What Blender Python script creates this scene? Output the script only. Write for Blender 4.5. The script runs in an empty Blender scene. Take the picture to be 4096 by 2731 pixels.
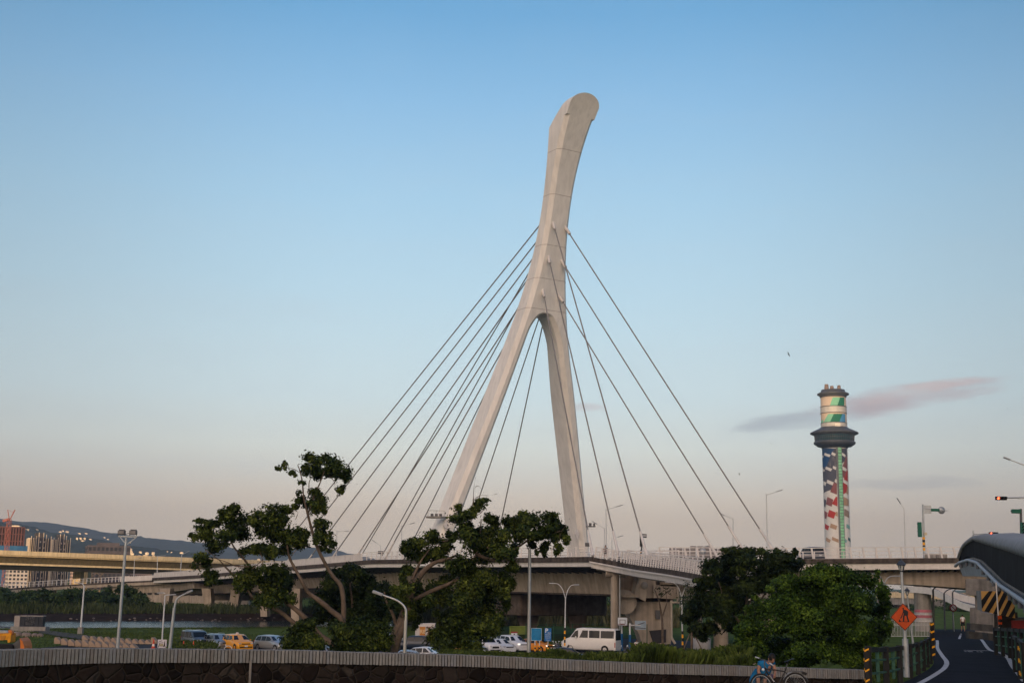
import bpy, math, random
import numpy as np
from mathutils import Vector, Matrix
random.seed(7)
rng = np.random.default_rng(7)
S = bpy.context.scene
COL = S.collection
V = Vector
PI = math.pi

# ------------------------------------------------------------------ camera
FPX = 5120.0                       # focal length in photograph pixels (photo 4096 x 2731)
CX, CY = 2048.0, 1365.5
TILT = math.atan(959.5 / FPX)
ROLL = 0.015
CAM = V((0, 0, 7.6))
Fv = V((0, math.cos(TILT), math.sin(TILT)))
U0 = V((0, -math.sin(TILT), math.cos(TILT)))
R0 = V((1, 0, 0))
Uv = U0 * math.cos(ROLL) - R0 * math.sin(ROLL)
Rv = R0 * math.cos(ROLL) + U0 * math.sin(ROLL)
cd = bpy.data.cameras.new('camera')
cam = bpy.data.objects.new('camera', cd)
COL.objects.link(cam)
m = Matrix((Rv, Uv, -Fv)).transposed().to_4x4()
m.translation = CAM
cam.matrix_world = m
cd.sensor_width = 36.0
cd.lens = FPX / 4096 * 36.0
cd.clip_start = 0.5
cd.clip_end = 30000
S.camera = cam

def ray(x, y):
    return Fv + Rv * ((x - CX) / FPX) + Uv * ((CY - y) / FPX)
def at(x, y, d):
    """world point seen at photo pixel (x, y), d metres ahead along +Y"""
    r = ray(x, y)
    return CAM + r * (d / r.y)
def on_plane(x, y, P, n):
    r = ray(x, y)
    return CAM + r * ((P - CAM).dot(n) / r.dot(n))
def on_z(x, y, z):
    r = ray(x, y)
    return CAM + r * ((z - CAM.z) / r.z)
def hor(x):
    return 2325 + 0.015 * (x - 2048)
def px2m(px, d):
    return px * d / FPX

# ------------------------------------------------------------------ materials
MATS = {}
def lin(c):
    return tuple(((v / 12.92) if v <= 0.04045 else ((v + 0.055) / 1.055) ** 2.4) for v in c)
def mat(name, col, rough=0.7, metal=0.0, var=0.18, scale=1.5, bump=0.0, bscale=20.0, emit=0.0, streak=0.0, spec=0.22, coat=0.0, detail=4.0):
    if name in MATS:
        return MATS[name]
    M = bpy.data.materials.new(name)
    M.use_nodes = True
    nt = M.node_tree
    N, L = nt.nodes, nt.links
    b = N['Principled BSDF']
    b.inputs['Roughness'].default_value = rough
    b.inputs['Metallic'].default_value = metal
    b.inputs['Specular IOR Level'].default_value = spec
    b.inputs['Coat Weight'].default_value = coat
    c = (*col, 1)
    b.inputs['Base Color'].default_value = c
    tc = N.new('ShaderNodeTexCoord')
    if var > 0:
        nz = N.new('ShaderNodeTexNoise')
        nz.inputs['Scale'].default_value = scale
        nz.inputs['Detail'].default_value = detail
        nz.inputs['Roughness'].default_value = 0.65
        L.new(tc.outputs['Object'], nz.inputs['Vector'])
        mp = N.new('ShaderNodeMapRange')
        mp.inputs['From Min'].default_value = 0.3
        mp.inputs['From Max'].default_value = 0.7
        mp.inputs['To Min'].default_value = 1 - var
        mp.inputs['To Max'].default_value = 1 + var
        L.new(nz.outputs['Fac'], mp.inputs['Value'])
        mul = N.new('ShaderNodeVectorMath')
        mul.operation = 'SCALE'
        mul.inputs[0].default_value = col
        L.new(mp.outputs['Result'], mul.inputs['Scale'])
        out = mul.outputs['Vector']
        if streak > 0:
            mpn = N.new('ShaderNodeMapping')
            mpn.inputs['Scale'].default_value = (1.3, 1.3, 0.06)
            L.new(tc.outputs['Object'], mpn.inputs['Vector'])
            n2 = N.new('ShaderNodeTexNoise')
            n2.inputs['Scale'].default_value = 1.6
            n2.inputs['Detail'].default_value = 5
            L.new(mpn.outputs['Vector'], n2.inputs['Vector'])
            m2 = N.new('ShaderNodeMapRange')
            m2.inputs['From Min'].default_value = 0.42
            m2.inputs['From Max'].default_value = 0.72
            m2.inputs['To Min'].default_value = 1.0
            m2.inputs['To Max'].default_value = 1 - streak
            L.new(n2.outputs['Fac'], m2.inputs['Value'])
            mu2 = N.new('ShaderNodeVectorMath')
            mu2.operation = 'SCALE'
            L.new(out, mu2.inputs[0])
            L.new(m2.outputs['Result'], mu2.inputs['Scale'])
            out = mu2.outputs['Vector']
        L.new(out, b.inputs['Base Color'])
    if bump > 0:
        nb = N.new('ShaderNodeTexNoise')
        nb.inputs['Scale'].default_value = bscale
        nb.inputs['Detail'].default_value = 5
        L.new(tc.outputs['Object'], nb.inputs['Vector'])
        bp = N.new('ShaderNodeBump')
        bp.inputs['Strength'].default_value = bump
        bp.inputs['Distance'].default_value = 0.05
        L.new(nb.outputs['Fac'], bp.inputs['Height'])
        L.new(bp.outputs['Normal'], b.inputs['Normal'])
    if emit > 0:
        b.inputs['Emission Color'].default_value = c
        b.inputs['Emission Strength'].default_value = emit
    MATS[name] = M
    return M

def leaf_mat(name, dark, mid, light):
    M = bpy.data.materials.new(name)
    M.use_nodes = True
    nt = M.node_tree
    N, L = nt.nodes, nt.links
    b = N['Principled BSDF']
    b.inputs['Roughness'].default_value = 0.6
    b.inputs['Specular IOR Level'].default_value = 0.12
    g = N.new('ShaderNodeNewGeometry')
    tc = N.new('ShaderNodeTexCoord')
    nz = N.new('ShaderNodeTexNoise')
    nz.inputs['Scale'].default_value = 0.9
    nz.inputs['Detail'].default_value = 3
    L.new(tc.outputs['Object'], nz.inputs['Vector'])
    mx = N.new('ShaderNodeMath')
    mx.operation = 'MULTIPLY_ADD'
    mx.inputs[1].default_value = 0.45
    L.new(g.outputs['Random Per Island'], mx.inputs[0])
    m2 = N.new('ShaderNodeMath')
    m2.operation = 'MULTIPLY_ADD'
    m2.inputs[1].default_value = 1.3
    m2.inputs[2].default_value = -0.36
    L.new(nz.outputs['Fac'], m2.inputs[0])
    L.new(m2.outputs[0], mx.inputs[2])
    r = N.new('ShaderNodeValToRGB')
    r.color_ramp.elements[0].position = 0.15
    r.color_ramp.elements[0].color = (*dark, 1)
    r.color_ramp.elements[1].position = 0.92
    r.color_ramp.elements[1].color = (*light, 1)
    e = r.color_ramp.elements.new(0.55)
    e.color = (*mid, 1)
    L.new(mx.outputs[0], r.inputs['Fac'])
    L.new(r.outputs['Color'], b.inputs['Base Color'])
    MATS[name] = M
    return M

# ------------------------------------------------------------------ mesh builder
ORIGIN = {}
class MB:
    def __init__(s):
        s.v, s.f, s.mi, s.sm, s.marks = [], [], [], [], []
    def add(s, vs, fs, mi=0, smooth=False):
        o = len(s.v)
        s.v.extend(tuple(p) for p in vs)
        for f in fs:
            s.f.append([o + i for i in f])
            s.mi.append(mi)
            s.sm.append(smooth)
    def box(s, c, size, mi=0, rz=0.0, M=None):
        hx, hy, hz = size[0] / 2, size[1] / 2, size[2] / 2
        pts = [V((x, y, z)) for x in (-hx, hx) for y in (-hy, hy) for z in (-hz, hz)]
        R = M if M is not None else Matrix.Rotation(rz, 3, 'Z')
        s.add([V(c) + R @ p for p in pts], [(0, 1, 3, 2), (4, 6, 7, 5), (0, 4, 5, 1), (2, 3, 7, 6), (0, 2, 6, 4), (1, 5, 7, 3)], mi)
    def beam(s, p, q, w, h, mi=0, up=(0, 0, 1)):
        """rectangular bar from p to q, width w (sideways) and height h"""
        p, q = V(p), V(q)
        d = (q - p).normalized()
        sd = d.cross(V(up))
        if sd.length < 1e-4:
            sd = V((1, 0, 0))
        sd.normalize()
        u = sd.cross(d).normalized()
        a = [p + sd * x * w / 2 + u * z * h / 2 for x, z in ((-1, -1), (1, -1), (1, 1), (-1, 1))]
        b = [t + (q - p) for t in a]
        s.add(a + b, [(3, 2, 1, 0), (4, 5, 6, 7), (0, 1, 5, 4), (1, 2, 6, 5), (2, 3, 7, 6), (3, 0, 4, 7)], mi)
    def tube(s, pts, r, n=8, mi=0, cap=True):
        pts = [V(p) for p in pts]
        rs = r if isinstance(r, (list, tuple)) else [r] * len(pts)
        prev = None
        vs, fs = [], []
        for i, p in enumerate(pts):
            a = pts[max(i - 1, 0)]
            b = pts[min(i + 1, len(pts) - 1)]
            d = (b - a).normalized()
            if prev is None:
                h = V((0, 0, 1)) if abs(d.z) < 0.9 else V((1, 0, 0))
                sd = d.cross(h).normalized()
            else:
                sd = (prev - d * prev.dot(d)).normalized()
            prev = sd
            u = d.cross(sd)
            for k in range(n):
                t = 2 * PI * k / n
                vs.append(p + (sd * math.cos(t) + u * math.sin(t)) * rs[i])
        for i in range(len(pts) - 1):
            for k in range(n):
                k2 = (k + 1) % n
                fs.append((i * n + k, i * n + k2, (i + 1) * n + k2, (i + 1) * n + k))
        s.add(vs, fs, mi, True)
        if cap:
            m_ = len(pts) - 1
            s.add(vs[:n], [tuple(reversed(range(n)))], mi)
            s.add(vs[m_ * n:], [tuple(range(n))], mi)
    def lathe(s, prof, c, n=24, mi=0, axis='z', smooth=True):
        """prof [(r, h)] about a vertical (or x/y) axis through c"""
        vs, fs = [], []
        for (r, h) in prof:
            for k in range(n):
                t = 2 * PI * k / n
                p = (r * math.cos(t), r * math.sin(t), h)
                if axis == 'y':
                    p = (p[0], p[2], p[1])
                elif axis == 'x':
                    p = (p[2], p[0], p[1])
                vs.append((c[0] + p[0], c[1] + p[1], c[2] + p[2]))
        for i in range(len(prof) - 1):
            for k in range(n):
                k2 = (k + 1) % n
                fs.append((i * n + k, i * n + k2, (i + 1) * n + k2, (i + 1) * n + k))
        s.add(vs, fs, mi, smooth)
    def loft(s, rings, mi=0, closed=True, cap=False, smooth=False):
        n = len(rings[0])
        vs = [p for r in rings for p in r]
        fs = []
        for i in range(len(rings) - 1):
            for k in range(n if closed else n - 1):
                k2 = (k + 1) % n
                fs.append((i * n + k, i * n + k2, (i + 1) * n + k2, (i + 1) * n + k))
        s.add(vs, fs, mi, smooth)
        if cap:
            s.add(rings[0], [tuple(reversed(range(n)))], mi)
            s.add(rings[-1], [tuple(range(n))], mi)
    def prism(s, poly, ext, mi=0):
        """poly: list of 3-D points, ext: extrusion vector"""
        n = len(poly)
        a = [V(p) for p in poly]
        b = [p + V(ext) for p in a]
        s.add(a + b, [tuple(reversed(range(n))), tuple(range(n, 2 * n))] + [(i, (i + 1) % n, n + (i + 1) % n, n + i) for i in range(n)], mi)
    def quad(s, a, b, c, d, mi=0):
        s.add([a, b, c, d], [(0, 1, 2, 3)], mi)
    def build(s, name, mats, parent=None, smooth=None, bevel=0.0):
        if not isinstance(mats, (list, tuple)):
            mats = [mats]
        o_ = V((0, 0, 0))
        if parent is not None:
            o_ = ORIGIN.get(parent.name, V((0, 0, 0)))
        me = bpy.data.meshes.new(name)
        me.from_pydata([tuple(V(p) - o_) for p in s.v], [], s.f)
        for m_ in mats:
            me.materials.append(m_)
        me.polygons.foreach_set('material_index', s.mi)
        me.polygons.foreach_set('use_smooth', s.sm if smooth is None else [smooth] * len(s.f))
        me.update()
        ob = bpy.data.objects.new(name, me)
        COL.objects.link(ob)
        if parent is not None:
            ob.parent = parent
            ORIGIN[ob.name] = o_
        if bevel > 0:
            bv = ob.modifiers.new('bevel', 'BEVEL')
            bv.width = bevel
            bv.segments = 2
            bv.limit_method = 'ANGLE'
        return ob

def _marked(fn):
    def w(s, *a, **k):
        s.marks.append((len(s.v), len(s.f)))
        return fn(s, *a, **k)
    return w
for _n in ('box', 'beam', 'tube', 'lathe', 'loft', 'prism'):
    setattr(MB, _n, _marked(getattr(MB, _n)))
def build_each(s, name, mats, parent=None, bevel=0.0):
    """every primitive of the builder becomes a part of its own"""
    out = []
    ends = s.marks[1:] + [(len(s.v), len(s.f))]
    for (v0, f0), (v1, f1) in zip(s.marks, ends):
        q = MB()
        q.v = s.v[v0:v1]; q.f = [[i - v0 for i in f] for f in s.f[f0:f1]]; q.mi = s.mi[f0:f1]; q.sm = s.sm[f0:f1]
        out.append(q.build(name, mats, parent, bevel=bevel))
    return out
MB.build_each = build_each

def np_mesh(name, verts, quads, mats, parent=None, mi=None, smooth=False):
    """big mesh straight from numpy arrays"""
    o_ = ORIGIN.get(parent.name, V((0, 0, 0))) if parent is not None else V((0, 0, 0))
    verts = np.asarray(verts, dtype=np.float32) - np.array(o_[:], dtype=np.float32)
    quads = np.asarray(quads, dtype=np.int32)
    k = quads.shape[1]
    me = bpy.data.meshes.new(name)
    me.vertices.add(len(verts))
    me.vertices.foreach_set('co', verts.ravel())
    me.loops.add(quads.size)
    me.loops.foreach_set('vertex_index', quads.ravel())
    me.polygons.add(len(quads))
    me.polygons.foreach_set('loop_start', np.arange(0, quads.size, k, dtype=np.int32))
    try:
        me.polygons.foreach_set('loop_total', np.full(len(quads), k, dtype=np.int32))
    except Exception:
        pass
    for m_ in (mats if isinstance(mats, (list, tuple)) else [mats]):
        me.materials.append(m_)
    if mi is not None:
        me.polygons.foreach_set('material_index', np.asarray(mi, dtype=np.int32))
    if smooth:
        me.polygons.foreach_set('use_smooth', np.ones(len(quads), dtype=bool))
    me.update(calc_edges=True)
    me.validate()
    ob = bpy.data.objects.new(name, me)
    COL.objects.link(ob)
    if parent is not None:
        ob.parent = parent
        ORIGIN[ob.name] = o_
    return ob

def tag(o, label=None, cat=None, group=None, kind=None):
    if label: o['label'] = label
    if cat: o['category'] = cat
    if group: o['group'] = group
    if kind: o['kind'] = kind
    return o
def thing(name, label, cat, loc=(0, 0, 0), group=None, rz=0.0):
    o = bpy.data.objects.new(name, None)
    o.empty_display_size = 0.3
    COL.objects.link(o)
    o.location = loc
    o.rotation_euler = (0, 0, rz)
    ORIGIN[o.name] = V(loc)
    return tag(o, label, cat, group)
def proto(name, label, cat, group=None):
    """a thing whose parts are modelled about its own origin; placed afterwards"""
    return thing(name, label, cat, (0, 0, 0), group)
def dup(root, loc, rz=0.0, label=None, group=None, scale=None, cat=None):
    r = root.copy()
    COL.objects.link(r)
    r.location = loc
    r.rotation_euler = (0, 0, rz)
    if scale: r.scale = (scale, scale, scale)
    if label: r['label'] = label
    if group: r['group'] = group
    if cat: r['category'] = cat
    def kids(src, dst):
        for ch in [c for c in src.children]:
            c = ch.copy()
            COL.objects.link(c)
            c.parent = dst
            kids(ch, c)
    kids(root, r)
    return r

def text_obj(txt, size, M, material, parent, name='lettering', extrude=0.004, align='CENTER', bold=0.0):
    cu = bpy.data.curves.new('txt', 'FONT')
    cu.body = txt
    cu.size = size
    cu.extrude = extrude
    cu.offset = bold
    cu.align_x = align
    cu.align_y = 'CENTER'
    to = bpy.data.objects.new('txt', cu)
    COL.objects.link(to)
    dg = bpy.context.evaluated_depsgraph_get()
    me = bpy.data.meshes.new_from_object(to.evaluated_get(dg))
    bpy.data.objects.remove(to)
    o_ = ORIGIN.get(parent.name, V((0, 0, 0)))
    me.transform(Matrix.Translation(-o_) @ M)
    me.materials.clear()
    me.materials.append(material)
    ob = bpy.data.objects.new(name, me)
    COL.objects.link(ob)
    ob.parent = parent
    ORIGIN[ob.name] = o_
    return ob
def facing(loc, rz=0.0):
    """matrix standing a text upright at loc, read from -Y side, turned by rz"""
    return Matrix.Translation(loc) @ Matrix.Rotation(rz, 4, 'Z') @ Matrix.Rotation(PI / 2, 4, 'X')

# ------------------------------------------------------------------ foliage
def leaves(name, clumps, n, size, material, parent, seed=1, shell=0.45, flat=0.35, tuft=0.34, dens=0.66, fill=0.93):
    """many small folded leaf quads spread through ellipsoidal clumps [(center, (rx,ry,rz))]"""
    g = np.random.default_rng(seed)
    vol = np.array([(c[1][0] * c[1][1] * c[1][2]) ** (2 / 3) for c in clumps])
    cnt = np.maximum(8, (n * vol / vol.sum())).astype(int)
    P, Nn = [], []
    for (c, r), k in zip(clumps, cnt):
        d = g.normal(size=(k, 3))
        d /= np.linalg.norm(d, axis=1)[:, None]
        rad = shell + (1 - shell) * g.random(k) ** 0.6
        # twig-sized tufts of real size give an uneven outline with gaps
        rm = (r[0] * r[1] * r[2]) ** (1 / 3)
        ns = int(np.clip(dens * (rm / tuft) ** 2.2, 4, 140))
        sd = g.normal(size=(ns, 3))
        sd /= np.linalg.norm(sd, axis=1)[:, None]
        sr = (0.18 + 0.98 * g.random(ns) ** 0.7)[:, None]
        sc = sd * sr
        w_ = g.random(ns) ** 1.5 + 0.15
        idx = g.choice(ns, k, p=w_ / w_.sum())
        use = g.random(k) < fill
        sig = np.clip(tuft * 0.52 / rm, 0.06, 0.3) * (0.6 + 0.8 * g.random(ns))[idx][:, None]
        loc = np.where(use[:, None], sc[idx] + g.normal(size=(k, 3)) * sig, d * rad[:, None])
        P.append(np.array(c[:]) + loc * np.array(r))
        nn = loc + g.normal(size=(k, 3)) * 0.7 + np.array([0, 0, flat])
        Nn.append(nn / np.linalg.norm(nn, axis=1)[:, None])
    P = np.concatenate(P)
    Nn = np.concatenate(Nn)
    k = len(P)
    t = np.cross(Nn, g.normal(size=(k, 3)))
    t /= np.linalg.norm(t, axis=1)[:, None]
    b = np.cross(Nn, t)
    s = (size * (0.6 + 0.8 * g.random(k)))[:, None]
    v = np.empty((k, 4, 3))
    v[:, 0] = P - t * s
    v[:, 1] = P - b * s * 0.5 + Nn * s * 0.12
    v[:, 2] = P + t * s
    v[:, 3] = P + b * s * 0.5 + Nn * s * 0.12
    q = np.arange(k * 4).reshape(k, 4)
    return np_mesh(name, v.reshape(-1, 3), q, material, parent)

def blades(name, pts, h, w, material, parent=None, seed=1, lean=0.35, per=1):
    """upright grass blades (tapered quads) at the given ground points"""
    g = np.random.default_rng(seed)
    P = np.repeat(np.asarray(pts), per, axis=0)
    k = len(P)
    if not np.isscalar(h):
        h = np.repeat(np.asarray(h), per)
    hh = (h * (0.45 + 0.75 * g.random(k)))[:, None]
    a = g.random(k) * 2 * PI
    wv = np.stack([np.cos(a), np.sin(a), np.zeros(k)], 1) * w / 2
    l = g.normal(size=(k, 3)) * lean
    l[:, 2] = 0
    v = np.empty((k, 4, 3))
    v[:, 0] = P - wv
    v[:, 1] = P + wv
    v[:, 2] = P + (l + np.array([0, 0, 1])) * hh + wv * 0.15
    v[:, 3] = P + (l * 0.8 + np.array([0, 0, 0.98])) * hh - wv * 0.15
    return np_mesh(name, v.reshape(-1, 3), np.arange(k * 4).reshape(k, 4), material, parent)

def curve_pts(pts, n=8):
    """Catmull-Rom through pts"""
    pts = [V(p) for p in pts]
    if len(pts) < 3:
        return pts
    out = []
    for i in range(len(pts) - 1):
        p0 = pts[max(i - 1, 0)]; p1 = pts[i]; p2 = pts[i + 1]; p3 = pts[min(i + 2, len(pts) - 1)]
        for k in range(n):
            t = k / n
            out.append(0.5 * ((2 * p1) + (p2 - p0) * t + (2 * p0 - 5 * p1 + 4 * p2 - p3) * t * t + (3 * p1 - p0 - 3 * p2 + p3) * t ** 3))
    out.append(pts[-1])
    return out
def interp(xs, ys):
    return lambda x: float(np.interp(x, xs, ys))

# ------------------------------------------------------------------ common materials
CONC = mat('concrete_warm', (0.34, 0.285, 0.225), 0.85, var=0.16, scale=0.7, bump=0.25, bscale=6, streak=0.35)
CONC2 = mat('concrete_grey', (0.26, 0.24, 0.215), 0.88, var=0.2, scale=0.9, bump=0.3, bscale=8, streak=0.4)
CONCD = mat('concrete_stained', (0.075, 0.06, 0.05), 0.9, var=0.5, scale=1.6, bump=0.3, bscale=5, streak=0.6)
WHITEP = mat('white_paint', (0.62, 0.58, 0.54), 0.55, var=0.08, scale=1.0, streak=0.12)
PYLON = mat('pylon_paint', (0.76, 0.72, 0.66), 0.62, var=0.06, scale=0.25, streak=0.13, bump=0.05, bscale=1.5)
RAILW = mat('rail_paint', (0.60, 0.56, 0.53), 0.45, var=0.1)
STEEL = mat('galvanised_steel', (0.36, 0.38, 0.39), 0.45, 0.55, var=0.14, scale=3)
STEELD = mat('dark_steel', (0.09, 0.09, 0.095), 0.5, 0.4, var=0.2)
CABLE = mat('cable_sheath', (0.215, 0.20, 0.19), 0.5, var=0.1)
ASPH = mat('asphalt', (0.040, 0.042, 0.047), 0.95, spec=0.05, var=0.3, scale=0.5, bump=0.3, bscale=40)
BLACK = mat('black_plastic', (0.012, 0.012, 0.013), 0.5, var=0.2)
RUBBER = mat('rubber', (0.018, 0.018, 0.019), 0.85, var=0.2)
GLASSC = mat('car_glass', (0.010, 0.014, 0.018), 0.12, var=0.0, spec=0.28)
YEL = mat('warning_yellow', (0.80, 0.36, 0.015), 0.5, var=0.12, scale=4)
WHITEM = mat('white_marking', (0.42, 0.42, 0.43), 0.7, var=0.3, scale=3)
DIRT = mat('mud', (0.027, 0.018, 0.013), 0.95, spec=.03, var=0.4, scale=0.4, bump=0.6, bscale=2)
BARK = mat('bark', (0.115, 0.085, 0.062), 0.9, var=0.35, scale=3, bump=0.8, bscale=12)

ORD = ['first', 'second', 'third', 'fourth', 'fifth', 'sixth', 'seventh', 'eighth', 'ninth', 'tenth', 'eleventh', 'twelfth', 'thirteenth', 'fourteenth', 'fifteenth', 'sixteenth']

def patchy(x, y, f=1.0):
    return 0.5 + 0.22 * math.sin(x * 1.9 * f + 1.3 * math.sin(y * 1.1 * f)) + 0.18 * math.sin(x * 4.3 * f + 2.0) + 0.10 * math.sin(x * 9.7 * f + y * 3 * f)
# ------------------------------------------------------------------ sky, sun
SUN_AZ = math.radians(200.0)         # compass-like: 0 = +Y, clockwise; 228 = behind-left
SUN_EL = math.radians(4.5)
W = bpy.data.worlds.new('World')
S.world = W
W.use_nodes = True
nt = W.node_tree
N, L = nt.nodes, nt.links
bg = N['Background']
sky = N.new('ShaderNodeTexSky')
sky.sky_type = 'NISHITA'
sky.sun_disc = False
sky.sun_elevation = SUN_EL
sky.sun_rotation = SUN_AZ
sky.air_density = 1.2
sky.dust_density = 1.5
tcw = N.new('ShaderNodeTexCoord')
sep = N.new('ShaderNodeSeparateXYZ')
L.new(tcw.outputs['Generated'], sep.inputs[0])
ramp = N.new('ShaderNodeValToRGB')
ramp.color_ramp.interpolation = 'B_SPLINE' if False else 'LINEAR'
stops = [(0.0, (206.1, 188.1, 166.4)), (0.0482, (213.6, 194.9, 172.4)), (0.0634, (225.2, 210.2, 189.1)), (0.1015, (234.7, 239.7, 228.9)), (0.1397, (219.5, 238.3, 240.9)), (0.2157, (194.6, 226.2, 241.3)), (0.2901, (170.6, 211.9, 238.1)), (0.3615, (142.0, 192.0, 230.2)), (0.4225, (111.3, 170.8, 216.5)), (0.6, (80, 136, 190)), (1.0, (40, 82, 140))]
els = ramp.color_ramp.elements
while len(els) > 1:
    els.remove(els[-1])
for i, (p, c) in enumerate(stops):
    e = els[0] if i == 0 else els.new(p)
    e.position = p
    e.color = (*lin([v / 255 for v in c]), 1)
L.new(sep.outputs['Z'], ramp.inputs['Fac'])
# warm after-glow round the low sun, on the side behind the viewer
sd = V((math.sin(SUN_AZ) * math.cos(SUN_EL), math.cos(SUN_AZ) * math.cos(SUN_EL), math.sin(SUN_EL)))
dt = N.new('ShaderNodeVectorMath'); dt.operation = 'DOT_PRODUCT'
L.new(tcw.outputs['Generated'], dt.inputs[0]); dt.inputs[1].default_value = V((math.sin(math.radians(193)), math.cos(math.radians(193)), .12)).normalized()
gl = N.new('ShaderNodeMapRange'); gl.interpolation_type = 'SMOOTHSTEP'
gl.inputs['From Min'].default_value = 0.5; gl.inputs['From Max'].default_value = 1.0
gl.inputs['To Max'].default_value = 1.0
L.new(dt.outputs['Value'], gl.inputs['Value'])
glow = N.new('ShaderNodeMix'); glow.data_type = 'RGBA'
glow.inputs['A'].default_value = (0, 0, 0, 1)
glow.inputs['B'].default_value = (3.3, 2.25, 1.48, 1)
L.new(gl.outputs['Result'], glow.inputs['Factor'])
# thin evening clouds low in the sky, placed by direction
mpc = N.new('ShaderNodeMapping'); mpc.inputs['Scale'].default_value = (3.2, 3.2, 15.0)
mpc.inputs['Rotation'].default_value = (0, math.radians(4), 0)
L.new(tcw.outputs['Generated'], mpc.inputs['Vector'])
cn = N.new('ShaderNodeTexNoise'); cn.inputs['Scale'].default_value = 2.4; cn.inputs['Detail'].default_value = 8; cn.inputs['Roughness'].default_value = 0.6
L.new(mpc.outputs['Vector'], cn.inputs['Vector'])
cm = N.new('ShaderNodeMapRange'); cm.inputs['From Min'].default_value = 0.50; cm.inputs['From Max'].default_value = 0.80
L.new(cn.outputs['Fac'], cm.inputs['Value'])
zb = N.new('ShaderNodeValToRGB')
for i, (p, v) in enumerate(((0.02, 0.15), (0.08, 0.5), (0.15, 0.8), (0.26, 0.35), (0.45, 0.05))):
    e = zb.color_ramp.elements[i] if i < 2 else zb.color_ramp.elements.new(p)
    e.position = p; e.color = (v, v, v, 1)
L.new(sep.outputs['Z'], zb.inputs['Fac'])
cf = N.new('ShaderNodeMath'); cf.operation = 'MULTIPLY'
L.new(cm.outputs['Result'], cf.inputs[0]); L.new(zb.outputs['Color'], cf.inputs[1])
def cloud_spot(px, py, rx, rz, tilt=0.0, thr=0.2):
    """one soft streak of cloud around a direction"""
    d = ray(px, py).normalized()
    e1 = V((d.y, -d.x, 0)).normalized(); e2 = e1.cross(d)
    e1, e2 = e1 * math.cos(tilt) + e2 * math.sin(tilt), e2 * math.cos(tilt) - e1 * math.sin(tilt)
    def comp(e, r):
        a = N.new('ShaderNodeVectorMath'); a.operation = 'DOT_PRODUCT'
        L.new(tcw.outputs['Generated'], a.inputs[0]); a.inputs[1].default_value = e / r
        b = N.new('ShaderNodeMath'); b.operation = 'SUBTRACT'
        L.new(a.outputs['Value'], b.inputs[0]); b.inputs[1].default_value = d.dot(e) / r
        c = N.new('ShaderNodeMath'); c.operation = 'MULTIPLY'
        L.new(b.outputs[0], c.inputs[0]); L.new(b.outputs[0], c.inputs[1])
        return c
    a = comp(e1, rx); b = comp(e2, rz)
    s_ = N.new('ShaderNodeMath'); s_.operation = 'ADD'
    L.new(a.outputs[0], s_.inputs[0]); L.new(b.outputs[0], s_.inputs[1])
    mp2 = N.new('ShaderNodeMapping'); mp2.inputs['Scale'].default_value = (9, 9, 40)
    L.new(tcw.outputs['Generated'], mp2.inputs['Vector'])
    n2 = N.new('ShaderNodeTexNoise'); n2.inputs['Scale'].default_value = 2.0; n2.inputs['Detail'].default_value = 8
    L.new(mp2.outputs['Vector'], n2.inputs['Vector'])
    s2 = N.new('ShaderNodeMath'); s2.operation = 'MULTIPLY_ADD'; s2.inputs[1].default_value = 2.6
    L.new(n2.outputs['Fac'], s2.inputs[0]); L.new(s_.outputs[0], s2.inputs[2])
    mr = N.new('ShaderNodeMapRange'); mr.interpolation_type = 'SMOOTHSTEP'
    mr.inputs['From Min'].default_value = 1.0 + thr; mr.inputs['From Max'].default_value = 2.3 + thr
    mr.inputs['To Min'].default_value = 1.0; mr.inputs['To Max'].default_value = 0.0
    L.new(s2.outputs[0], mr.inputs['Value'])
    ok = N.new('ShaderNodeVectorMath'); ok.operation = 'DOT_PRODUCT'
    L.new(tcw.outputs['Generated'], ok.inputs[0]); ok.inputs[1].default_value = d
    gt = N.new('ShaderNodeMath'); gt.operation = 'GREATER_THAN'; gt.inputs[1].default_value = 0.3
    L.new(ok.outputs['Value'], gt.inputs[0])
    o = N.new('ShaderNodeMath'); o.operation = 'MULTIPLY'
    L.new(mr.outputs['Result'], o.inputs[0]); L.new(gt.outputs[0], o.inputs[1])
    return o.outputs[0]
def mixc(fac, a, b, k=1.0):
    mm = N.new('ShaderNodeMix'); mm.data_type = 'RGBA'
    f_ = N.new('ShaderNodeMath'); f_.operation = 'MULTIPLY'; f_.inputs[1].default_value = k
    L.new(fac, f_.inputs[0]); L.new(f_.outputs[0], mm.inputs['Factor'])
    L.new(a, mm.inputs['A'])
    mm.inputs['B'].default_value = (*lin([v / 255 for v in b]), 1)
    return mm.outputs['Result']
c_ = ramp.outputs['Color']
c_ = mixc(cf.outputs[0], c_, (200, 213, 222), 0.30)
# lens vignetting put into the sky colour: it dims to both sides of the view
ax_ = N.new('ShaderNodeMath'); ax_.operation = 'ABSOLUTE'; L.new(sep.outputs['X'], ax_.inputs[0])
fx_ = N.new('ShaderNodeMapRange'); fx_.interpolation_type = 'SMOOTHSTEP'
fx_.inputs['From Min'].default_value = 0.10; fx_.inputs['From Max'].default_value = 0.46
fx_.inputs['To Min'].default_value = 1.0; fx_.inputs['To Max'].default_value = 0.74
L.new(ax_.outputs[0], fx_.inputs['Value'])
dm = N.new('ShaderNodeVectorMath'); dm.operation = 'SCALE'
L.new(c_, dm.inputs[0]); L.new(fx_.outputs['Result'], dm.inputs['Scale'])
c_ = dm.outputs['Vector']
c_ = mixc(cloud_spot(3240, 1672, 0.055, 0.008, 0.12, .25), c_, (160, 166, 174), 0.6)
c_ = mixc(cloud_spot(3600, 1592, 0.074, 0.0115, 0.15, .25), c_, (186, 170, 170), 0.85)
c_ = mixc(cloud_spot(3680, 1556, 0.046, 0.0065, 0.16, .2), c_, (210, 186, 180), 0.8)
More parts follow.
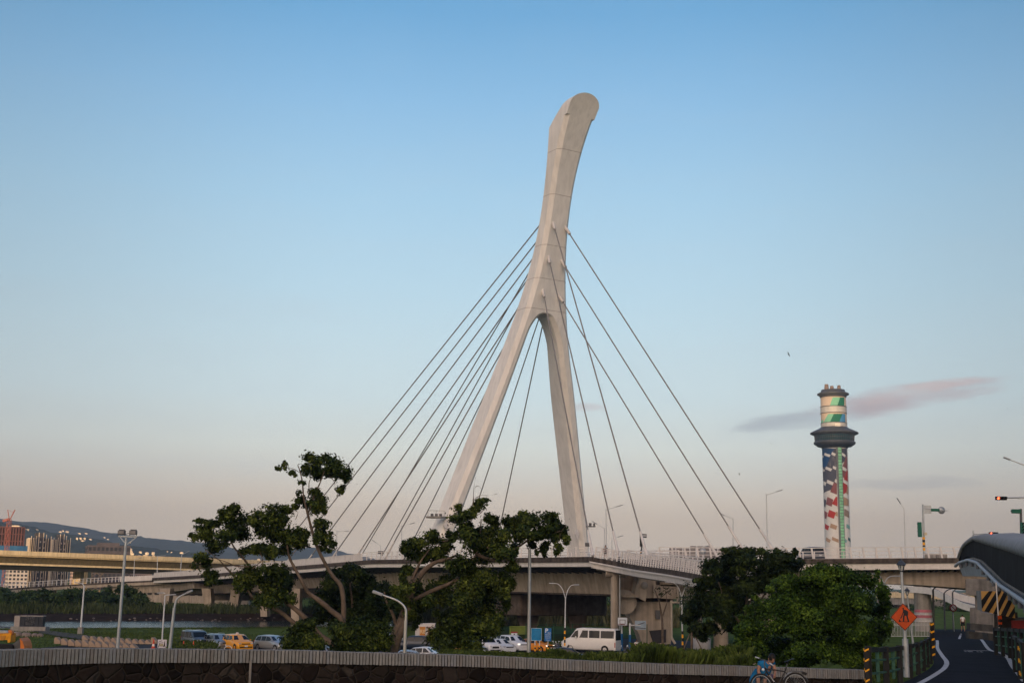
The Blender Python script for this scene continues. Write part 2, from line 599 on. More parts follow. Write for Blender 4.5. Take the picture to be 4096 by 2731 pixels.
c_ = mixc(cloud_spot(2330, 1628, 0.020, 0.004, 0.0), c_, (205, 192, 190), 0.5)
c_ = mixc(cloud_spot(3640, 1930, 0.05, 0.006, 0.0), c_, (158, 158, 160), 0.5)
ad = N.new('ShaderNodeMix'); ad.data_type = 'RGBA'; ad.blend_type = 'ADD'
ad.inputs['Factor'].default_value = 1.0
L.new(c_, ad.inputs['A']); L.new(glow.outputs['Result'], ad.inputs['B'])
# a little of the physical sky on top of the measured gradient
sc = N.new('ShaderNodeVectorMath'); sc.operation = 'SCALE'; sc.inputs['Scale'].default_value = 0.05
L.new(sky.outputs['Color'], sc.inputs[0])
ad2 = N.new('ShaderNodeMix'); ad2.data_type = 'RGBA'; ad2.blend_type = 'MIX'
ad2.inputs['Factor'].default_value = 0.06
L.new(ad.outputs['Result'], ad2.inputs['A']); L.new(sc.outputs['Vector'], ad2.inputs['B'])
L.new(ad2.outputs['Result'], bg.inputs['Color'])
bg.inputs['Strength'].default_value = 1.12

sl = bpy.data.lights.new('sun', 'SUN')
sl.energy = 5.0
sl.angle = math.radians(0.6)
sl.color = (1.0, 0.68, 0.36)
sun = bpy.data.objects.new('sun', sl)
COL.objects.link(sun)
sun.rotation_euler = V(sd).to_track_quat('Z', 'Y').to_euler()

S.view_settings.view_transform = 'Standard'
S.view_settings.look = 'None'
S.view_settings.gamma = 1
S.view_settings.exposure = 0.0
S.render.engine = 'CYCLES'
cy = S.cycles
cy.use_denoising = True
cy.max_bounces = 5
cy.diffuse_bounces = 3
cy.glossy_bounces = 2
cy.transparent_max_bounces = 6
cy.use_adaptive_sampling = True
cy.adaptive_threshold = 0.015

# ------------------------------------------------------------------ terrain
def bank(x):        # near bank line of the river (y at x)
    return 186 + 0.61 * (x + 70)
def sstep(a, b, t):
    t = min(max((t - a) / (b - a), 0.0), 1.0)
    return t * t * (3 - 2 * t)
PATHC = [on_z(2235 / .5742, 1590 / .5742, 4.3), None]
def path_z(y):
    return float(np.interp(y, [0, 44, 60, 75, 129, 152, 200], [4.45, 4.30, 4.08, 3.8, 2.8, 2.5, 1.0]))
def ground_z(x, y):
    front = 4.42 + 0.22 * sstep(9, -4, x)
    slope = front * (1 - sstep(41.5, 70, y))
    side = sstep(8, 15, x - 0.16 * max(y - 50, 0))          # the path keeps its height on the right
    side *= 1 - sstep(160, 210, y)
    z = slope * (1 - side) + min(front, path_z(y)) * side if y > 30 else front
    u = (y - bank(x))
    if 0 < u < 300 and y > 120:
        ch = sstep(-3, 9, u) * (1 - sstep(25, 43, u))
        ch *= 1 - sstep(-5, 30, x)
        z = z * (1 - ch) - 4.0 * ch
    if y > 120:
        z = z + 1.1 * sstep(36, 51, u)
    return z
xs = np.unique(np.concatenate([np.linspace(-3250, -500, 12), np.linspace(-500, -150, 15), np.linspace(-150, 120, 109), np.linspace(120, 500, 16), np.linspace(500, 3250, 12)]))
ys = np.unique(np.concatenate([np.linspace(-2650, -30, 12), np.linspace(-30, 30, 9), np.linspace(30, 90, 41), np.linspace(90, 420, 111), np.linspace(420, 1000, 12), np.linspace(1000, 4380, 8)]))
gv = np.array([[x, y, ground_z(x, y) + 0.06 * math.sin(x * .7) * math.sin(y * .5)] for y in ys for x in xs])
nx = len(xs)
gq, gm = [], []
for j in range(len(ys) - 1):
    for i in range(nx - 1):
        q = (j * nx + i, j * nx + i + 1, (j + 1) * nx + i + 1, (j + 1) * nx + i)
        gq.append(q)
        u = 0.5 * (ys[j] + ys[j + 1]) - bank(0.5 * (xs[i] + xs[i + 1]))
        gm.append(1 if 1 < u < 51 and xs[i] < 25 else 0)
GRASS = mat('grass_ground', (0.062, 0.090, 0.016), 0.95, var=0.45, scale=0.35, bump=0.7, bscale=9, spec=0.03, detail=8)
tag(np_mesh('ground', gv, gq, [GRASS, DIRT], mi=gm, smooth=True), kind='structure')
# water
M = bpy.data.materials.new('river_water'); M.use_nodes = True
b_ = M.node_tree.nodes['Principled BSDF']
b_.inputs['Base Color'].default_value = (0.03, 0.05, 0.055, 1)
b_.inputs['Roughness'].default_value = 0.12
nz_ = M.node_tree.nodes.new('ShaderNodeTexNoise'); nz_.inputs['Scale'].default_value = 1.1; nz_.inputs['Detail'].default_value = 4
tc_ = M.node_tree.nodes.new('ShaderNodeTexCoord'); bp_ = M.node_tree.nodes.new('ShaderNodeBump')
bp_.inputs['Strength'].default_value = 0.55; bp_.inputs['Distance'].default_value = 0.3
M.node_tree.links.new(tc_.outputs['Object'], nz_.inputs['Vector']); M.node_tree.links.new(nz_.outputs['Fac'], bp_.inputs['Height'])
M.node_tree.links.new(bp_.outputs['Normal'], b_.inputs['Normal'])
mb = MB()
mb.quad((-400, bank(-400) - 20, -0.15), (28, bank(28) - 20, -0.15), (28, bank(28) + 90, -0.15), (-400, bank(-400) + 90, -0.15))
tag(mb.build('river_water', M), kind='structure')
# car park asphalt
mb = MB()
mb.quad((-52, 112, .10), (19, 96, .10), (22, 158, .10), (-46, 158, .10))
tag(mb.build('car_park_pavement', ASPH), kind='structure')
# sports court under the bridge (blue-grey)
mb = MB()
mb.quad((8, 158.5, .09), (21, 151, .09), (27, 176, .09), (10, 186, .09))
tag(mb.build('sports_court_pavement', mat('court_paint', (0.055, 0.068, 0.10), 0.95, spec=.05, var=0.25)), kind='structure')
# little riverside footpath on the left
mb = MB()
p = [on_z(x, y, .14) for x, y in ((-40, 2508), (70, 2510), (230, 2542), (420, 2566), (430, 2551), (250, 2527), (110, 2510), (-40, 2500))]
mb.quad(p[0], p[1], p[6], p[7]); mb.quad(p[1], p[2], p[5], p[6]); mb.quad(p[2], p[3], p[4], p[5])
tag(mb.build('riverside_path', mat('path_grey', (0.085, 0.082, 0.08), 0.95, spec=.05, var=0.2)), kind='structure')

# unseen hill shape added behind the viewer to block sun from the near park
hv = []
hx = np.linspace(-1040, 900, 110)
hh = [345 * sstep(-988, -926, x) * (1 - sstep(0, 900, x)) * (1 + 0.03 * math.sin(x * .02)) + 4 for x in hx]
hv = [(x, -2000 - 60 * math.sin(x * .004), h) for x, h in zip(hx, hh)] + [(x, -1750, -2) for x in hx] + [(x, -2300, -2) for x in hx]
n_ = len(hx)
hq = [(i, i + 1, n_ + i + 1, n_ + i) for i in range(n_ - 1)] + [(i + 1, i, 2 * n_ + i, 2 * n_ + i + 1) for i in range(n_ - 1)]
BLOCKG = mat('sun_blocker_green', (0.035, 0.05, 0.022), 0.95, var=0.4, scale=0.02, spec=0.1)
tag(np_mesh('sun_blocker_hill', hv, hq, BLOCKG), kind='structure')

# distant mountains on the left
def ridge(name, prof, d, depth, seed, mtl):
    g = random.Random(seed)
    pts = [at(x, y, d) for x, y in prof]
    xs_ = np.linspace(pts[0].x, pts[-1].x, 180)
    base = np.interp(xs_, [p.x for p in pts], [p.z for p in pts])
    jig = np.array([g.uniform(-1, 1) for _ in xs_]) * d * 0.0006
    rows = []
    for k, t in enumerate(np.linspace(0, 1, 14)):
        w = 1 - (1 - t) ** 1.0
        zz = base * (math.sin(t * PI / 2) ** 1.2)
        n1 = np.array([math.sin(x * .006 + k * .8) + math.sin(x * .017 + k * 1.7) for x in xs_]) * d * 0.0022 * math.sin(t * PI)
        rows.append(np.stack([xs_, np.full_like(xs_, d - depth * (1 - t)), zz + n1 + jig * t - 2 * (t == 0)], 1))
    rows.append(np.stack([xs_, np.full_like(xs_, d + depth), np.full_like(xs_, -2.0)], 1))
    v = np.concatenate(rows)
    m_ = len(xs_)
    q = [(r * m_ + i, r * m_ + i + 1, (r + 1) * m_ + i + 1, (r + 1) * m_ + i) for r in range(len(rows) - 1) for i in range(m_ - 1)]
    HILLS.append(BVHTree.FromPolygons([V(p) for p in v], q))
    return tag(np_mesh(name, v, q, mtl, smooth=True), kind='structure')
HILLS = []
from mathutils.bvhtree import BVHTree
FAR = mat('far_forest', (0.030, 0.045, 0.036), 0.95, var=0.35, scale=0.008, spec=0.05, detail=8)
ridge('mountains', [(-500, 2050), (0, 2076), (60, 2084), (118, 2096), (160, 2093), (200, 2092), (260, 2102), (330, 2112), (400, 2124), (470, 2138), (540, 2143), (600, 2150), (660, 2160), (740, 2163), (820, 2172), (900, 2185), (1000, 2205), (1080, 2219), (1150, 2206), (1200, 2196), (1240, 2188), (1300, 2192), (1370, 2207), (1440, 2225), (1500, 2238), (1580, 2262), (1700, 2300), (1800, 2318)], 3400, 1000, 3, FAR)
ridge('hills', [(-500, 2080), (0, 2088), (70, 2095), (120, 2103), (150, 2112), (210, 2130), (330, 2143), (420, 2160), (480, 2178), (560, 2186), (640, 2196), (720, 2203), (800, 2212), (900, 2235), (1000, 2262), (1100, 2290), (1150, 2306)], 2000, 600, 9, mat('near_forest', (0.032, 0.045, 0.030), 0.95, var=0.4, scale=0.012, spec=0.05, detail=8))

# evening air: one even volume round everything, sky outside
Mh = bpy.data.materials.new('evening_air'); Mh.use_nodes = True
for n_h in list(Mh.node_tree.nodes):
    if n_h.type != 'OUTPUT_MATERIAL': Mh.node_tree.nodes.remove(n_h)
pv = Mh.node_tree.nodes.new('ShaderNodeVolumePrincipled')
pv.inputs['Color'].default_value = (0.62, 0.76, 1.0, 1)
pv.inputs['Density'].default_value = 0.00012
pv.inputs['Anisotropy'].default_value = 0.2
Mh.node_tree.links.new(pv.outputs['Volume'], [n_h for n_h in Mh.node_tree.nodes if n_h.type == 'OUTPUT_MATERIAL'][0].inputs['Volume'])
hz_ = MB(); hz_.box((0, 850, 246), (6600, 7100, 512))
tag(hz_.build('haze', Mh), kind='stuff')
# ================================================================== the cable-stayed bridge
TH = math.radians(58)
AX = V((math.cos(TH), -math.sin(TH), 0))      # along the bridge, towards viewer-right
LX = V((math.sin(TH), math.cos(TH), 0))       # across it, towards far-right
P0 = V((1.3, 190, 0))
def BP(s, l, z):
    return P0 + AX * s + LX * l + V((0, 0, z))
def zdeck(s):
    return float(np.interp(s, [-135, -100, -60, -20, 60], [7.0, 7.8, 9.2, 10.4, 10.4]))

bridge = thing('cable_stayed_bridge', 'cable-stayed bridge with one tall curved white pylon and fans of stay cables', 'bridge', (1.3, 190, 0))

# ---- pylon: front-face centre line -> lean towards the front
cen = []
for y, bl, br in ((451, 2279, 2372), (526, 2259, 2354), (603, 2242, 2327), (695, 2224, 2305), (772, 2214, 2294), (880, 2202, 2282), (971, 2183, 2272), (1048, 2169, 2268), (1111, 2153, 2265),
                  (1220, 2118, 2265), (1350, 2075, 2276), (1474, 2036, 2289), (1689, 1955, 2311), (1876, 1878, 2330), (2017, 1827, 2343), (2234, 1737, 2366)):
    xm = (bl + br) / 2 + 8 * ((br - bl) / 2 / 250) ** 2
    q = on_plane(xm, y, P0, LX)
    cen.append((q.z, (q - P0).dot(AX)))
cen.sort()
zs_ = [c[0] for c in cen]; as_ = [c[1] for c in cen]
pf = np.polyfit(zs_, as_, 4)
def AF(z):
    return float(np.polyval(pf, z))
def on_front(x, y):
    z = 40.0
    for _ in range(12):
        q = on_plane(x, y, P0 + AX * AF(z), AX)
        z = q.z
    return (q - P0).dot(LX), q.z
def blend_fit(zz, ll, zk, deg=4):
    """straight line below zk, smooth polynomial above"""
    zz, ll = np.array(zz), np.array(ll)
    lo, hi = zz < zk + 3, zz > zk - 12
    c1 = np.polyfit(zz[lo] - 40, ll[lo], 1)
    c2 = np.polyfit(zz[hi] - 40, ll[hi], deg)
    def f(z):
        w = sstep(zk - 6, zk + 4, z)
        return float(np.polyval(c1, z - 40) * (1 - w) + np.polyval(c2, z - 40) * w)
    return f
def prof(pts):
    lz = sorted((z, l) for l, z in (on_front(x, y) for x, y in pts))
    return blend_fit([p[0] for p in lz], [p[1] for p in lz], on_front(2100, 1440)[1])
LEFTF = prof([(2284, 402), (2268, 451), (2250, 526), (2233, 603), (2216, 695), (2205, 772), (2193, 880), (2176, 971), (2161, 1048), (2146, 1111), (2111, 1220), (2066, 1350), (2027, 1474), (1946, 1689), (1868, 1876), (1818, 2017), (1728, 2234)])
RIGHTF = prof([(2398, 430), (2380, 475), (2366, 526), (2336, 590), (2315, 667), (2300, 765), (2295, 821), (2287, 880), (2277, 960), (2273, 1041), (2269, 1121), (2269, 1201), (2273, 1249), (2281, 1350), (2294, 1468), (2314, 1669), (2334, 1869), (2350, 2043), (2368, 2234)])
def back_of(x, y):
    z = 40.0
    for _ in range(14):
        q = on_plane(x, y, P0 + LX * LEFTF(z), LX)
        z = q.z
    return (q - P0).dot(AX), q.z
bk = sorted((z, a) for a, z in (back_of(x, y) for x, y in ((2269, 388), (2195, 512), (2193, 589), (2188, 667), (2175, 772), (2158, 880), (2140, 971), (2123, 1048), (2105, 1127), (2091, 1172), (2067, 1245), (2029, 1350), (1978, 1474), (1898, 1682), (1817, 1876), (1760, 2023), (1685, 2234))))
bz = [b[0] for b in bk]; ba = [b[1] for b in bk]
ABF = blend_fit(bz[:-1], ba[:-1], on_front(2100, 1440)[1])
def AB(z):
    return ABF(z) if z < bz[-2] else float(np.interp(z, bz[-2:], ba[-2:]))
def arch(line, crown, shoulder):
    """straight inner edge of a leg turning into an elliptical crown"""
    lz = [on_front(x, y) for x, y in line]
    c = np.polyfit([p[1] for p in lz], [p[0] for p in lz], 1)
    lc_, zc_ = on_front(*crown)
    z1 = on_front(*shoulder)[1]
    def f(z):
        v_ = float(np.polyval(c, z))
        if z <= z1:
            return v_
        k = math.sqrt(max(0.0, 1 - ((z - z1) / (zc_ - z1)) ** 2.2))
        return lc_ + (v_ - lc_) * k
    return f
inL = arch([(2085, 1428), (2032, 1575), (1951, 1782), (1864, 2023)], (2185, 1252), (2118, 1330))
inR = arch([(2246, 1441), (2266, 1635), (2293, 1869), (2309, 2043)], (2185, 1252), (2242, 1390))
ZT = on_front(2185, 1252)[1]                    # crown of the arch
ZC = on_front(2341, 424)[1]                     # centre height of the rounded head
ZTOP = on_front(2345, 371)[1]
ZKN = on_front(2285, 458)[1]                    # where the corner grooves end
CH = 0.58
def leg_ring(z, lo, li):
    c = CH if lo < li else -CH
    af, ab = AF(z), AB(z)
    if abs(li - lo) < 2.2 * CH:
        c *= abs(li - lo) / (2.4 * CH)
    return [BP(ab, lo, z), BP(af - CH, lo, z), BP(af, lo + c, z), BP(af, li - c, z), BP(af - CH, li, z), BP(ab, li, z)]
pm = MB()
zl = list(np.linspace(9.6, ZT - 4.5, 22)) + list(np.linspace(ZT - 4.1, ZT, 14))
pm.loft([leg_ring(z, LEFTF(z), inL(z)) for z in zl], 0)
pm.loft([list(reversed(leg_ring(z, RIGHTF(z), inR(z)))) for z in zl], 0)
zs2 = list(np.linspace(ZT, ZKN, 34))
pm.loft([leg_ring(z, LEFTF(z), RIGHTF(z)) for z in zs2], 0)
def shut(z):      # close the soffit above the arch crown
    return leg_ring(z, LEFTF(z), RIGHTF(z))
# rounded head, without the grooves
def head_ring(z):
    l0, l1 = LEFTF(min(z, ZC)), RIGHTF(min(z, ZC))
    mid, hw = (l0 + l1) / 2, (l1 - l0) / 2 + 0.004
    if z > ZC:
        hw *= math.sqrt(max(1 - ((z - ZC) / (ZTOP - ZC)) ** 2, 0.0004))
    af = AF(z) + 0.002
    ab = min(AB(z), af - 1.3)
    return [BP(ab, mid - hw, z), BP(af, mid - hw, z), BP(af, mid + hw, z), BP(ab, mid + hw, z)]
zh = list(np.linspace(ZKN, ZC, 8)) + [ZC + (ZTOP - ZC) * math.sin(t) for t in np.linspace(0.08, PI / 2, 18)]
pm.loft([head_ring(z) for z in zh], 0, cap=True)
# construction seams: a thin proud band at each lift
for (x, y) in ((2228, 590), (2200, 772), (2174, 975), (2140, 1107), (2110, 1228)):
    z = on_front(x, y)[1]
    def big(z):
        r = leg_ring(z, LEFTF(z) - .012, RIGHTF(z) + .012)
        return [p + AX * (0.012 if i in (1, 2, 3, 4) else -0.012) for i, p in enumerate(r)]
    pm.loft([big(z - .035), big(z + .035)], 1)
SEAM = mat('seam_grime', (0.40, 0.35, 0.31), 0.8, var=0.4, scale=2)
pylon = pm.build('pylon', [PYLON, SEAM], bridge)
# pale shoe plates at the feet where the grooves end
for (x, y) in ((1784, 2100), (2309, 2135)):
    l, z = on_front(x, y)
    mb = MB()
    mb.prism([BP(AF(z) + .05, l - .35, z), BP(AF(z) + .05, l, z - .8), BP(AF(z) + .05, l + .35, z), BP(AF(z) + .05, l, z + .8)], -AX * .3)
    mb.build('groove_stop', WHITEP, pylon)
# service platforms on the legs
mb = MB()
c = BP(-1, LEFTF(13.5) - 1.2, 0)
p = at(1745, 2068, c.y)
mb.box(p, (2.5, 1.6, .25), 0, rz=-.5)
for dx in (-1.15, 0, 1.15):
    mb.beam(p + V((dx, -.6, .1)), p + V((dx, -.6, .95)), .05, .05)
mb.beam(p + V((-1.15, -.6, .9)), p + V((1.15, -.6, .9)), .05, .05)
mb.beam(p + V((1.5, .3, -.15)), p + V((3.0, .8, -.35)), .3, .3)
mb.build('service_platform', CONC2, bridge)
mb = MB()
for dx in (-.6, .0, .6):
    mb.box(p + V((dx, 0, .33)), (.4, .5, .34))
mb.build_each('floodlight', STEELD, bridge)
p = at(2366, 2105, 196)
mb = MB(); mb.box(p, (1.2, .7, .14)); mb.box(p + V((-.2, 0, .3)), (.4, .4, .45)); mb.box(p + V((.4, 0, .3)), (.3, .3, .4)); mb.beam(p + V((-1.2, .2, 0)), p, .2, .2)
mb.build('service_platform', STEELD, bridge)

# ---- stay cables, each with its own anchor sleeve
def stay(p, q, sock=True):
    cb = MB()
    cb.tube([p, q], 0.094, 8)
    o = cb.build('stay_cable', CABLE, bridge)
    d = (q - p).normalized()
    a = MB()
    if sock:
        a.tube([p - d * .5, p + d * 1.3], [.26, .22], 10)
    if sock: a.build('anchor_sleeve', WHITEP, o)
    a = MB(); a.tube([q - d * 3.4, q + d * .4], [.15, .2], 10)
    a.build('deck_socket', WHITEP, o)
for (ax, ay), (ex, ey) in (((2213, 895), (2588, 2222)), ((2194, 1030), (2474, 2217)), ((2172, 1165), (2369, 2211))):
    l, z = on_front(ax, ay)
    e = on_plane(ex, ey, P0 + LX * -11, LX); stay(BP(AF(z), l, z), e)
for (ax, ay), (ex, ey) in (((2263, 912), (3097, 2206)), ((2247, 1045), (2969, 2192)), ((2236, 1182), (2868, 2222))):
    l, z = on_front(ax, ay)
    e = on_plane(ex, ey, P0 + LX * 11, LX); stay(BP(AF(z), l, z), e)
def back_stay(x1, y1, slope, yrow, xe, w, l):
    # (x1, y1): a point of the cable in view; slope dx/dy
    q = on_plane(x1 - slope * (yrow - y1), yrow, P0 + LX * l, LX)
    z = q.z
    s_ = (on_plane(xe, 2240, P0 + LX * w, LX) - P0).dot(AX)
    stay(BP(AB(z) + .5, l, z), BP(s_, w, zdeck(s_) + .3), False)
for r in ((2151, 906, .817, 880, 1061), (2139, 978, .80, 940, 1129), (2123, 1044, .759, 1000, 1215), (2104, 1132, .716, 1065, 1311), (2065, 1249, .659, 1135, 1412), (1978, 1474, .576, 1185, 1537)):
    back_stay(*r, -11, -1.6)
for r in ((2121, 1059, .607, 880, 1405), (2091, 1172, .558, 940, 1495), (1978, 1474, .5, 1000, 1597), (2032, 1474, .424, 1065, 1708), (2149, 1284, .338, 1135, 1826), (2169, 1300, .213, 1185, 1969)):
    back_stay(*r, 11, 1.3)

# ---- deck and girders
ss = np.arange(-140, 38.1, 2.0)
def sect(s, pts):
    return [BP(s, l, zdeck(s) + z) for l, z in pts]
mb = MB()
mb.loft([sect(s, [(-13.6, .0), (13.6, .0), (13.6, -.5), (-13.6, -.5)]) for s in ss], 0, cap=True)
mb.loft([sect(s, [(-6, .0), (13.6, .0), (13.6, -.5), (-6, -.5)]) for s in (38.02, 43, 48)], 0, cap=True)
deck = mb.build('deck_slab', CONC2, bridge)
mb = MB()
mb.loft([sect(s, [(-13.9, .18), (-13.3, .18), (-13.3, -.42), (-13.9, -.42)]) for s in ss], 0, cap=True)
mb.loft([sect(s, [(13.9, .18), (13.3, .18), (13.3, -.42), (13.9, -.42)]) for s in ss], 0, cap=True)
mb.build('kerb', CONCD, deck)
mb = MB()
mb.loft([sect(s, [(-13.7, -.43), (-13.2, -.43), (-13.2, -1.02), (-13.7, -.95)]) for s in ss], 0, cap=True)
mb.build('edge_beam', WHITEP, deck)
mb = MB()
for s in np.arange(-138, 37, 1.6):      # cantilever ribs under the walkway
    z = zdeck(s)
    mb.prism([BP(s, -13.2, z - .52), BP(s, -9.3, z - .52), BP(s, -9.0, z - 1.75), BP(s, -13.2, z - .98)], AX * .22)
mb.build('cantilever_rib', STEELD, deck)
mb = MB()
sg = [s for s in ss if s <= 37]
mb.loft([sect(s, [(-9.4, -.51), (9.4, -.51), (8.6, -4.1 if s > -45 else -3.4), (-8.6, -4.1 if s > -45 else -3.4)]) for s in sg], 0, cap=True)
gird = mb.build('box_girder', CONC, bridge)
mb = MB()
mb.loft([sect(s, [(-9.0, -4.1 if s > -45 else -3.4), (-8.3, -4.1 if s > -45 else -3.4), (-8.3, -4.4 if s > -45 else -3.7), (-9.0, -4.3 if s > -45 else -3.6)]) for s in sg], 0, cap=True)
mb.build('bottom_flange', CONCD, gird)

def railing(pts, h=1.15, step=1.9, name='railing', parent=None, lean=V((0, 0, 0)), rails=5, post=.12, m_=None, rail=.055):
    """posts with rails along a polyline of kerb points"""
    pts = [V(p) for p in pts]
    b = MB()
    seg = [(pts[i + 1] - pts[i]).length for i in range(len(pts) - 1)]
    tot = sum(seg)
    n = max(2, int(tot / step))
    P = []
    for k in range(n + 1):
        t = tot * k / n
        i = 0
        while i < len(seg) - 1 and t > seg[i]:
            t -= seg[i]; i += 1
        P.append(pts[i].lerp(pts[i + 1], min(1, t / seg[i])))
    for p in P:
        b.beam(p, p + V((0, 0, h)) + lean, post, post * 1.6)
    for k in range(rails):
        t = (k + 1) / rails
        for i in range(len(P) - 1):
            b.beam(P[i] + (V((0, 0, h)) + lean) * t, P[i + 1] + (V((0, 0, h)) + lean) * t, rail, rail * (1.6 if k == rails - 1 else 1))
    return b.build(name, m_ or RAILW, parent)
railing([BP(s, -13.6, zdeck(s) + .18) for s in np.arange(-24, 38, 4)], parent=bridge, rails=4, step=1.7)
railing([BP(s, 13.6, zdeck(s) + .18) for s in np.arange(-40, 49, 4)], parent=bridge, rails=4)
railing([BP(s, -9.2, zdeck(s)) for s in np.arange(-60, 49, 4)], parent=bridge, rails=3, h=.9, step=3)
# cream panelled parapet further out over the river
mb = MB()
sp = np.arange(-132, -24, 2.0)
for i, s in enumerate(sp):
    a, b = BP(s, -13.6, zdeck(s) + .18), BP(s + 1.86, -13.6, zdeck(s + 1.86) + .18)
    mb.beam(a + V((0, 0, .5)), b + V((0, 0, .5)), .14, 1.0)
    mb.beam(a + V((0, 0, 1.08)), b + V((0, 0, 1.08)), .2, .1)
mb.build('parapet', WHITEP, bridge)
# traffic barrier posts with lighter glass noise panels at the right, on the far lane
mb = MB()
for k in range(9):
    a = at(2690 + k * 28, 2262, 172)
    mb.box((a.x, a.y, 11.55), (.82, .08, 2.1 if 2 < k < 6 else 1.5))
mb.build_each('noise_panel', mat('noise_panel', (0.20, 0.185, 0.18), 0.5, var=0.15), bridge)

# ---- piers
def col_prism(px, d0, y0, y1, xa, xb, xc, xd, depth, name, m_, parent, bevel=0):
    """slab pier: bottom xa..xb at photo row y1, top xc..xd at row y0"""
    b = MB()
    b.prism([at(xa, y1, d0), at(xb, y1, d0), at(xd, y0, d0), at(xc, y0, d0)], (0, depth, 0))
    return b.build(name, m_, parent, bevel=bevel)
mb = MB()
mb.box(BP(9, 0, 4.55), (14.5, 6.5, 2.9), rz=PI / 2 - TH)
mb.box(BP(9, 0, 5.98), (12.5, 5.5, .5), rz=PI / 2 - TH)
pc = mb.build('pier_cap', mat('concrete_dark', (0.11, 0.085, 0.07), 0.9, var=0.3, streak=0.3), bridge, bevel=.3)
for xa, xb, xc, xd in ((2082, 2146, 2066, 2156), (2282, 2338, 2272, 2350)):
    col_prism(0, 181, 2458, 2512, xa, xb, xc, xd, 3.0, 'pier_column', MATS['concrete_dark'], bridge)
# piers under the approach, far left
for xa, xb, xc, xd, y1, d in ((648, 668, 640, 682, 2448, 276), (912, 945, 925, 962, 2446, 262), (820, 846, 806, 842, 2437, 268), (1042, 1068, 1036, 1064, 2465, 240), (1165, 1195, 1160, 1200, 2490, 228)):
    col_prism(0, d, 2352, y1, xa, xb, xc, xd, 3.2, 'pier_column', CONC, bridge)
    # matching far-side leg
    a = on_z(xa, y1, 0.5)
mb = MB()
for s0 in (-108, -70):
    mb.box(BP(s0, 0, zdeck(s0) - 4.1), (18, 2.2, 1.5), rz=PI / 2 - TH)
mb.build_each('pier_cap', CONC, bridge)
# big end pier with a flared left side
def zz7(x, y):
    return (2200 + x / 3.36, 2200 + y / 3.36)
mb = MB()
mb.prism([at(*zz7(x, y), 153) for x, y in ((930, 690), (945, 760), (985, 795), (1012, 802), (1050, 860), (1095, 950), (1150, 1050), (1195, 1130), (1235, 1262), (1625, 1262), (1640, 980), (1640, 690))], (0, 5, 0))
ep = mb.build('end_pier', CONC, bridge, bevel=.06)
mb = MB()
mb.lathe([(1.4, 0), (1.4, .9)], at(*zz7(1005, 692), 151.6) + V((0, 0, 0)), 20, axis='y')
mb.add([at(*zz7(1005, 692), 151.6) + V((1.4 * math.cos(t), 0, 1.4 * math.sin(t))) for t in np.linspace(0, 2 * PI, 20, endpoint=False)], [tuple(range(20))])
mb.build('capital', CONC, ep)
mb = MB()
mb.prism([at(*zz7(x, y), 152.9) for x, y in ((1332, 1080), (1560, 1060), (1558, 1235), (1390, 1255))], (0, .05, 0))
mb.build('grey_mural', mat('mural_grey', (0.035, 0.033, 0.036), 0.9), ep)
mb = MB(); a = at(*zz7(1448, 862), 152.8)
mb.box(a, (.55, .2, 1.0)); mb.build('junction_box', STEELD, ep)
# end of the box girder above the pier: diaphragm block and slanted stiffeners
mb = MB()
mb.prism([at(*zz7(x, y), 152) for x, y in ((1180, 312), (1440, 330), (1395, 640), (1110, 640))], (0, 6, 0))
mb.prism([at(*zz7(x, y), 151.2) for x, y in ((1215, 312), (1330, 330), (1285, 688), (1130, 606))], (0, .9, 0))
mb.prism([at(*zz7(x, y), 151.6) for x, y in ((1390, 465), (1485, 465), (1485, 640), (1390, 640))], (0, 5, 0))
mb.prism([at(*zz7(x, y), 152.2) for x, y in ((1485, 480), (1725, 490), (1725, 655), (1485, 645))], (0, 5, 0))
mb.prism([at(*zz7(x, y), 150.8) for x, y in ((930, 600), (1190, 606), (1190, 634), (930, 630))], (0, 6, 0))
mb.build('end_diaphragm', CONC, bridge)
mb = MB(); mb.prism([at(*zz7(x, y), 154) for x, y in ((920, 628), (1660, 640), (1660, 705), (920, 700))], (0, 4, 0)); mb.build('dark_gap_filler', CONCD, bridge)  # filler block added to keep the gap under the girder dark
mb = MB()
for c in ((1268, 470),):
    q = at(*zz7(*c), 151.1)
    mb.lathe([(.0, -.04), (.42, -.04), (.42, .1)], q, 16, axis='y')
mb.build('cover_plate', CONC2, bridge)
mb = MB()
for pts, r in ((((1630, 672), (1630, 1165), (1648, 1200), (1682, 1252)), .16), (((1718, 500), (1718, 690)), .14), (((1640, 700), (1735, 700)), .13)):
    mb.tube([at(*zz7(*p), 151.5) for p in pts], r, 8)
mb.build_each('drain_pipe', mat('pvc_cream', (0.42, 0.36, 0.29), 0.6, var=0.15, streak=.3), bridge)
mb = MB()
for x in (1745, 1775, 1805, 1840, 1870, 1905, 1935):
    mb.beam(at(*zz7(x, 470), 150), at(*zz7(x, 750), 150), .07, .07)
for y in (470, 568, 660, 750):
    mb.beam(at(*zz7(1740, y), 150), at(*zz7(1940, y), 150), .12, .12)
mb.build('access_cage', CONC2, bridge)
# slim round column under the junction with the ramp
mb = MB()
q = at(2459, 2560, 150)
mb.lathe([(.47, -1.0), (.47, 8.6), (.5, 8.9)], (q.x, 150, 0), 24)
mb.tube([(q.x - 1.05, 150, 8.75), (q.x + 1.35, 150, 8.75)], .5, 16)
mb.box((q.x + .1, 150, 9.4), (1.7, 1.6, .35))
mb.build('round_column', CONC, bridge)
mb = MB(); mb.tube([(q.x + .55, 149.6, 0), (q.x + .55, 149.6, 9.5)], .07, 8); mb.build('drain_pipe', STEEL, bridge)

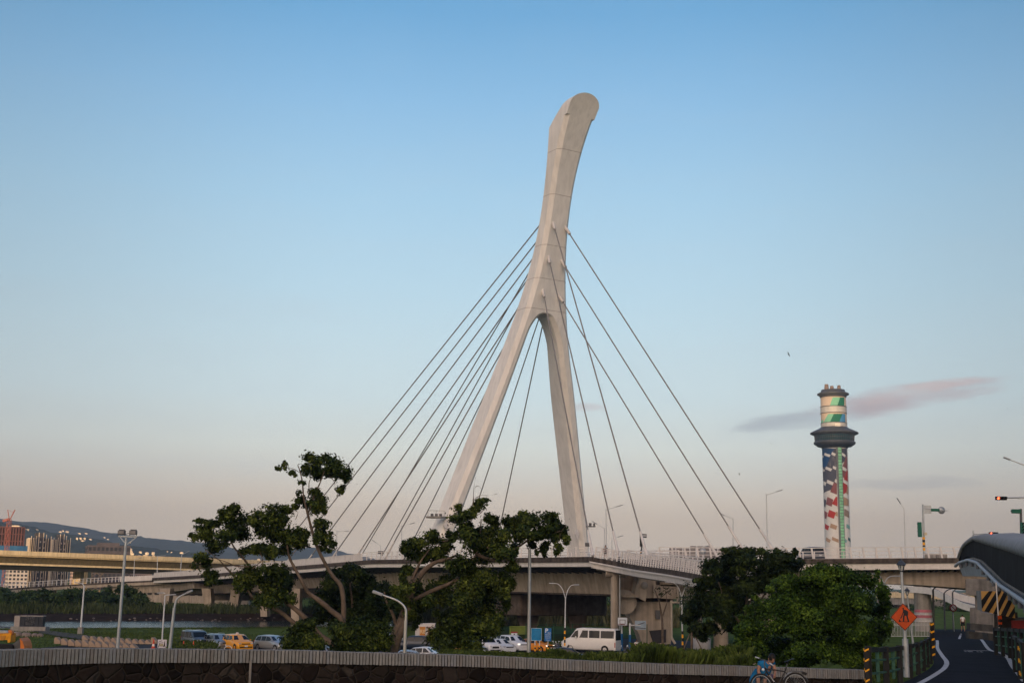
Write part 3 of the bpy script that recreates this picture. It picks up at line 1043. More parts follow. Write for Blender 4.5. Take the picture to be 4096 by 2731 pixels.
# ================================================================== pedestrian ramp curving down towards the viewer
ramp_ = thing('pedestrian_ramp', 'white railed pedestrian ramp sloping down from the bridge deck towards the dark tree', 'ramp', at(2560, 2300, 141))
re = curve_pts([BP(37.6, -13.75, 10.36), at(2478, 2254, 147.5), at(2557, 2268, 141), at(2676, 2284, 131), at(2795, 2305, 121), at(2900, 2328, 112), at(2990, 2358, 104)], 5)
def offs(pts, w):
    out = []
    for i, p in enumerate(pts):
        d = (pts[min(i + 1, len(pts) - 1)] - pts[max(i - 1, 0)])
        d.z = 0
        d.normalize()
        out.append(p + V((-d.y, d.x, 0)) * w)
    return out
def sweep(b, pts, sec, mi=0, cap=True):
    """sweep a vertical section [(offset, dz)] along a polyline"""
    cols = [offs(pts, o) for o, _ in sec]
    b.loft([[cols[k][i] + V((0, 0, sec[k][1])) for k in range(len(sec))] for i in range(len(pts))], mi, cap=cap)
mb = MB(); sweep(mb, re, [(0, -.1), (3.4, -.1), (3.4, -.4), (0, -.4)]); rd = mb.build('ramp_slab', CONC2, ramp_)
mb = MB(); sweep(mb, re, [(-.15, .2), (.25, .2), (.25, -.3), (-.15, -.3)]); sweep(mb, re, [(3.3, .2), (3.6, .2), (3.6, -.3), (3.3, -.3)]); mb.build('kerb', CONCD, rd)
mb = MB(); sweep(mb, re, [(-.3, -.31), (.2, -.31), (.2, -.45), (-.3, -.45)]); sweep(mb, re, [(-.05, -.46), (.25, -.46), (.25, -1.05), (.05, -1.05)]); mb.build('edge_beam', WHITEP, rd)
mb = MB(); sweep(mb, re, [(.6, -.41), (2.9, -.41), (2.4, -1.3), (1.0, -1.3)]); mb.build('ramp_girder', CONC2, ramp_)
railing([p + V((0, 0, .2)) for p in re[1:]], h=1.2, step=.85, parent=ramp_, rails=6, post=.1, lean=V((.16, -.1, 0)))
railing([p + V((0, 0, .2)) for p in offs(re, 3.45)[3:]], h=1.2, step=1.5, parent=ramp_, rails=5)
mb = MB()
for i in (17, 27):
    p = offs(re, 1.7)[i]
    mb.lathe([(.4, 0), (.4, p.z - 1.2)], (p.x, p.y, 0), 16)
mb.build_each('ramp_column', CONC, ramp_)

# ================================================================== elevated road to the right
road = thing('elevated_road', 'elevated concrete road with arched girder and pale railing running to the right', 'overpass', (45, 160, 0))
rc = curve_pts([(18, 153.5, 10.5), (34, 152.3, 10.62), (46, 151.5, 10.85), (53.5, 150.8, 11.0), (62, 150, 11.1), (80, 148, 11.2)], 5)
mb = MB(); sweep(mb, rc, [(0, -.1), (17, -.1), (17, -.5), (0, -.5)]); rs = mb.build('road_slab', CONC2, road)
mb = MB(); sweep(mb, rc, [(-.25, .1), (.3, .1), (.3, -.48), (-.25, -.48)]); mb.build('kerb', CONCD, rs)
mb = MB(); sweep(mb, rc, [(-.1, -.49), (.35, -.49), (.35, -1.25), (.0, -1.2)]); mb.build('edge_beam', WHITEP, rs)
cols = [offs(rc, o) for o in (2.2, 14.5)]
def soff(x):
    return float(np.interp(x, [18, 30, 42, 48, 53, 57, 62], [-3.0, -2.75, -2.75, -2.95, -3.35, -3.7, -4.2]))
mb = MB()
mb.loft([[cols[0][i] + V((0, 0, -.5)), cols[1][i] + V((0, 0, -.5)), cols[1][i] + V((0, 0, soff(rc[i].x))), cols[0][i] + V((0, 0, soff(rc[i].x)))] for i in range(len(rc))], cap=True)
rg = mb.build('road_girder', CONC, road)
mb = MB()
for i in range(len(rc) - 1):
    for t in (.2, .6):
        p = cols[0][i].lerp(cols[0][i + 1], t)
        mb.prism([p + V((0, 0, -.55)), p + V((0, -2.0, -.55)), p + V((0, -2.0, -1.1)), p + V((0, 0, -1.5))], (.18, 0, 0))
mb.build('cantilever_rib', CONCD, rs)
railing([p + V((.0, .05, .1)) for p in rc], h=1.25, step=1.45, parent=road, rails=3, post=.12, lean=V((-.18, 0, 0)), rail=.055)
railing([p + V((0, 0, .0)) for p in offs(rc, 16.8)], h=1.3, step=2, parent=road, rails=3, post=.08)
mb = MB()
for x in (3720, 3765):
    p = at(x, 2240, 158)
    mb.box((p.x, 158, 11.3), (1.3, .6, .8))
mb.build_each('concrete_block', CONC2, road)
# pier of the elevated road at the right end and the cap that carries it
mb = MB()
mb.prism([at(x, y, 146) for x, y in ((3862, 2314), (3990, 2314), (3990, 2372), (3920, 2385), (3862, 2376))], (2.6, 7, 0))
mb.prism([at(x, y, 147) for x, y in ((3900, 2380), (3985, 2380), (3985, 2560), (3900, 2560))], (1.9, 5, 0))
mb.build_each('road_pier', mat('shaded_pier_concrete', (.15, .14, .13), .9, var=.25, streak=.4), road, bevel=.08)  # shade under the bridges is put into this darker grey
# far-left foot of this road, behind the trees
mb = MB()
for x in (26, 32):
    mb.lathe([(.9, -1), (.9, 7.8)], (x, 160, 0), 20)
mb.build_each('road_column', CONC, road)

# ================================================================== curved ramp on the far left
lr = thing('riverside_ramp', 'low curving concrete ramp with bar railing crossing the far riverbank on the left', 'ramp', (-110, 300, 0))
le = curve_pts([BP(-108, -13.4, 7.62), at(660, 2322, 292), at(480, 2331, 299), at(300, 2341, 303), at(150, 2350, 300), at(0, 2360, 294), at(-160, 2371, 284), at(-300, 2380, 272)], 5)
mb = MB(); sweep(mb, le, [(0, 0), (-6.5, 0), (-6.5, -.45), (0, -.45)]); ls = mb.build('ramp_slab', CONC, lr)
mb = MB(); sweep(mb, le, [(.15, .3), (-.2, .3), (-.2, -.05), (.15, -.05)]); mb.build('kerb', CONCD, ls)
mb = MB(); sweep(mb, le, [(.1, -.06), (-.3, -.06), (-.3, -.75), (.1, -.7)]); mb.build('edge_beam', CONC, ls)
mb = MB(); sweep(mb, le[:13], [(-.8, -.46), (-5.6, -.46), (-5.2, -2.4), (-1.1, -2.4)]); mb.build('ramp_girder', CONC, lr)
railing([p + V((0, 0, .3)) for p in le[9:]], h=1.15, step=1.0, parent=lr, rails=2, post=.12)
mb = MB()
for i in range(0, 10):
    mb.beam(le[i] + V((0, 0, .85)), le[i + 1] + V((0, 0, .85)), .14, 1.15)
mb.build('parapet', WHITEP, lr)
mb = MB()
for x, d in ((432, 303), (206, 303), (120, 304), (88, 302), (55, 300), (20, 298), (-30, 293)):
    t = at(x, 2352, d)
    w = .9 if x in (432, 206) else .35
    mb.box((t.x, d + 2, 2.2), (w, w, 4.6 if x != 432 else 7))
mb.build_each('ramp_column', CONC, lr)

# ================================================================== motorway viaduct behind it
hw = thing('motorway_viaduct', 'long sunlit motorway viaduct with ribbed golden side crossing behind the riverside ramp', 'viaduct', (-110, 420, 0))
he = curve_pts([(-256, 260, 15.4), (-203, 306, 14.6), (-150, 350, 13.75), (-124, 376, 13.35), (-99, 401, 13.0), (-62, 438, 12.5), (-20, 482, 12.0), (40, 545, 11.5)], 6)
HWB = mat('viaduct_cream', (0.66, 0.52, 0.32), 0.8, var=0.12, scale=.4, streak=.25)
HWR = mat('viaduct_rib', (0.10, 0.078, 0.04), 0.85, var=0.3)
mb = MB(); sweep(mb, he, [(0, 0), (-.5, 0), (-.5, -1.15), (0, -1.15)]); sweep(mb, he, [(-20, 0), (-20.4, 0), (-20.4, -1.15), (-20, -1.15)]); mb.build('parapet', HWB, hw)
mb = MB(); sweep(mb, he, [(.05, -1.16), (-20, -1.16), (-20, -1.5), (.05, -1.5)]); mb.build('road_slab', HWB, hw)
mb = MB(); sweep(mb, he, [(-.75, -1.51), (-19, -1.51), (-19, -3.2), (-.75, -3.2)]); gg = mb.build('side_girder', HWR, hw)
mb = MB()
d0 = he[0]
for i in range(6, len(he) - 12):
    a, b = offs(he, -.55)[i], offs(he, -.55)[i + 1]
    n = max(1, int((b - a).length / 1.9))
    for k in range(n):
        p = a.lerp(b, k / n)
        mb.beam(p + V((0, 0, -3.15)), p + V((0, 0, -1.5)), (.2 if k % 3 else .42), .4, 0 if k % 2 else 1, up=(0, 1, 0))
mb.build('side_rib', [mat('pale_green_steel', (0.36, 0.40, 0.26), 0.6), HWB], gg)
mb = MB(); sweep(mb, he, [(.1, -3.21), (-19, -3.21), (-19, -3.7), (.1, -3.6)]); mb.build('bottom_flange', HWB, hw)
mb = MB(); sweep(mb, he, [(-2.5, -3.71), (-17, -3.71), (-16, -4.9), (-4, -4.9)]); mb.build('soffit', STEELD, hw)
mb = MB()
for x0, x1, d in ((299, 329, 372), (332, 357, 382)):
    a, b = at(x0, 2300, d), at(x1, 2300, d)
    mb.box(((a.x + b.x) / 2, d, 4.4), (b.x - a.x, 3, 9.6))
    mb.box(((a.x + b.x) / 2, d, 9.6), (b.x - a.x + 1.0, 3.4, 1.3))
for p in (he[2], he[30], he[36]):
    mb.box((p.x + 1, p.y + 4, 4.4), (2.4, 3, 9.6))
mb.build_each('viaduct_pier', HWB, hw)
# ================================================================== stone wall in the foreground
WALLP = [(-260, 2612, 2690, 25.5), (0, 2599, 2665, 27), (200, 2594, 2657, 28), (400, 2592, 2650, 28.8), (700, 2595, 2644, 30), (1000, 2598, 2646, 31), (1200, 2600, 2649, 31.6), (1450, 2608, 2652, 32.4), (1900, 2620, 2663, 34), (2350, 2641, 2681, 35.7), (2650, 2653, 2691, 36.9), (2950, 2662, 2697, 38.2), (3300, 2674, 2707, 39.8), (3468, 2678, 2711, 40.6)]
COPH = interp([0, 400, 700, 1200, 1900, 2650, 3468], [.335, .315, .295, .29, .283, .276, .27])
top = [at(x, yt, d) for x, yt, yb, d in WALLP]
topc = curve_pts(top, 14)
wall = thing('stone_wall', 'low dark rubble stone wall with pale upright brick coping running across the foreground', 'wall', (topc[0].x, topc[0].y, 4.6))
M = bpy.data.materials.new('rubble_stone'); M.use_nodes = True
nt = M.node_tree; N, L = nt.nodes, nt.links; b_ = N['Principled BSDF']; b_.inputs['Roughness'].default_value = .9; b_.inputs['Specular IOR Level'].default_value = .06
tc_ = N.new('ShaderNodeTexCoord'); ns_ = N.new('ShaderNodeTexNoise'); ns_.inputs['Scale'].default_value = 2.2
L.new(tc_.outputs['Object'], ns_.inputs['Vector'])
mxv = N.new('ShaderNodeMix'); mxv.data_type = 'RGBA'; mxv.inputs['Factor'].default_value = .14
L.new(tc_.outputs['Object'], mxv.inputs['A']); L.new(ns_.outputs['Color'], mxv.inputs['B'])
v1 = N.new('ShaderNodeTexVoronoi'); v1.inputs['Scale'].default_value = 3.7
v2 = N.new('ShaderNodeTexVoronoi'); v2.feature = 'DISTANCE_TO_EDGE'; v2.inputs['Scale'].default_value = 3.7
for v_ in (v1, v2): L.new(mxv.outputs['Result'], v_.inputs['Vector'])
sepc = N.new('ShaderNodeSeparateColor'); L.new(v1.outputs['Color'], sepc.inputs[0])
rp = N.new('ShaderNodeValToRGB')
for i, (p, c) in enumerate(((0.0, (.009, .007, .006)), (.3, (.017, .012, .010)), (.55, (.026, .020, .016)), (.8, (.020, .013, .011)), (1.0, (.046, .038, .032)))):
    e = rp.color_ramp.elements[i] if i < 2 else rp.color_ramp.elements.new(p)
    e.position = p; e.color = (*c, 1)
L.new(sepc.outputs['Red'], rp.inputs['Fac'])
nf = N.new('ShaderNodeTexNoise'); nf.inputs['Scale'].default_value = 9; nf.inputs['Detail'].default_value = 6; L.new(tc_.outputs['Object'], nf.inputs['Vector'])
mr_ = N.new('ShaderNodeMapRange'); mr_.inputs['To Min'].default_value = .5; mr_.inputs['To Max'].default_value = 1.5; L.new(nf.outputs['Fac'], mr_.inputs['Value'])
sv = N.new('ShaderNodeVectorMath'); sv.operation = 'SCALE'; L.new(rp.outputs['Color'], sv.inputs[0]); L.new(mr_.outputs['Result'], sv.inputs['Scale'])
ed = N.new('ShaderNodeMapRange'); ed.inputs['From Min'].default_value = .015; ed.inputs['From Max'].default_value = .05; ed.inputs['To Min'].default_value = 0.75; ed.inputs['To Max'].default_value = 0; L.new(v2.outputs['Distance'], ed.inputs['Value'])
mm = N.new('ShaderNodeMix'); mm.data_type = 'RGBA'; L.new(ed.outputs['Result'], mm.inputs['Factor']); L.new(sv.outputs['Vector'], mm.inputs['A']); mm.inputs['B'].default_value = (.042, .035, .028, 1)
L.new(mm.outputs['Result'], b_.inputs['Base Color'])
hh_ = N.new('ShaderNodeMapRange'); hh_.inputs['From Max'].default_value = .12; L.new(v2.outputs['Distance'], hh_.inputs['Value'])
ha = N.new('ShaderNodeMath'); ha.operation = 'MULTIPLY_ADD'; ha.inputs[1].default_value = .35; L.new(nf.outputs['Fac'], ha.inputs[0]); L.new(hh_.outputs['Result'], ha.inputs[2])
bp_ = N.new('ShaderNodeBump'); bp_.inputs['Strength'].default_value = .8; bp_.inputs['Distance'].default_value = .06; L.new(ha.outputs[0], bp_.inputs['Height']); L.new(bp_.outputs['Normal'], b_.inputs['Normal'])
mb = MB()
sweep(mb, topc, [(-.0, -.30), (.40, -.30), (.40, -2.6), (-.0, -2.6)])
mb.build('stone_face', M, wall)
mb = MB()
g = random.Random(5)
seglen = [(topc[i + 1] - topc[i]).length for i in range(len(topc) - 1)]
tot = sum(seglen); n = int(tot / .087)
cum = np.concatenate([[0], np.cumsum(seglen)])
off0 = offs(topc, .17)
for k in range(n):
    t = tot * (k + .5) / n
    i = min(int(np.searchsorted(cum, t)) - 1, len(seglen) - 1); i = max(i, 0)
    f_ = (t - cum[i]) / seglen[i]
    c = off0[i].lerp(off0[i + 1], f_)
    d = (topc[i + 1] - topc[i]); ang = math.atan2(d.y, d.x)
    hgt = COPH(CX + c.x / c.y * FPX)
    mb.box(c + V((0, 0, -hgt / 2 + g.uniform(-.004, .004))), (.060 + g.uniform(-.005, .003), .48 + g.uniform(-.012, .012), hgt), g.choice((0, 0, 0, 0, 1, 2, 3)), rz=ang + g.uniform(-.02, .02))
mb.build('coping', [mat('coping_brick', (.215, .21, .198), .95, var=.16, scale=9, bump=.4, bscale=30, spec=.05), mat('coping_brick_grey', (.205, .208, .21), .95, var=.16, scale=9, spec=.05), mat('coping_brick_brown', (.19, .175, .16), .95, var=.16, scale=9, spec=.05), mat('coping_brick_pale', (.245, .235, .218), .95, var=.16, scale=9, spec=.05)], wall)
mb = MB(); sweep(mb, topc, [(.05, -.02), (.33, -.02), (.33, -.31), (.05, -.31)]); mb.build('mortar', mat('mortar_dark', (.018, .015, .013), .95, spec=.02), wall)
mb = MB()
sweep(mb, topc, [(.385, -.36), (3.2, -.42), (9.5, -2.7), (9.5, -4.6), (.385, -4.6)])
tag(mb.build('grass_bank', GRASS), kind='structure')
mb = MB(); p = at(1003, 2640, 30.96); mb.beam(p + V((0, 0, -.0)), p + V((.012, 0, -1.8)), .05, .05); mb.build('drip_stain', mat('lime_stain', (.19, .175, .16), .9, var=.5), wall)

# ================================================================== foot and cycle path on the right
def on_path(x, y, dz=.10):
    z = 3.5
    for _ in range(25):
        p = on_z(x, y, z)
        z = .5 * z + .5 * (path_z(min(max(p.y, 30), 190)) + dz)
    return p
def z7(x, y):
    return (3400 + x / 2.952, 2200 + y / 2.952)
lft = [(560, 1660), (800, 1560), (980, 1460), (1085, 1385), (1112, 1315), (1062, 1240), (1012, 1150), (1015, 1085), (1005, 1030), (985, 985), (975, 955), (985, 930)]
rgt = [(2350, 1660), (2050, 1560), (1960, 1460), (1885, 1360), (1830, 1262), (1740, 1205), (1620, 1170), (1545, 1065), (1500, 1020), (1470, 985), (1440, 955), (1400, 930)]
lp = [on_path(*z7(*p)) for p in lft]; rp_ = [on_path(*z7(*p)) for p in rgt]
mb = MB()
lc, rcv = curve_pts(lp, 5), curve_pts(rp_, 5)
mb.loft([[a + V((-.5, 0, 0)), a, a.lerp(b, .5), b, b + V((3.2, 0, 0))] for a, b in zip(lc, rcv)], closed=False, smooth=True)
tag(mb.build('cycle_path', mat('path_asphalt', (.017, .0195, .026), .95, spec=.03, var=.3, scale=.8, bump=.25, bscale=40)), kind='structure')
mb = MB()
def line_on(pts, w, mi=0, dash=None):
    o = offs(pts, w)
    for i in range(len(pts) - 1):
        mb.quad(pts[i] + V((0, 0, .012)), pts[i + 1] + V((0, 0, .012)), o[i + 1] + V((0, 0, .012)), o[i] + V((0, 0, .012)), mi)
line_on(lc[:38], -.22); line_on(rcv[:40], -.24)
a, b = on_path(*z7(1338, 1178)), on_path(*z7(1630, 1183)); line_on([a, b], -.3)
a, b = on_path(*z7(1345, 1192)), on_path(*z7(1560, 1196))
for k in range(6):
    if k != 3: line_on([a.lerp(b, k / 6), a.lerp(b, (k + .55 + .3 * (k % 2)) / 6)], -.5)
a, b = on_path(*z7(1210, 1010)), on_path(*z7(1180, 1040)); 
a, b = on_path(*z7(1323, 985)), on_path(*z7(1303, 1045)); line_on([a, b], -.2)
tag(mb.build('path_markings', WHITEM), kind='structure')

# green timber-look fences
FENG = mat('fence_green', (.026, .078, .052), .6, var=.25, scale=4)
FEND = mat('fence_dark', (.013, .013, .012), .7, var=.25, scale=4)
def striped_post(px, yt, yb, d, w, label, group, m_dark=BLACK, n=7):
    a, b = at(px, yb, d), at(px, yt, d)
    t = thing('striped_post', label, 'post', a, group)
    h = b.z - a.z
    mb = MB()
    mb.box((a.x, a.y, a.z + h / 2), (w, w * .8, h)); mb.build('post', m_dark, t)
    mb = MB()
    st = h / n
    for k in range(0, n, 2):
        z0 = a.z + h - (k + 1) * st
        for s_ in (-1, 1):
            y_ = a.y + s_ * (w * .4 + .004)
            mb.quad((a.x - w / 2, y_, z0 + .03), (a.x + w / 2, y_, z0 + .1), (a.x + w / 2, y_, z0 + st), (a.x - w / 2, y_, z0 + st - .06))
        for s_ in (-1, 1):
            x_ = a.x + s_ * (w / 2 + .004)
            mb.quad((x_, a.y - w * .4, z0 + .07), (x_, a.y + w * .4, z0 + .07), (x_, a.y + w * .4, z0 + st), (x_, a.y - w * .4, z0 + st))
    mb.build('reflective_stripe', YEL, t)
    return t
def fence(name, label, pts, h, group=None, npost=8):
    """posts, a dark top rail, two green rails, slim green bars"""
    t = thing(name, label, 'fence', pts[0], group)
    P = curve_pts(pts, 8)
    top_, mid_, bars, posts = MB(), MB(), MB(), MB()
    seg = [(P[i + 1] - P[i]).length for i in range(len(P) - 1)]; tot = sum(seg); cum = np.concatenate([[0], np.cumsum(seg)])
    def pt(s):
        i = max(0, min(int(np.searchsorted(cum, s)) - 1, len(seg) - 1))
        return P[i].lerp(P[i + 1], (s - cum[i]) / seg[i])
    for i in range(len(P) - 1):
        top_.beam(P[i] + V((0, 0, h)), P[i + 1] + V((0, 0, h)), .09, .14)
        for z in (.28, .68):
            mid_.beam(P[i] + V((0, 0, h * z)), P[i + 1] + V((0, 0, h * z)), .05, .06)
    for k in range(npost + 1):
        p = pt(tot * k / npost)
        q_ = MB(); q_.beam(p + V((0, 0, -.2)), p + V((0, 0, h + .1)), .16, .14); q_.build('post', FEND, t)
        if k < npost:
            p = pt(tot * (k + .5) / npost); bars.beam(p, p + V((0, 0, h)), .1, .06)
    top_.build('top_rail', FEND, t); mid_.build('rail', FENG, t); bars.build_each('bar', FENG, t)
    return t
fb = [at(*z7(225, 1568), 38.4), at(*z7(500, 1520), 43), at(*z7(700, 1450), 48), at(*z7(850, 1380), 54), at(*z7(950, 1290), 62)]
fence('green_fence', 'dark green post and rail fence left of the curving path, behind the yellow striped post', fb, .95, 'green fences along the path', 7)
striped_post(3469, 2590, 2732, 38.0, .125, 'black and yellow striped post at the end of the stone wall', 'striped posts beside the path')
striped_post(3733, 2489, 2625, 66, .17, 'tall black and yellow striped post at the far end of the left green fence', 'striped posts beside the path', n=9)
fb = [at(*z7(1725, 1185), 66), at(*z7(1880, 1215), 60), at(*z7(2000, 1250), 55), at(*z7(2120, 1290), 50)]
fence('green_fence', 'dark green fence with pale slots right of the path below the hazard striped beam', fb, 1.05, 'green fences along the path', 5)
fb = [at(*z7(1950, 1375), 52), at(*z7(2010, 1450), 47), at(*z7(2080, 1560), 42)]
fence('green_fence', 'short green fence at the bottom right corner of the view', fb, 1.15, 'green fences along the path', 2)
striped_post(4089, 2582, 2706, 46, .16, 'broad black and yellow striped post at the right edge of the picture', 'striped posts beside the path', n=5)
striped_post(3982, 2560, 2600, 70, .09, 'thin worn red and white marker post beside the right fence', None)

# road-works sign on a lamp standard
p = at(3616, 2466, 45.6)
pole_b, pole_t = at(3625, 2671, 46), at(3606, 2286, 46)
lampt = thing('park_lamp', 'silver lamp post with dark hexagonal lantern, carrying the orange road works sign', 'street lamp', pole_b, 'lantern lamps along the path')
mb = MB(); mb.tube([pole_b + V((0, 0, -.3)), pole_b + V((0, 0, .9)), pole_t], [.085, .06, .045], 12); mb.tube([pole_b + V((0, 0, -.3)), pole_b + V((0, 0, 1.0))], .11, 12); mb.build('pole', STEEL, lampt)
LGLASS = mat('lantern_glass', (.42, .44, .44), .25, var=.1)
def lantern(t, c, s):
    mb = MB(); mb.lathe([(.06 * s, -.02 * s), (.11 * s, .05 * s), (.19 * s, .36 * s), (0, .36 * s)], c, 6, smooth=False); mb.build('lantern_glass', LGLASS, t)
    mb = MB(); mb.lathe([(.0, .355 * s), (.3 * s, .345 * s), (.25 * s, .42 * s), (.14 * s, .56 * s), (.05 * s, .62 * s), (.045 * s, .68 * s), (.0, .74 * s)], c, 6, smooth=False)
    for k in range(6):
        a_ = PI / 3 * k
        mb.beam(V(c) + V((.11 * s * math.cos(a_), .11 * s * math.sin(a_), .05 * s)), V(c) + V((.2 * s * math.cos(a_), .2 * s * math.sin(a_), .36 * s)), .02, .02)
    mb.lathe([(.05 * s, -.12 * s), (.08 * s, -.02 * s), (.12 * s, .04 * s)], c, 8)
    mb.build('lantern_cap', mat('lantern_iron', (.05, .06, .075), .5, .3), t)
lantern(lampt, pole_t + V((0, 0, .02)), .62)
sg = thing('road_works_sign', 'orange diamond road works sign with a digging worker, strapped to the lamp post', 'traffic sign', p)
hd = px2m(53, 45.6)
ORG = mat('sign_orange', (.40, .052, .006), .45, var=.18, scale=9)
mb = MB(); y_ = p.y
def dia(r, y):
    return [(p.x - r * 1.0, y, p.z - r * .04), (p.x + .02, y, p.z - r), (p.x + r, y, p.z + .0), (p.x - .02, y, p.z + r)]
mb.prism(dia(hd, y_), (0, .012, 0)); mb.build('sign_plate', mat('sign_edge', (.30, .06, .01), .5), sg)
mb = MB(); mb.add(dia(hd * .985, y_ - .004), [(0, 1, 2, 3)], 1); mb.add(dia(hd * .93, y_ - .008), [(0, 1, 2, 3)], 0); mb.build('sign_face', [ORG, BLACK], sg)
mb = MB()
def pic(pts):
    k = hd / 545
    n = len(pts)
    mb.prism([(p.x + (x - 790) * k, y_ - .015, p.z - (y - 790) * k) for x, y in pts], (0, .004, 0))
pic([(730, 440), (760, 428), (795, 440), (800, 475), (785, 500), (745, 490)])
pic([(755, 500), (860, 505), (930, 540), (965, 600), (950, 700), (935, 740), (760, 740), (775, 650), (755, 560)])
pic([(745, 740), (815, 740), (785, 960), (725, 965)]); pic([(875, 740), (935, 735), (990, 970), (930, 970)])
pic([(635, 800), (665, 790), (760, 560), (780, 590), (680, 840), (640, 870)])
pic([(560, 970), (590, 870), (615, 905), (655, 970)]); pic([(560, 965), (1000, 965), (1000, 985), (560, 985)])
mb.build('worker_symbol', BLACK, sg)
# second lantern further down
a, b = at(3652, 2560, 92), at(3629, 2378, 92)
t2 = thing('park_lamp', 'silver lamp post with dark lantern further down the path, partly behind the orange sign', 'street lamp', a, 'lantern lamps along the path')
mb = MB(); mb.tube([a + V((0, 0, -.3)), b], [.08, .05], 10); mb.build('pole', STEEL, t2)
lantern(t2, b, .75)

# ================================================================== arched footbridge with dark screens, top right
DX = [3836, 3850, 3870, 3890, 3915, 3940, 3965, 3990, 4015, 4040, 4070, 4100, 4150, 4210, 4280]
dd = interp([3839, 3890, 3940, 4000, 4050, 4095, 4150, 4280], [112, 104, 96, 84, 73, 64, 57, 46])
ytop = interp([3836, 3846, 3860, 3893, 3936, 4015, 4095, 4280], [2226, 2190, 2164, 2141, 2138, 2154, 2168, 2200])
ycan = interp([3836, 3846, 3860, 3896, 3962, 4042, 4095, 4280], [2236, 2206, 2184, 2160, 2181, 2205, 2223, 2290])
ypan = interp([3836, 3862, 3888, 3930, 3973, 4015, 4052, 4095, 4280], [2252, 2227, 2223, 2239, 2281, 2324, 2356, 2382, 2500])
ygt = interp([3836, 3850, 3888, 3925, 3973, 4015, 4095, 4280], [2262, 2250, 2238, 2249, 2296, 2336, 2387, 2510])
ygb = interp([3836, 3888, 3925, 3952, 3989, 4042, 4095, 4280], [2303, 2303, 2306, 2334, 2349, 2393, 2456, 2640])
fbg = thing('arched_footbridge', 'arched grey footbridge with dark mesh screens and a silver canopy, curving down at the right', 'footbridge', at(3930, 2400, 97))
SIDE = V((.96, -.27, 0))
DXF = list(np.linspace(3836, 4280, 60))
def stn(fy):
    return [at(x, fy(x), dd(x)) for x in DXF]
T, C_, Pn, G1, G2 = stn(ytop), stn(ycan), stn(ypan), stn(ygt), stn(ygb)
SCRN = mat('mesh_screen', (.016, .016, .019), .7, var=.5, scale=.8, streak=.6, spec=.02)
CANO = mat('canopy_metal', (.24, .24, .24), .8, .0, var=.2, scale=1.2)
FBW = mat('footbridge_paint', (.33, .355, .385), .55, var=.15, scale=.6, streak=.25)
mb = MB(); mb.loft([[c, c + SIDE * .08, q + SIDE * .08, q] for c, q in zip(C_, Pn)], cap=True); scr = mb.build('mesh_screen', SCRN, fbg)
mb = MB(); mb.loft([[c + SIDE * 4, c + SIDE * 4.08, q + SIDE * 4.08, q + SIDE * 4] for c, q in zip(C_, Pn)], cap=True); mb.build('mesh_screen', SCRN, fbg)
mb = MB()
mb.loft([[c - SIDE * .12, (c + t_) / 2 - SIDE * .2, t_ - SIDE * .02, t_ + SIDE * .7 + V((0, 0, .1)), t_ + SIDE * 2.1 + V((0, 0, .16)), t_ + SIDE * 4.1, c + SIDE * 4.2, c + SIDE * 2 + V((0, 0, .15))] for c, t_ in zip(C_, T)], cap=True, smooth=True)
mb.build('canopy', CANO, fbg)
mb = MB()
for i in range(2, len(DXF), 2):
    t_, c = T[i], C_[i]
    mb.loft([[c - SIDE * .16, (c + t_) / 2 - SIDE * .25, t_ - SIDE * .05], [c - SIDE * .16 + V((.06, .2, 0)), (c + t_) / 2 - SIDE * .25 + V((.06, .2, 0)), t_ - SIDE * .05 + V((.06, .2, 0))]], closed=False)
mb.build('canopy_rib', STEELD, fbg)
mb = MB(); mb.tube([p - SIDE * .3 + V((0, 0, -.02)) for p in G1], .13, 10); mb.build('rail_pipe', FBW, fbg)
mb = MB()
for i in range(3, len(DXF), 3):
    p = G1[i] - SIDE * .3
    mb.tube([p + V((0, 0, -.1)), p + V((0, 0, -.45))], [.11, .13], 10)
mb.build_each('lamp_pot', mat('pot_grey', (.11, .115, .125), .6), fbg)
mb = MB(); mb.loft([[a, a + SIDE * 4, b + SIDE * 3.6, b + SIDE * .3] for a, b in zip(G1, G2)], cap=True); mb.build('arch_girder', FBW, fbg)
mb = MB(); mb.loft([[a + V((0, 0, .05)), a + SIDE * 4 + V((0, 0, .05)), a + SIDE * 4 + V((0, 0, .2)), a + V((0, 0, .2))] for a in G1], cap=True); mb.build('walkway_slab', CONC2, fbg)
# hazard striped cross beam that carries it
hz = thing('hazard_beam', 'concrete beam end painted with slanting black and yellow hazard stripes over the path', 'barrier', at(3990, 2440, 72))
HB = [z7(1545, 480), z7(1800, 480), z7(1880, 560), z7(1945, 655), z7(1948, 800), z7(1690, 745), z7(1560, 715)]
mb = MB(); mb.prism([at(*q, 72) for q in HB], (1.0, 3.5, 0)); mb.build('beam', CONC2, hz)
mb = MB(); mb.add([at(*q, 71.98) for q in HB], [tuple(range(7))]); mb.build('yellow_board', mat('board_yellow', (.46, .27, .085), .6, var=.15, scale=2), hz)
mb = MB()
for q in (((1640, 480), (1684, 480), (1558, 690), (1550, 590)), ((1728, 480), (1790, 480), (1640, 732), (1585, 720)), ((1815, 493), (1852, 530), (1745, 756), (1690, 744)), ((1880, 562), (1912, 610), (1838, 776), (1780, 762)), ((1946, 660), (1947, 735), (1915, 793), (1868, 783))):
    mb.add([at(*z7(*c), 71.95) for c in q], [(0, 1, 2, 3)])
mb.build('black_stripe', BLACK, hz)
mb = MB()
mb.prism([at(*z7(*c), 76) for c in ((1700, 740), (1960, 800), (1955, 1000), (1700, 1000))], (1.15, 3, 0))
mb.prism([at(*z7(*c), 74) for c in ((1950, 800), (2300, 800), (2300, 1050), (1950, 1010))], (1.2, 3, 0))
hp = mb.build_each('beam_wall', MATS['shaded_pier_concrete'], hz)[0]
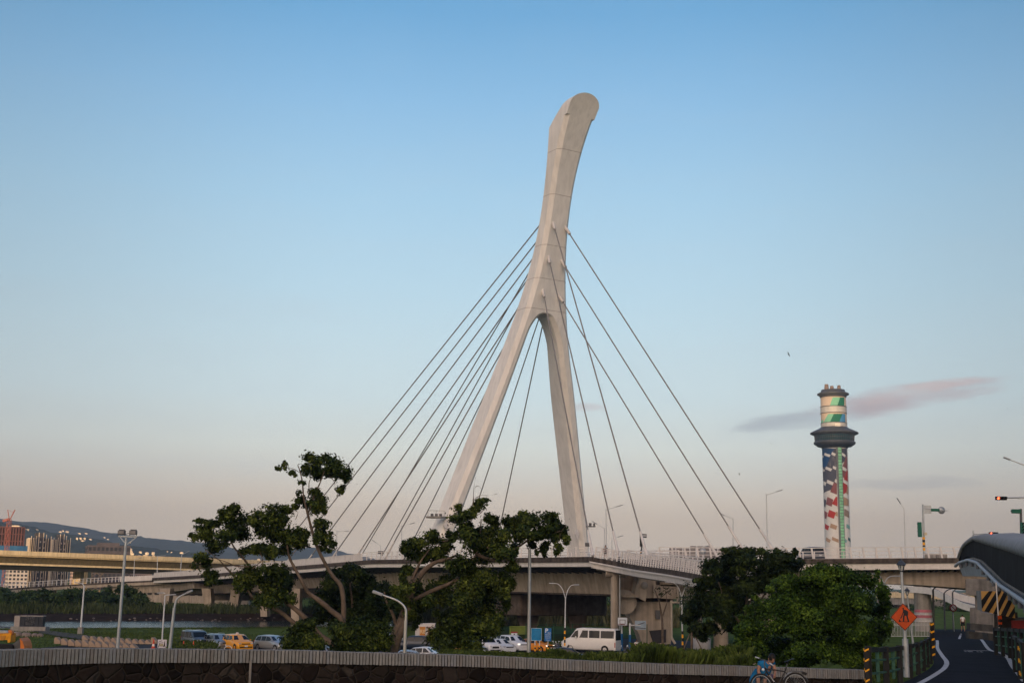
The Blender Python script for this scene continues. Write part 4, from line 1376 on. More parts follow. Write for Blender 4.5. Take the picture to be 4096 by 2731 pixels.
mb = MB(); mb.box(at(*z7(1985, 880), 73.9), (.75, .04, .5)); mb.build('red_notice', mat('notice_red', (.30, .03, .025), .6, var=.3), hp)
bx = tag(MB() and (lambda q: (q.box(at(*z7(1864, 895), 75.4), (1.0, .5, 1.6)), q)[1])(MB()).build('control_cabinet', mat('cabinet_brown', (.07, .055, .045), .7, var=.3)), 'brown control cabinet fixed to the wall under the striped beam', 'cabinet')
q = at(*z7(1768, 980), 68)
t = thing('warning_sign', 'narrow upright orange warning sign on a thin white pole under the striped beam', 'sign', q)
mb = MB(); mb.tube([q + V((0, 0, -.3)), q + V((-.05, 0, 2.6))], .035, 8); mb.build('pole', WHITEP, t)
a, b = at(*z7(1745, 770), 67.9), at(*z7(1795, 875), 67.9)
mb = MB(); mb.box(((a.x + b.x) / 2, 67.9, (a.z + b.z) / 2), (abs(b.x - a.x), .03, abs(a.z - b.z))); mb.build('sign_plate', ORG, t)
mb = MB()
for k in range(4):
    mb.box(((a.x + b.x) / 2, 67.87, a.z - .25 - k * .26), (.2, .01, .13))
    mb.box(((a.x + b.x) / 2, 67.865, a.z - .25 - k * .26), (.05, .01, .18))
mb.build('character', BLACK, t)
# low concrete kerb walls and abutment beside the path
lw = thing('concrete_barrier', 'low grey concrete barrier wall on the right edge of the path under the bridge', 'barrier', at(3900, 2545, 100))
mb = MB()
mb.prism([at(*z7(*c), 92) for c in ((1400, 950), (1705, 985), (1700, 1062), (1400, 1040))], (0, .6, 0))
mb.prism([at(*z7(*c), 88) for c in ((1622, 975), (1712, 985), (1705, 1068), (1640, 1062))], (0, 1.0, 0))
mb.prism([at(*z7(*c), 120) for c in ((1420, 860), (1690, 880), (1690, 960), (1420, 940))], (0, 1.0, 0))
mb.build_each('wall_section', mat('shaded_barrier_concrete', (.055, .054, .05), .9, var=.3, streak=.4), lw)  # near-black concrete colour carries the shade of the bridge above
ab = thing('bridge_abutment', 'pale concrete abutment wall right of the path below the footbridge', 'abutment', at(3940, 2500, 125))
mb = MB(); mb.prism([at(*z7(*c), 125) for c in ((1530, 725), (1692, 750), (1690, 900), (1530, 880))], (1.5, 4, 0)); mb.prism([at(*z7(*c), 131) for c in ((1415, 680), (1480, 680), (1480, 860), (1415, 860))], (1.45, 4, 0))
mb.build_each('abutment_wall', MATS['shaded_pier_concrete'], ab)

# ================================================================== far road, column, ramp seen beneath the elevated road
fr = thing('far_curved_ramp', 'white curved ramp sweeping down beyond the bridge, seen under the elevated road', 'ramp', at(3750, 2420, 230))
mb = MB()
up = [(640, 445), (800, 452), (950, 470), (1080, 520), (1200, 580), (1330, 640), (1475, 680), (1600, 700)]
pp = curve_pts([at(*z7(*c), 235 - i * 2) for i, c in enumerate(up)], 4)
sweep(mb, pp, [(0, 0), (6, 0), (6, -.5), (0, -.5)]); mb.build('ramp_slab', CONC2, fr)
mb = MB(); pt_ = [p + V((0, 0, 0)) for p in pp]; sweep(mb, pt_, [(-.2, .35), (.15, .35), (.15, -.75), (-.2, -.75)]); mb.build('edge_beam', mat('ramp_white', (.5, .5, .49), .6, var=.1), fr)
mb = MB(); p2 = [p + V((.0, 2.0, 1.35 + .0 * i)) for i, p in enumerate(pp)]
sweep(mb, p2, [(0, .5), (.2, .5), (.2, -.6), (0, -.6)]); mb.build('far_parapet', WHITEP, fr)
mb = MB(); q = at(*z7(905, 700), 232); mb.lathe([(1.5, -4.5), (1.5, 8.2), (2.3, 9.4)], (q.x, 234, 0), 20); fc = mb.build('round_column', CONC2, fr)
mb = MB(); mb.add([], [])
for k in range(4):
    zz = at(*z7(905, 725 + k * 32), 232).z
    mb.lathe([(1.53, zz - .35), (1.53, zz + .35)], (q.x, 234, 0), 20, 0 if k % 2 else 1)
mb.build('reflective_band', [mat('band_white', (.5, .48, .48), .6), mat('band_pink', (.42, .13, .16), .6)], fc)
fd = thing('distant_overpass', 'distant cream overpass deck beyond the curved ramp, right of the lantern', 'overpass', at(3600, 2380, 420))
mb = MB()
a, b = at(3540, 2378, 420), at(3890, 2392, 440)
mb.beam(a, b, 8, 1.6); mb.build('parapet', HWB, fd)
mb = MB(); mb.beam(a + V((0, 0, -1.9)), b + V((0, 0, -1.9)), 7, 2.2); mb.build('girder', CONC2, fd)
mb = MB()
for x in (3575, 3640, 3860):
    c = at(x, 2400, 424); mb.box((c.x, 424, 1.0), (2.6, 3, 10.5))
mb.build_each('overpass_pier', CONC, fd)
# white railing, and dim lamps along the riverside walk
wf = thing('white_railing', 'white tubular railing beside the path behind the orange sign', 'railing', at(3640, 2540, 100))
mb = MB()
for i in range(27):
    x = 3560 + i * 6
    big_ = i % 9 == 0 or i % 9 == 8
    mb.beam(at(x, 2545, 100), at(x, 2478, 100), .05 if big_ else .018, .03)
for y in (2478, 2494, 2500, 2543):
    mb.beam(at(3558, y, 100), at(3718, y, 100), .03 if y != 2478 else .06, .04)
mb.build('rails', mat('rail_white', (.42, .42, .41), .5), wf)
for i, (x, yt, yb, d) in enumerate(((3734, 2358, 2500, 160), (3778, 2372, 2500, 180), (3812, 2368, 2496, 190))):
    a, b = at(x, yb, d), at(x - 2, yt, d)
    t = thing('walk_lamp', ['slim black lamp post just right of the banded column', 'slim black lamp post midway under the curved ramp', 'slim black lamp post behind the round red prohibition sign'][i], 'street lamp', a, 'black lamps on the riverside walk')
    mb = MB(); mb.tube([a + V((0, 0, -2)), b], .12, 8); mb.build('pole', STEELD, t)
    mb = MB(); mb.tube(curve_pts([b, b + V((.6, 0, .5)), b + V((2.0, 0, .8))], 4), .08, 6); mb.box(b + V((2.2, 0, .8)), (.8, .3, .15)); mb.build('lamp_arm', STEELD, t)
q = at(3813, 2430, 175)
t = thing('prohibition_sign', 'round red bordered sign on a post under the far bridge', 'traffic sign', q)
mb = MB(); mb.lathe([(0, 0), (.5, 0), (.5, .05), (0, .05)], q, 24, axis='y'); mb.build('sign_plate', mat('sign_red', (.20, .022, .022), .5), t)
mb = MB(); mb.lathe([(0, -.02), (.34, -.02)], q, 24, axis='y'); mb.beam(q + V((-.3, -.03, .3)), q + V((.3, -.03, -.3)), .02, .1, 1); mb.build('sign_face', [mat('sign_white', (.45, .42, .4), .5), MATS['sign_red']], t)
mb = MB(); mb.beam(q + V((0, .06, -.7)), q + V((0, .06, -3.5)), .08, .08); mb.build('pole', STEEL, t)

# ================================================================== chimney tower
CD = 900.0
def zc(x, y):
    return (3150 + x / 2.09, 1500 + y / 2.09)
cb0 = at(3353, 2237, CD)
CXW = cb0.x; CYW = CD
chim = thing('chimney_tower', 'tall patterned incinerator chimney with a dark glass lookout ring and green stair strip', 'chimney', (CXW, CYW, 0))
def zy(y):      # height of a row of the close-up, on the axis
    r = ray(*zc(0, y)); 
    cxp = 3150 + (378 + (y - 90) * .03) / 2.09
    return at(cxp, 1500 + y / 2.09, CD).z
def rr(px):     # radius in metres from the width in close-up pixels
    return px / 2.09 / 2 * CD / FPX
SHW = mat('chimney_white', (.66, .63, .58), .7, var=.06, scale=.05)
PAL = dict(w=SHW, b=mat('chimney_blue', (.018, .07, .17), .7, var=.08, scale=.1), s=mat('chimney_slate', (.085, .085, .10), .7, var=.08, scale=.1), p=mat('chimney_rose', (.24, .085, .075), .7, var=.08, scale=.1), r=mat('chimney_red', (.40, .035, .018), .7, var=.08, scale=.1),
           t=mat('chimney_tan', (.40, .26, .16), .7, var=.08, scale=.1), k=mat('chimney_brown', (.26, .19, .14), .7, var=.08, scale=.1), e=mat('chimney_teal', (.20, .38, .34), .7, var=.08, scale=.1), d=mat('chimney_deepteal', (.02, .09, .10), .7),
           g=mat('chimney_mint', (.17, .42, .29), .7, var=.08, scale=.1), f=mat('chimney_green', (.015, .13, .075), .7, var=.08, scale=.1), c=mat('chimney_beige', (.45, .37, .29), .7, var=.06, scale=.1), u=mat('chimney_azure', (.05, .19, .36), .7, var=.08, scale=.1))
keys = list(PAL)
R0c = rr(209)
mb = MB()
mb.lathe([(R0c, 0), (R0c, zy(610))], (CXW, CYW, 0), 48)
def cyl_hit(x, y, R):
    r = ray(*zc(x, y)); o = CAM - V((CXW, CYW, 0))
    a = r.x ** 2 + r.y ** 2; b = 2 * (o.x * r.x + o.y * r.y); c = o.x ** 2 + o.y ** 2 - R * R
    D = b * b - 4 * a * c
    t = (-b - math.sqrt(D)) / (2 * a) if D > 0 else -b / (2 * a)
    p = o + r * t
    a_ = math.atan2(p.y, p.x)
    return (a_ - 2 * PI if a_ > PI / 2 else a_), p.z
PROUD = [0.03]
def patch(quad, key, R=None):
    R = R or R0c
    PROUD[0] += .004
    uv = [cyl_hit(x, y, R) for x, y in quad]
    n = 8
    def P(i, j):
        s, t = i / n, j / n
        a_ = (uv[0][0] * (1 - s) + uv[1][0] * s) * (1 - t) + (uv[3][0] * (1 - s) + uv[2][0] * s) * t
        z_ = (uv[0][1] * (1 - s) + uv[1][1] * s) * (1 - t) + (uv[3][1] * (1 - s) + uv[2][1] * s) * t
        return (CXW + (R + PROUD[0]) * math.cos(a_), CYW + (R + PROUD[0]) * math.sin(a_), z_)
    mb.add([P(i, j) for j in range(n + 1) for i in range(n + 1)], [(j * (n + 1) + i, j * (n + 1) + i + 1, (j + 1) * (n + 1) + i + 1, (j + 1) * (n + 1) + i) for j in range(n) for i in range(n)], keys.index(key), True)
for q, k in (
    (((289, 612), (410, 612), (410, 770), (293, 770)), 's'), (((289, 612), (392, 612), (325, 770), (293, 765)), 'b'), (((296, 770), (410, 770), (411, 880), (299, 880)), 's'), (((300, 880), (411, 880), (412, 945), (304, 985)), 's'),
    (((313, 648), (360, 665), (352, 684), (305, 668)), 'w'), (((372, 642), (404, 656), (398, 678), (366, 662)), 'w'), (((322, 762), (374, 782), (362, 803), (316, 784)), 'w'), (((382, 757), (408, 768), (404, 792), (377, 778)), 'w'),
    (((333, 872), (388, 895), (378, 921), (327, 898)), 'w'), (((400, 866), (411, 872), (410, 902), (393, 890)), 'w'), (((290, 668), (302, 675), (300, 690), (291, 685)), 'w'), (((296, 780), (312, 790), (307, 808), (296, 800)), 'w'), (((299, 880), (326, 897), (318, 927), (301, 912)), 'w'),
    (((386, 897), (413, 905), (413, 998), (357, 975)), 'p'), (((345, 975), (414, 1000), (414, 1040), (330, 1010)), 'w'), (((306, 985), (345, 1000), (330, 1042), (306, 1020)), 'w'),
    (((335, 1015), (383, 1038), (370, 1098), (322, 1078)), 'p'), (((405, 1013), (416, 1018), (417, 1097), (372, 1075)), 'r'), (((305, 1030), (325, 1045), (318, 1105), (307, 1092)), 's'),
    (((350, 1123), (405, 1147), (388, 1198), (334, 1178)), 'r'), (((309, 1130), (338, 1148), (325, 1202), (311, 1192)), 'p'), (((406, 1138), (419, 1145), (420, 1182), (398, 1172)), 't'),
    (((315, 1238), (350, 1260), (340, 1295), (314, 1280)), 'r'), (((363, 1237), (417, 1258), (406, 1292), (355, 1272)), 't'), (((325, 1352), (362, 1375), (353, 1400), (322, 1382)), 't'), (((375, 1348), (428, 1372), (427, 1400), (371, 1376)), 't'),
    (((452, 612), (495, 612), (496, 690), (453, 740)), 's'), (((452, 645), (485, 668), (480, 686), (452, 668)), 'w'), (((488, 672), (497, 690), (499, 790), (457, 765)), 'p'), (((457, 760), (494, 785), (490, 805), (457, 788)), 'w'),
    (((457, 790), (488, 806), (480, 865), (458, 850)), 'p'), (((494, 790), (502, 800), (503, 892), (470, 870)), 'r'), (((462, 868), (503, 894), (503, 922), (462, 897)), 'w'), (((462, 895), (499, 920), (490, 980), (463, 995)), 'r'), (((499, 925), (506, 930), (507, 1000), (488, 985)), 't'),
    (((468, 1015), (509, 1040), (510, 1095), (468, 1085)), 't'), (((474, 1115), (512, 1140), (514, 1195), (474, 1172)), 'k'), (((492, 1240), (519, 1260), (520, 1290), (490, 1275)), 'e'), (((480, 1365), (496, 1378), (490, 1402), (480, 1395)), 'e'), (((507, 1353), (524, 1368), (525, 1398), (503, 1375)), 'd')):
    patch(q, k)
mb.build('shaft', [PAL[k] for k in keys], chim)
mb = MB()
PROUD[0] = .5
patch(((405, 600), (450, 600), (484, 1560), (436, 1560)), 'w')
mb.build('stair_frame', [mat('frame_grey', (.16, .16, .155), .5, .3, var=.2, scale=.3)] * len(keys), chim)
mb = MB(); PROUD[0] = .9
for k in range(38):
    y0, y1 = 605 + k * 25, 605 + k * 25 + 21
    def xs_at(y): return 418 + (y - 600) * .034, 445 + (y - 600) * .034
    a0, a1 = xs_at(y0); b0, b1 = xs_at(y1)
    PROUD[0] = .9
    patch(((a0, y0), (a1, y0), (b1, y1), (b0, y1)), 'g')
mb.build('stair_glass', [mat('stair_glass_green', (.22, .52, .28), .25, var=.35, scale=.4)] * len(keys), chim)
mb = MB(); PROUD[0] = .03
Ru = rr(212)
mb.lathe([(Ru, zy(440)), (Ru * .995, zy(330)), (Ru * .985, zy(190)), (0, zy(188))], (CXW, CYW, 0), 48, keys.index('c'))
for q, k in ((((378, 185), (440, 185), (412, 268), (350, 265)), 'g'), (((440, 185), (474, 187), (475, 272), (412, 268)), 'f'), (((340, 325), (388, 322), (352, 398), (300, 400)), 'g'), (((275, 395), (300, 370), (300, 405), (277, 405)), 'g'), (((388, 322), (458, 322), (430, 398), (352, 398)), 'f'), (((458, 322), (481, 324), (483, 400), (430, 398)), 'u')):
    patch(q, k, Ru)
mb.build('upper_drum', [PAL[k] for k in keys], chim)
GLR = mat('ring_glass', (.02, .05, .055), .12, var=.3, scale=.5)
SILV = mat('silver_band', (.40, .39, .37), .6, .2, var=.15, scale=.4)
mb = MB(); mb.lathe([(Ru + .15, zy(320)), (Ru + .15, zy(272))], (CXW, CYW, 0), 48); mb.lathe([(Ru + .2, zy(438)), (Ru + .2, zy(405))], (CXW, CYW, 0), 48); mb.build('window_band', SILV, chim)
mb = MB(); 
for y in (268, 322, 404, 186): mb.lathe([(Ru + .1, zy(y + 3)), (Ru + .45, zy(y)), (Ru + .1, zy(y - 3))], (CXW, CYW, 0), 48)
mb.build('drum_ring', STEELD, chim)
mb = MB(); PROUD[0] = .5
patch(((397, 400), (439, 400), (440, 437), (398, 437)), 'c', Ru); mb.build('lit_panel', [mat('pale_panel', (.62, .58, .5), .4)] * len(keys), chim)  # lit panel of the glass ring, its brightness painted as a pale colour
DSK = mat('disc_metal', (.075, .08, .085), .5, .2, var=.2, scale=.3)
mb = MB(); mb.lathe([(Ru, zy(435)), (rr(250), zy(448)), (rr(330), zy(466)), (rr(398), zy(484)), (rr(394), zy(492)), (rr(330), zy(506))], (CXW, CYW, 0), 56); mb.build('upper_disc', DSK, chim)
mb = MB(); mb.lathe([(rr(330), zy(500)), (rr(318), zy(556))], (CXW, CYW, 0), 56); gr = mb.build('lookout_glass', GLR, chim)
mb = MB()
for k in range(56):
    a_ = 2 * PI * k / 56
    mb.beam((CXW + rr(331) * math.cos(a_), CYW + rr(331) * math.sin(a_), zy(500)), (CXW + rr(319) * math.cos(a_), CYW + rr(319) * math.sin(a_), zy(556)), .22, .22)
mb.lathe([(rr(327), zy(528) - .12), (rr(327), zy(528) + .12)], (CXW, CYW, 0), 56)
mb.build('mullion', STEELD, gr)
mb = MB(); mb.lathe([(rr(310), zy(552)), (rr(344), zy(562)), (rr(340), zy(576)), (rr(280), zy(598)), (rr(222), zy(604)), (R0c, zy(616))], (CXW, CYW, 0), 56); mb.build('lower_disc', DSK, chim)
mb = MB(); mb.lathe([(Ru, zy(190)), (rr(222), zy(176)), (rr(264), zy(165)), (rr(262), zy(156)), (rr(220), zy(146)), (rr(200), zy(143)), (rr(196), zy(126)), (0, zy(126))], (CXW, CYW, 0), 48); mb.build('top_disc', DSK, chim)
for x, y0, w in ((309, 83, 36), (354, 96, 32), (414, 90, 30)):
    c_off = rr((x - 371) * 2)
    mb = MB(); mb.lathe([(rr(w) * 1.15, zy(130)), (rr(w) * .85, zy(y0)), (rr(w) * .6, zy(y0)), (rr(w) * .6, zy(y0 + 10))], (CXW + c_off, CYW - 3, 0), 16)
    mb.build('flue', mat('flue_brown', (.20, .15, .12), .7, var=.25, scale=.4), chim)

# ================================================================== distant buildings on the left
def block(name, label, x0, x1, yt, d, depth, wall_m, win_m, cols, rows, group=None, zb=-2, winw=.6, winh=.55, roof=None):
    a, b = at(x0, yt, d), at(x1, yt, d)
    t = thing(name, label, 'building', ((a.x + b.x) / 2, d, zb), group)
    h = max(a.z, b.z)
    mb = MB(); mb.box(((a.x + b.x) / 2, d + depth / 2, (h + zb) / 2), (b.x - a.x, depth, h - zb)); w = mb.build('wall', wall_m, t)
    if cols:
        mb = MB(); cw = (b.x - a.x) / cols; ch = (h - max(zb, 0)) / rows
        for i in range(cols):
            for j in range(rows):
                mb.box((a.x + cw * (i + .5), d - .02, h - ch * (j + .55)), (cw * winw, .12, ch * winh))
        for j in range(rows):      # windows on the flank
            for k in range(3):
                mb.box((a.x - .02, d + depth * (k + .5) / 3, h - ch * (j + .55)), (.12, depth / 6, ch * winh))
        mb.build_each('window', win_m, t)
    if roof:
        mb = MB(); mb.box(((a.x + b.x) / 2, d + depth / 2, h + .6), ((b.x - a.x) * roof, depth * .6, 1.6)); mb.build('roof_house', wall_m, t)
    t.rotation_euler.z = -math.atan2((a.x + b.x) / 2, d) + math.radians(4)
    return t, a, b, h
BW1 = mat('tower_dark', (.055, .05, .05), .8, var=.15, scale=.1); BW2 = mat('tower_fin', (.54, .44, .33), .75, var=.1, scale=.2)
BWD = mat('window_dark', (.02, .022, .026), .3, var=.2, scale=.3)
CREAM = mat('facade_cream', (.50, .40, .29), .8, var=.12, scale=.1); PINK = mat('facade_pink', (.42, .30, .24), .8, var=.12, scale=.1); GREYB = mat('facade_grey', (.20, .19, .18), .8, var=.15, scale=.1)
D1 = 700
def tower(x0, x1, ytm, label):
    t, a, b, h = block('apartment_tower', label, x0, x1, ytm, D1, 26, BW1, BWD, 0, 0, 'twin apartment towers')
    fins, balc = MB(), MB()
    wd = b.x - a.x
    for u, w, e in ((.0, .07, 0), (.10, .022, 1), (.19, .02, 0), (.255, .02, 0), (.32, .02, 1), (.42, .024, 3), (.62, .02, 3), (.74, .02, 2), (.83, .024, 0), (.95, .03, 1)):
        x = a.x + wd * (u + w / 2)
        fins.box((x, D1 - .9, (h + e - 2) / 2), (wd * w, 1.8, h + e + 2))
    fins.box((a.x + .2, D1 + 6, (h - 2) / 2), (1.0, 14, h + 2))
    for j in range(int(h / 3.2)):
        for u in (.51, .68):
            balc.box((a.x + wd * u, D1 - .6, h - 2 - j * 3.2), (wd * .05, 1.2, .9))
    fins.build_each('fin', BW2, t); balc.build_each('balcony', mat('balcony_pale', (.40, .34, .30), .7), t)
    mb = MB(); mb.box((a.x + wd * .5, D1 + 12, h - 1.6), (wd * .36, 9, 9)); mb.build('roof_house', BW1, t)
tower(118, 205, 2152, 'dark apartment tower with pale vertical fins, left one of the sunlit pair')
tower(209, 282, 2158, 'dark apartment tower with pale vertical fins, right one of the sunlit pair')
RUST = mat('site_steel', (.13, .06, .05), .85, var=.3, scale=.1)
t, a, b, h = block('building_site', 'rust coloured high-rise under construction beside the tower crane', -30, 94, 2108, 640, 30, BW1, BWD, 0, 0)
mb = MB()
for i in range(13):
    x = a.x + (b.x - a.x) * i / 12; mb.box((x, 639, h / 2 + 6), (.7, .7, h - 12))
for j in range(int(h / 3.4)):
    mb.box(((a.x + b.x) / 2, 639, h - j * 3.4), (b.x - a.x, .9, .5))
mb.build('steel_frame', RUST, t)
BLUE = mat('blue_sheeting', (.035, .13, .26), .7, var=.2, scale=.12, streak=.3)
mb = MB(); a1, b1 = at(-30, 2180, 637), at(95, 2180, 637); mb.box(((a1.x + b1.x) / 2, 637, a1.z / 2 - 1), (b1.x - a1.x, .6, a1.z + 2)); mb.build('blue_sheeting', BLUE, t)
a = at(30, 2160, 630); b = at(33, 2075, 630); c = at(60, 2038, 630)
t = thing('tower_crane', 'red luffing tower crane above the rusty building site', 'crane', (a.x, 630, 0))
RED = mat('crane_red', (.26, .075, .055), .6, var=.2)
mb = MB()
for dx in (-.8, .8):
    for dy in (-.8, .8): mb.beam((a.x + dx, 630 + dy, 0), (a.x + dx, 630 + dy, b.z), .2, .2)
z = 0
while z < b.z - 3:
    mb.beam((a.x - .8, 629.2, z), (a.x + .8, 629.2, z + 3), .2, .2); z += 3
mb.build('mast', RED, t)
mb = MB(); mb.beam(V((a.x, 630, b.z - 1)), c, .4, .4); mb.beam(V((a.x, 630, b.z)), V((a.x - 3, 630, b.z - 1)), 1.2, 1.2); mb.beam(V((a.x, 630, b.z)), V((a.x - 1.2, 630, b.z + 4.5)), .3, .3); mb.beam(V((a.x - 1.2, 630, b.z + 4.5)), V((a.x, 630, b.z)).lerp(c, .7), .12, .12); mb.build('jib', RED, t)
block('white_tower_block', 'white office block with rows of windows under the viaduct, left of the twin towers', 40, 112, 2262, 560, 20, mat('facade_white', (.46, .41, .38), .8, var=.1, scale=.1), BWD, 5, 7)
block('dark_office_block', 'dark netted office block right of the floodlight mast head', 357, 520, 2182, 620, 24, mat('netting_dark', (.075, .065, .07), .9, var=.35, scale=.15), BWD, 10, 7, roof=.5)
block('tan_school_block', 'low tan block with two rows of windows right of the floodlight mast', 520, 606, 2290, 640, 16, PINK, BWD, 11, 2, zb=-1, roof=.3)
block('orange_house', 'orange tinted house block behind the ramp lamp', 622, 668, 2284, 660, 16, PINK, BWD, 5, 2, roof=.6)
block('far_grey_block', 'grey apartment block seen low under the elevated road on the right', 3660, 3830, 2395, 800, 20, mat('far_block_grey', (.26, .27, .29), .8, var=.1, scale=.1), BWD, 14, 4)
block('apartment_block', 'beige block beside the viaduct pier', 291, 312, 2200 + 62, 620, 14, PINK, BWD, 2, 8)
# truss tower next to the viaduct pier
a = at(383, 2340, 400)
t = thing('scaffold_tower', 'brown latticed scaffold tower beside the viaduct pier', 'scaffold', (a.x, 400, 0))
mb = MB()
ztp = at(383, 2262, 400).z
for sx in (-1, 1):
    mb.beam((a.x + sx * 1.4, 400, -1), (a.x + sx * 1.4, 400, ztp), .22, .22); mb.beam((a.x + sx * 1.4, 400, ztp - 3), (a.x + sx * 3.4, 400, ztp), .22, .22)
z = 0
while z < ztp - 1:
    mb.beam((a.x - 1.4, 400, z), (a.x + 1.4, 400, z + 1.5), .14, .14); mb.beam((a.x + 1.4, 400, z), (a.x - 1.4, 400, z + 1.5), .14, .14); z += 1.5
mb.build('lattice', mat('scaffold_brown', (.26, .19, .12), .8), t)
# villas on the hillside that still catch the sun
g = random.Random(11)
vil = [(242, 2124, 12, 5, 2300), (252, 2120, 8, 6, 2300), (268, 2123, 16, 6, 2300), (318, 2131, 12, 4, 2300), (345, 2131, 12, 4, 2300), (308, 2149, 8, 8, 1900), (323, 2149, 12, 7, 1900), (339, 2149, 8, 8, 1900), (362, 2154, 12, 5, 1900), (330, 2160, 22, 4, 1900), (148, 2116, 12, 4, 2300), (110, 2114, 14, 4, 2300), (66, 2100, 36, 12, 1800), (520, 2192, 18, 11, 1500), (526, 2202, 9, 12, 1500), (530, 2211, 14, 7, 1500), (562, 2204, 12, 7, 1500), (588, 2208, 15, 9, 1500), (558, 2220, 16, 8, 1500), (582, 2219, 20, 9, 1500), (613, 2207, 13, 9, 1500), (614, 2219, 12, 7, 1500), (727, 2207, 15, 6, 1700), (686, 2206, 6, 4, 1700), (670, 2203, 5, 4, 1700), (520, 2166, 8, 5, 1900), (432, 2154, 9, 4, 1900), (418, 2147, 7, 4, 1900),
       (880, 2236, 14, 7, 1500), (905, 2240, 12, 8, 1500), (960, 2232, 16, 10, 1500), (1010, 2238, 22, 12, 1500), (1035, 2234, 14, 12, 1500), (1090, 2245, 18, 9, 1600), (1130, 2250, 18, 6, 1600), (1180, 2252, 16, 6, 1600), (1245, 2237, 22, 7, 1700), (1228, 2240, 10, 5, 1700)]
VN = {}
VW = mat('villa_cream', (.85, .70, .48), .7, var=.1, scale=.1)
for i, (x, y, w, h_, d) in enumerate(vil):
    hit = None
    for T_ in HILLS[::-1]:
        r_ = ray(x, y + h_); l_, n_, i_, ds_ = T_.ray_cast(CAM, r_.normalized())
        if l_ is not None and (hit is None or l_.y < hit.y): hit = l_
    a = hit if hit is not None else at(x, y + h_, d)
    ww, hh_ = px2m(w * .85, a.y), px2m(h_ * .85, a.y)
    mb = MB(); mb.box(a + V((0, 0, hh_ / 2 - 4)), (ww, ww * .7, hh_ + 8)); 
    mb.prism([a + V((-ww * .55, -ww * .4, hh_)), a + V((ww * .55, -ww * .4, hh_)), a + V((0, -ww * .4, hh_ * 1.25))], (0, ww * .8, 0), 1)
    for k in range(max(1, w // 6)):
        mb.box(a + V((-ww / 2 + ww * (k + .5) / max(1, w // 6), -ww * .36, hh_ * .55)), (ww * .3 / max(1, w // 6), .3, hh_ * .4), 2)
    cl_ = 'in the hamlet behind the leaning fig crown' if x > 860 else 'on the slope between the lamp heads of the ramp' if x > 660 else 'in the sunlit cluster beside the floodlight crossbar' if d < 1600 else 'in the bright row right of the twin towers' if d == 1900 else 'high on the ridge above the twin towers'
    VN[cl_] = VN.get(cl_, 0) + 1
    tag(mb.build('hill_villa', [VW, PINK, BWD]), 'pale villa, ' + ORD[VN[cl_] - 1] + ' from the left ' + cl_, 'house', 'villas on the distant hillside')
# low wall and shed of the far bank behind the slanting piers
t = thing('retaining_wall', 'beige retaining wall on the far bank behind the slanting bridge piers', 'wall', at(700, 2400, 330))
mb = MB(); a, b = at(590, 2372, 335), at(1000, 2378, 320); mb.beam(V((a.x, a.y, 2.6)), V((b.x, b.y, 2.6)), .8, 4.5); mb.build('wall_panel', CONC, t)
mb = MB()
for k in range(14):
    c = a.lerp(b, (k + .5) / 14); mb.box((c.x, c.y - .5, 3.6), (1.5, .3, 1.2))
mb.build('opening', BLACK, t)
# ================================================================== trees
LEAF1 = leaf_mat('leaf_fig', (.004, .010, .002), (.026, .044, .006), (.125, .150, .024))
LEAF2 = leaf_mat('leaf_dark', (.003, .008, .002), (.015, .027, .005), (.060, .082, .015))
LEAF3 = leaf_mat('leaf_bright', (.004, .012, .002), (.024, .055, .006), (.115, .185, .020))
LEAF4 = leaf_mat('leaf_far', (.008, .018, .004), (.024, .046, .009), (.075, .105, .022))
def zr2(x, y): return (700 + x / 1.649, 1780 + y / 1.649)
def zr3(x, y): return (1400 + x / 1.8875, 1900 + y / 1.8875)
def zr4(x, y): return (2050 + x / 1.8875, 1900 + y / 1.8875)
def zr5(x, y): return (2650 + x / 2.145, 2000 + y / 2.145)
def zr6(x, y): return (3300 + x / 1.887, 1900 + y / 1.887)
def clumps(lst, zf, sc, d, seed, spread=1.2, squash=1.0):
    g = random.Random(seed); out = []
    for (x, y, rx, ry) in lst:
        dd_ = d + g.uniform(-spread, spread)
        k = dd_ / FPX / sc
        out.append((at(*zf(x, y), dd_), (rx * k, (rx + ry) / 2 * k * squash, ry * k)))
    return out
def limb(b, lst, zf, d, r0, r1, wob=0.0, seed=0):
    g = random.Random(seed + len(lst))
    pts = [at(*zf(x, y), d + (g.uniform(-wob, wob) if 0 < i else 0)) for i, (x, y) in enumerate(lst)]
    pp = curve_pts(pts, 4)
    n = len(pp)
    b.tube(pp, [(r0 + (r1 - r0) * i / (n - 1)) * .58 + .008 * g.uniform(-1, 1) for i in range(n)], 8)
# tall leaning fig on the left
D = 70
lt = thing('fig_tree', 'tall loose fig tree with pale leaning limbs and separate leaf clumps, left of the pylon', 'tree', at(*zr2(1060, 1400), D))
b = MB()
limb(b, [(1110, 1520), (1070, 1345), (960, 1260), (880, 1160), (800, 1085), (750, 1050)], zr2, D, .40, .16, .1)
limb(b, [(860, 1235), (760, 1150), (680, 1090), (560, 1040), (510, 1000), (480, 955)], zr2, D, .24, .08, .3)
limb(b, [(640, 985), (540, 890), (490, 800), (440, 730), (385, 665), (340, 560)], zr2, D + .4, .17, .05, .4)
limb(b, [(750, 1055), (700, 1010), (640, 985)], zr2, D + .2, .18, .16, .1)
limb(b, [(400, 870), (330, 800), (290, 755), (200, 690)], zr2, D, .09, .03, .4)
limb(b, [(490, 800), (400, 795), (340, 770), (250, 740)], zr2, D, .07, .03, .3)
limb(b, [(555, 880), (565, 820), (580, 770), (560, 700)], zr2, D, .09, .04, .3)
limb(b, [(510, 815), (550, 780), (580, 755)], zr2, D, .05, .03, .3)
limb(b, [(1130, 1420), (1110, 1175), (1030, 1090), (960, 1030), (880, 970), (840, 900), (790, 810), (755, 740), (740, 660)], zr2, D - .6, .30, .09, .2)
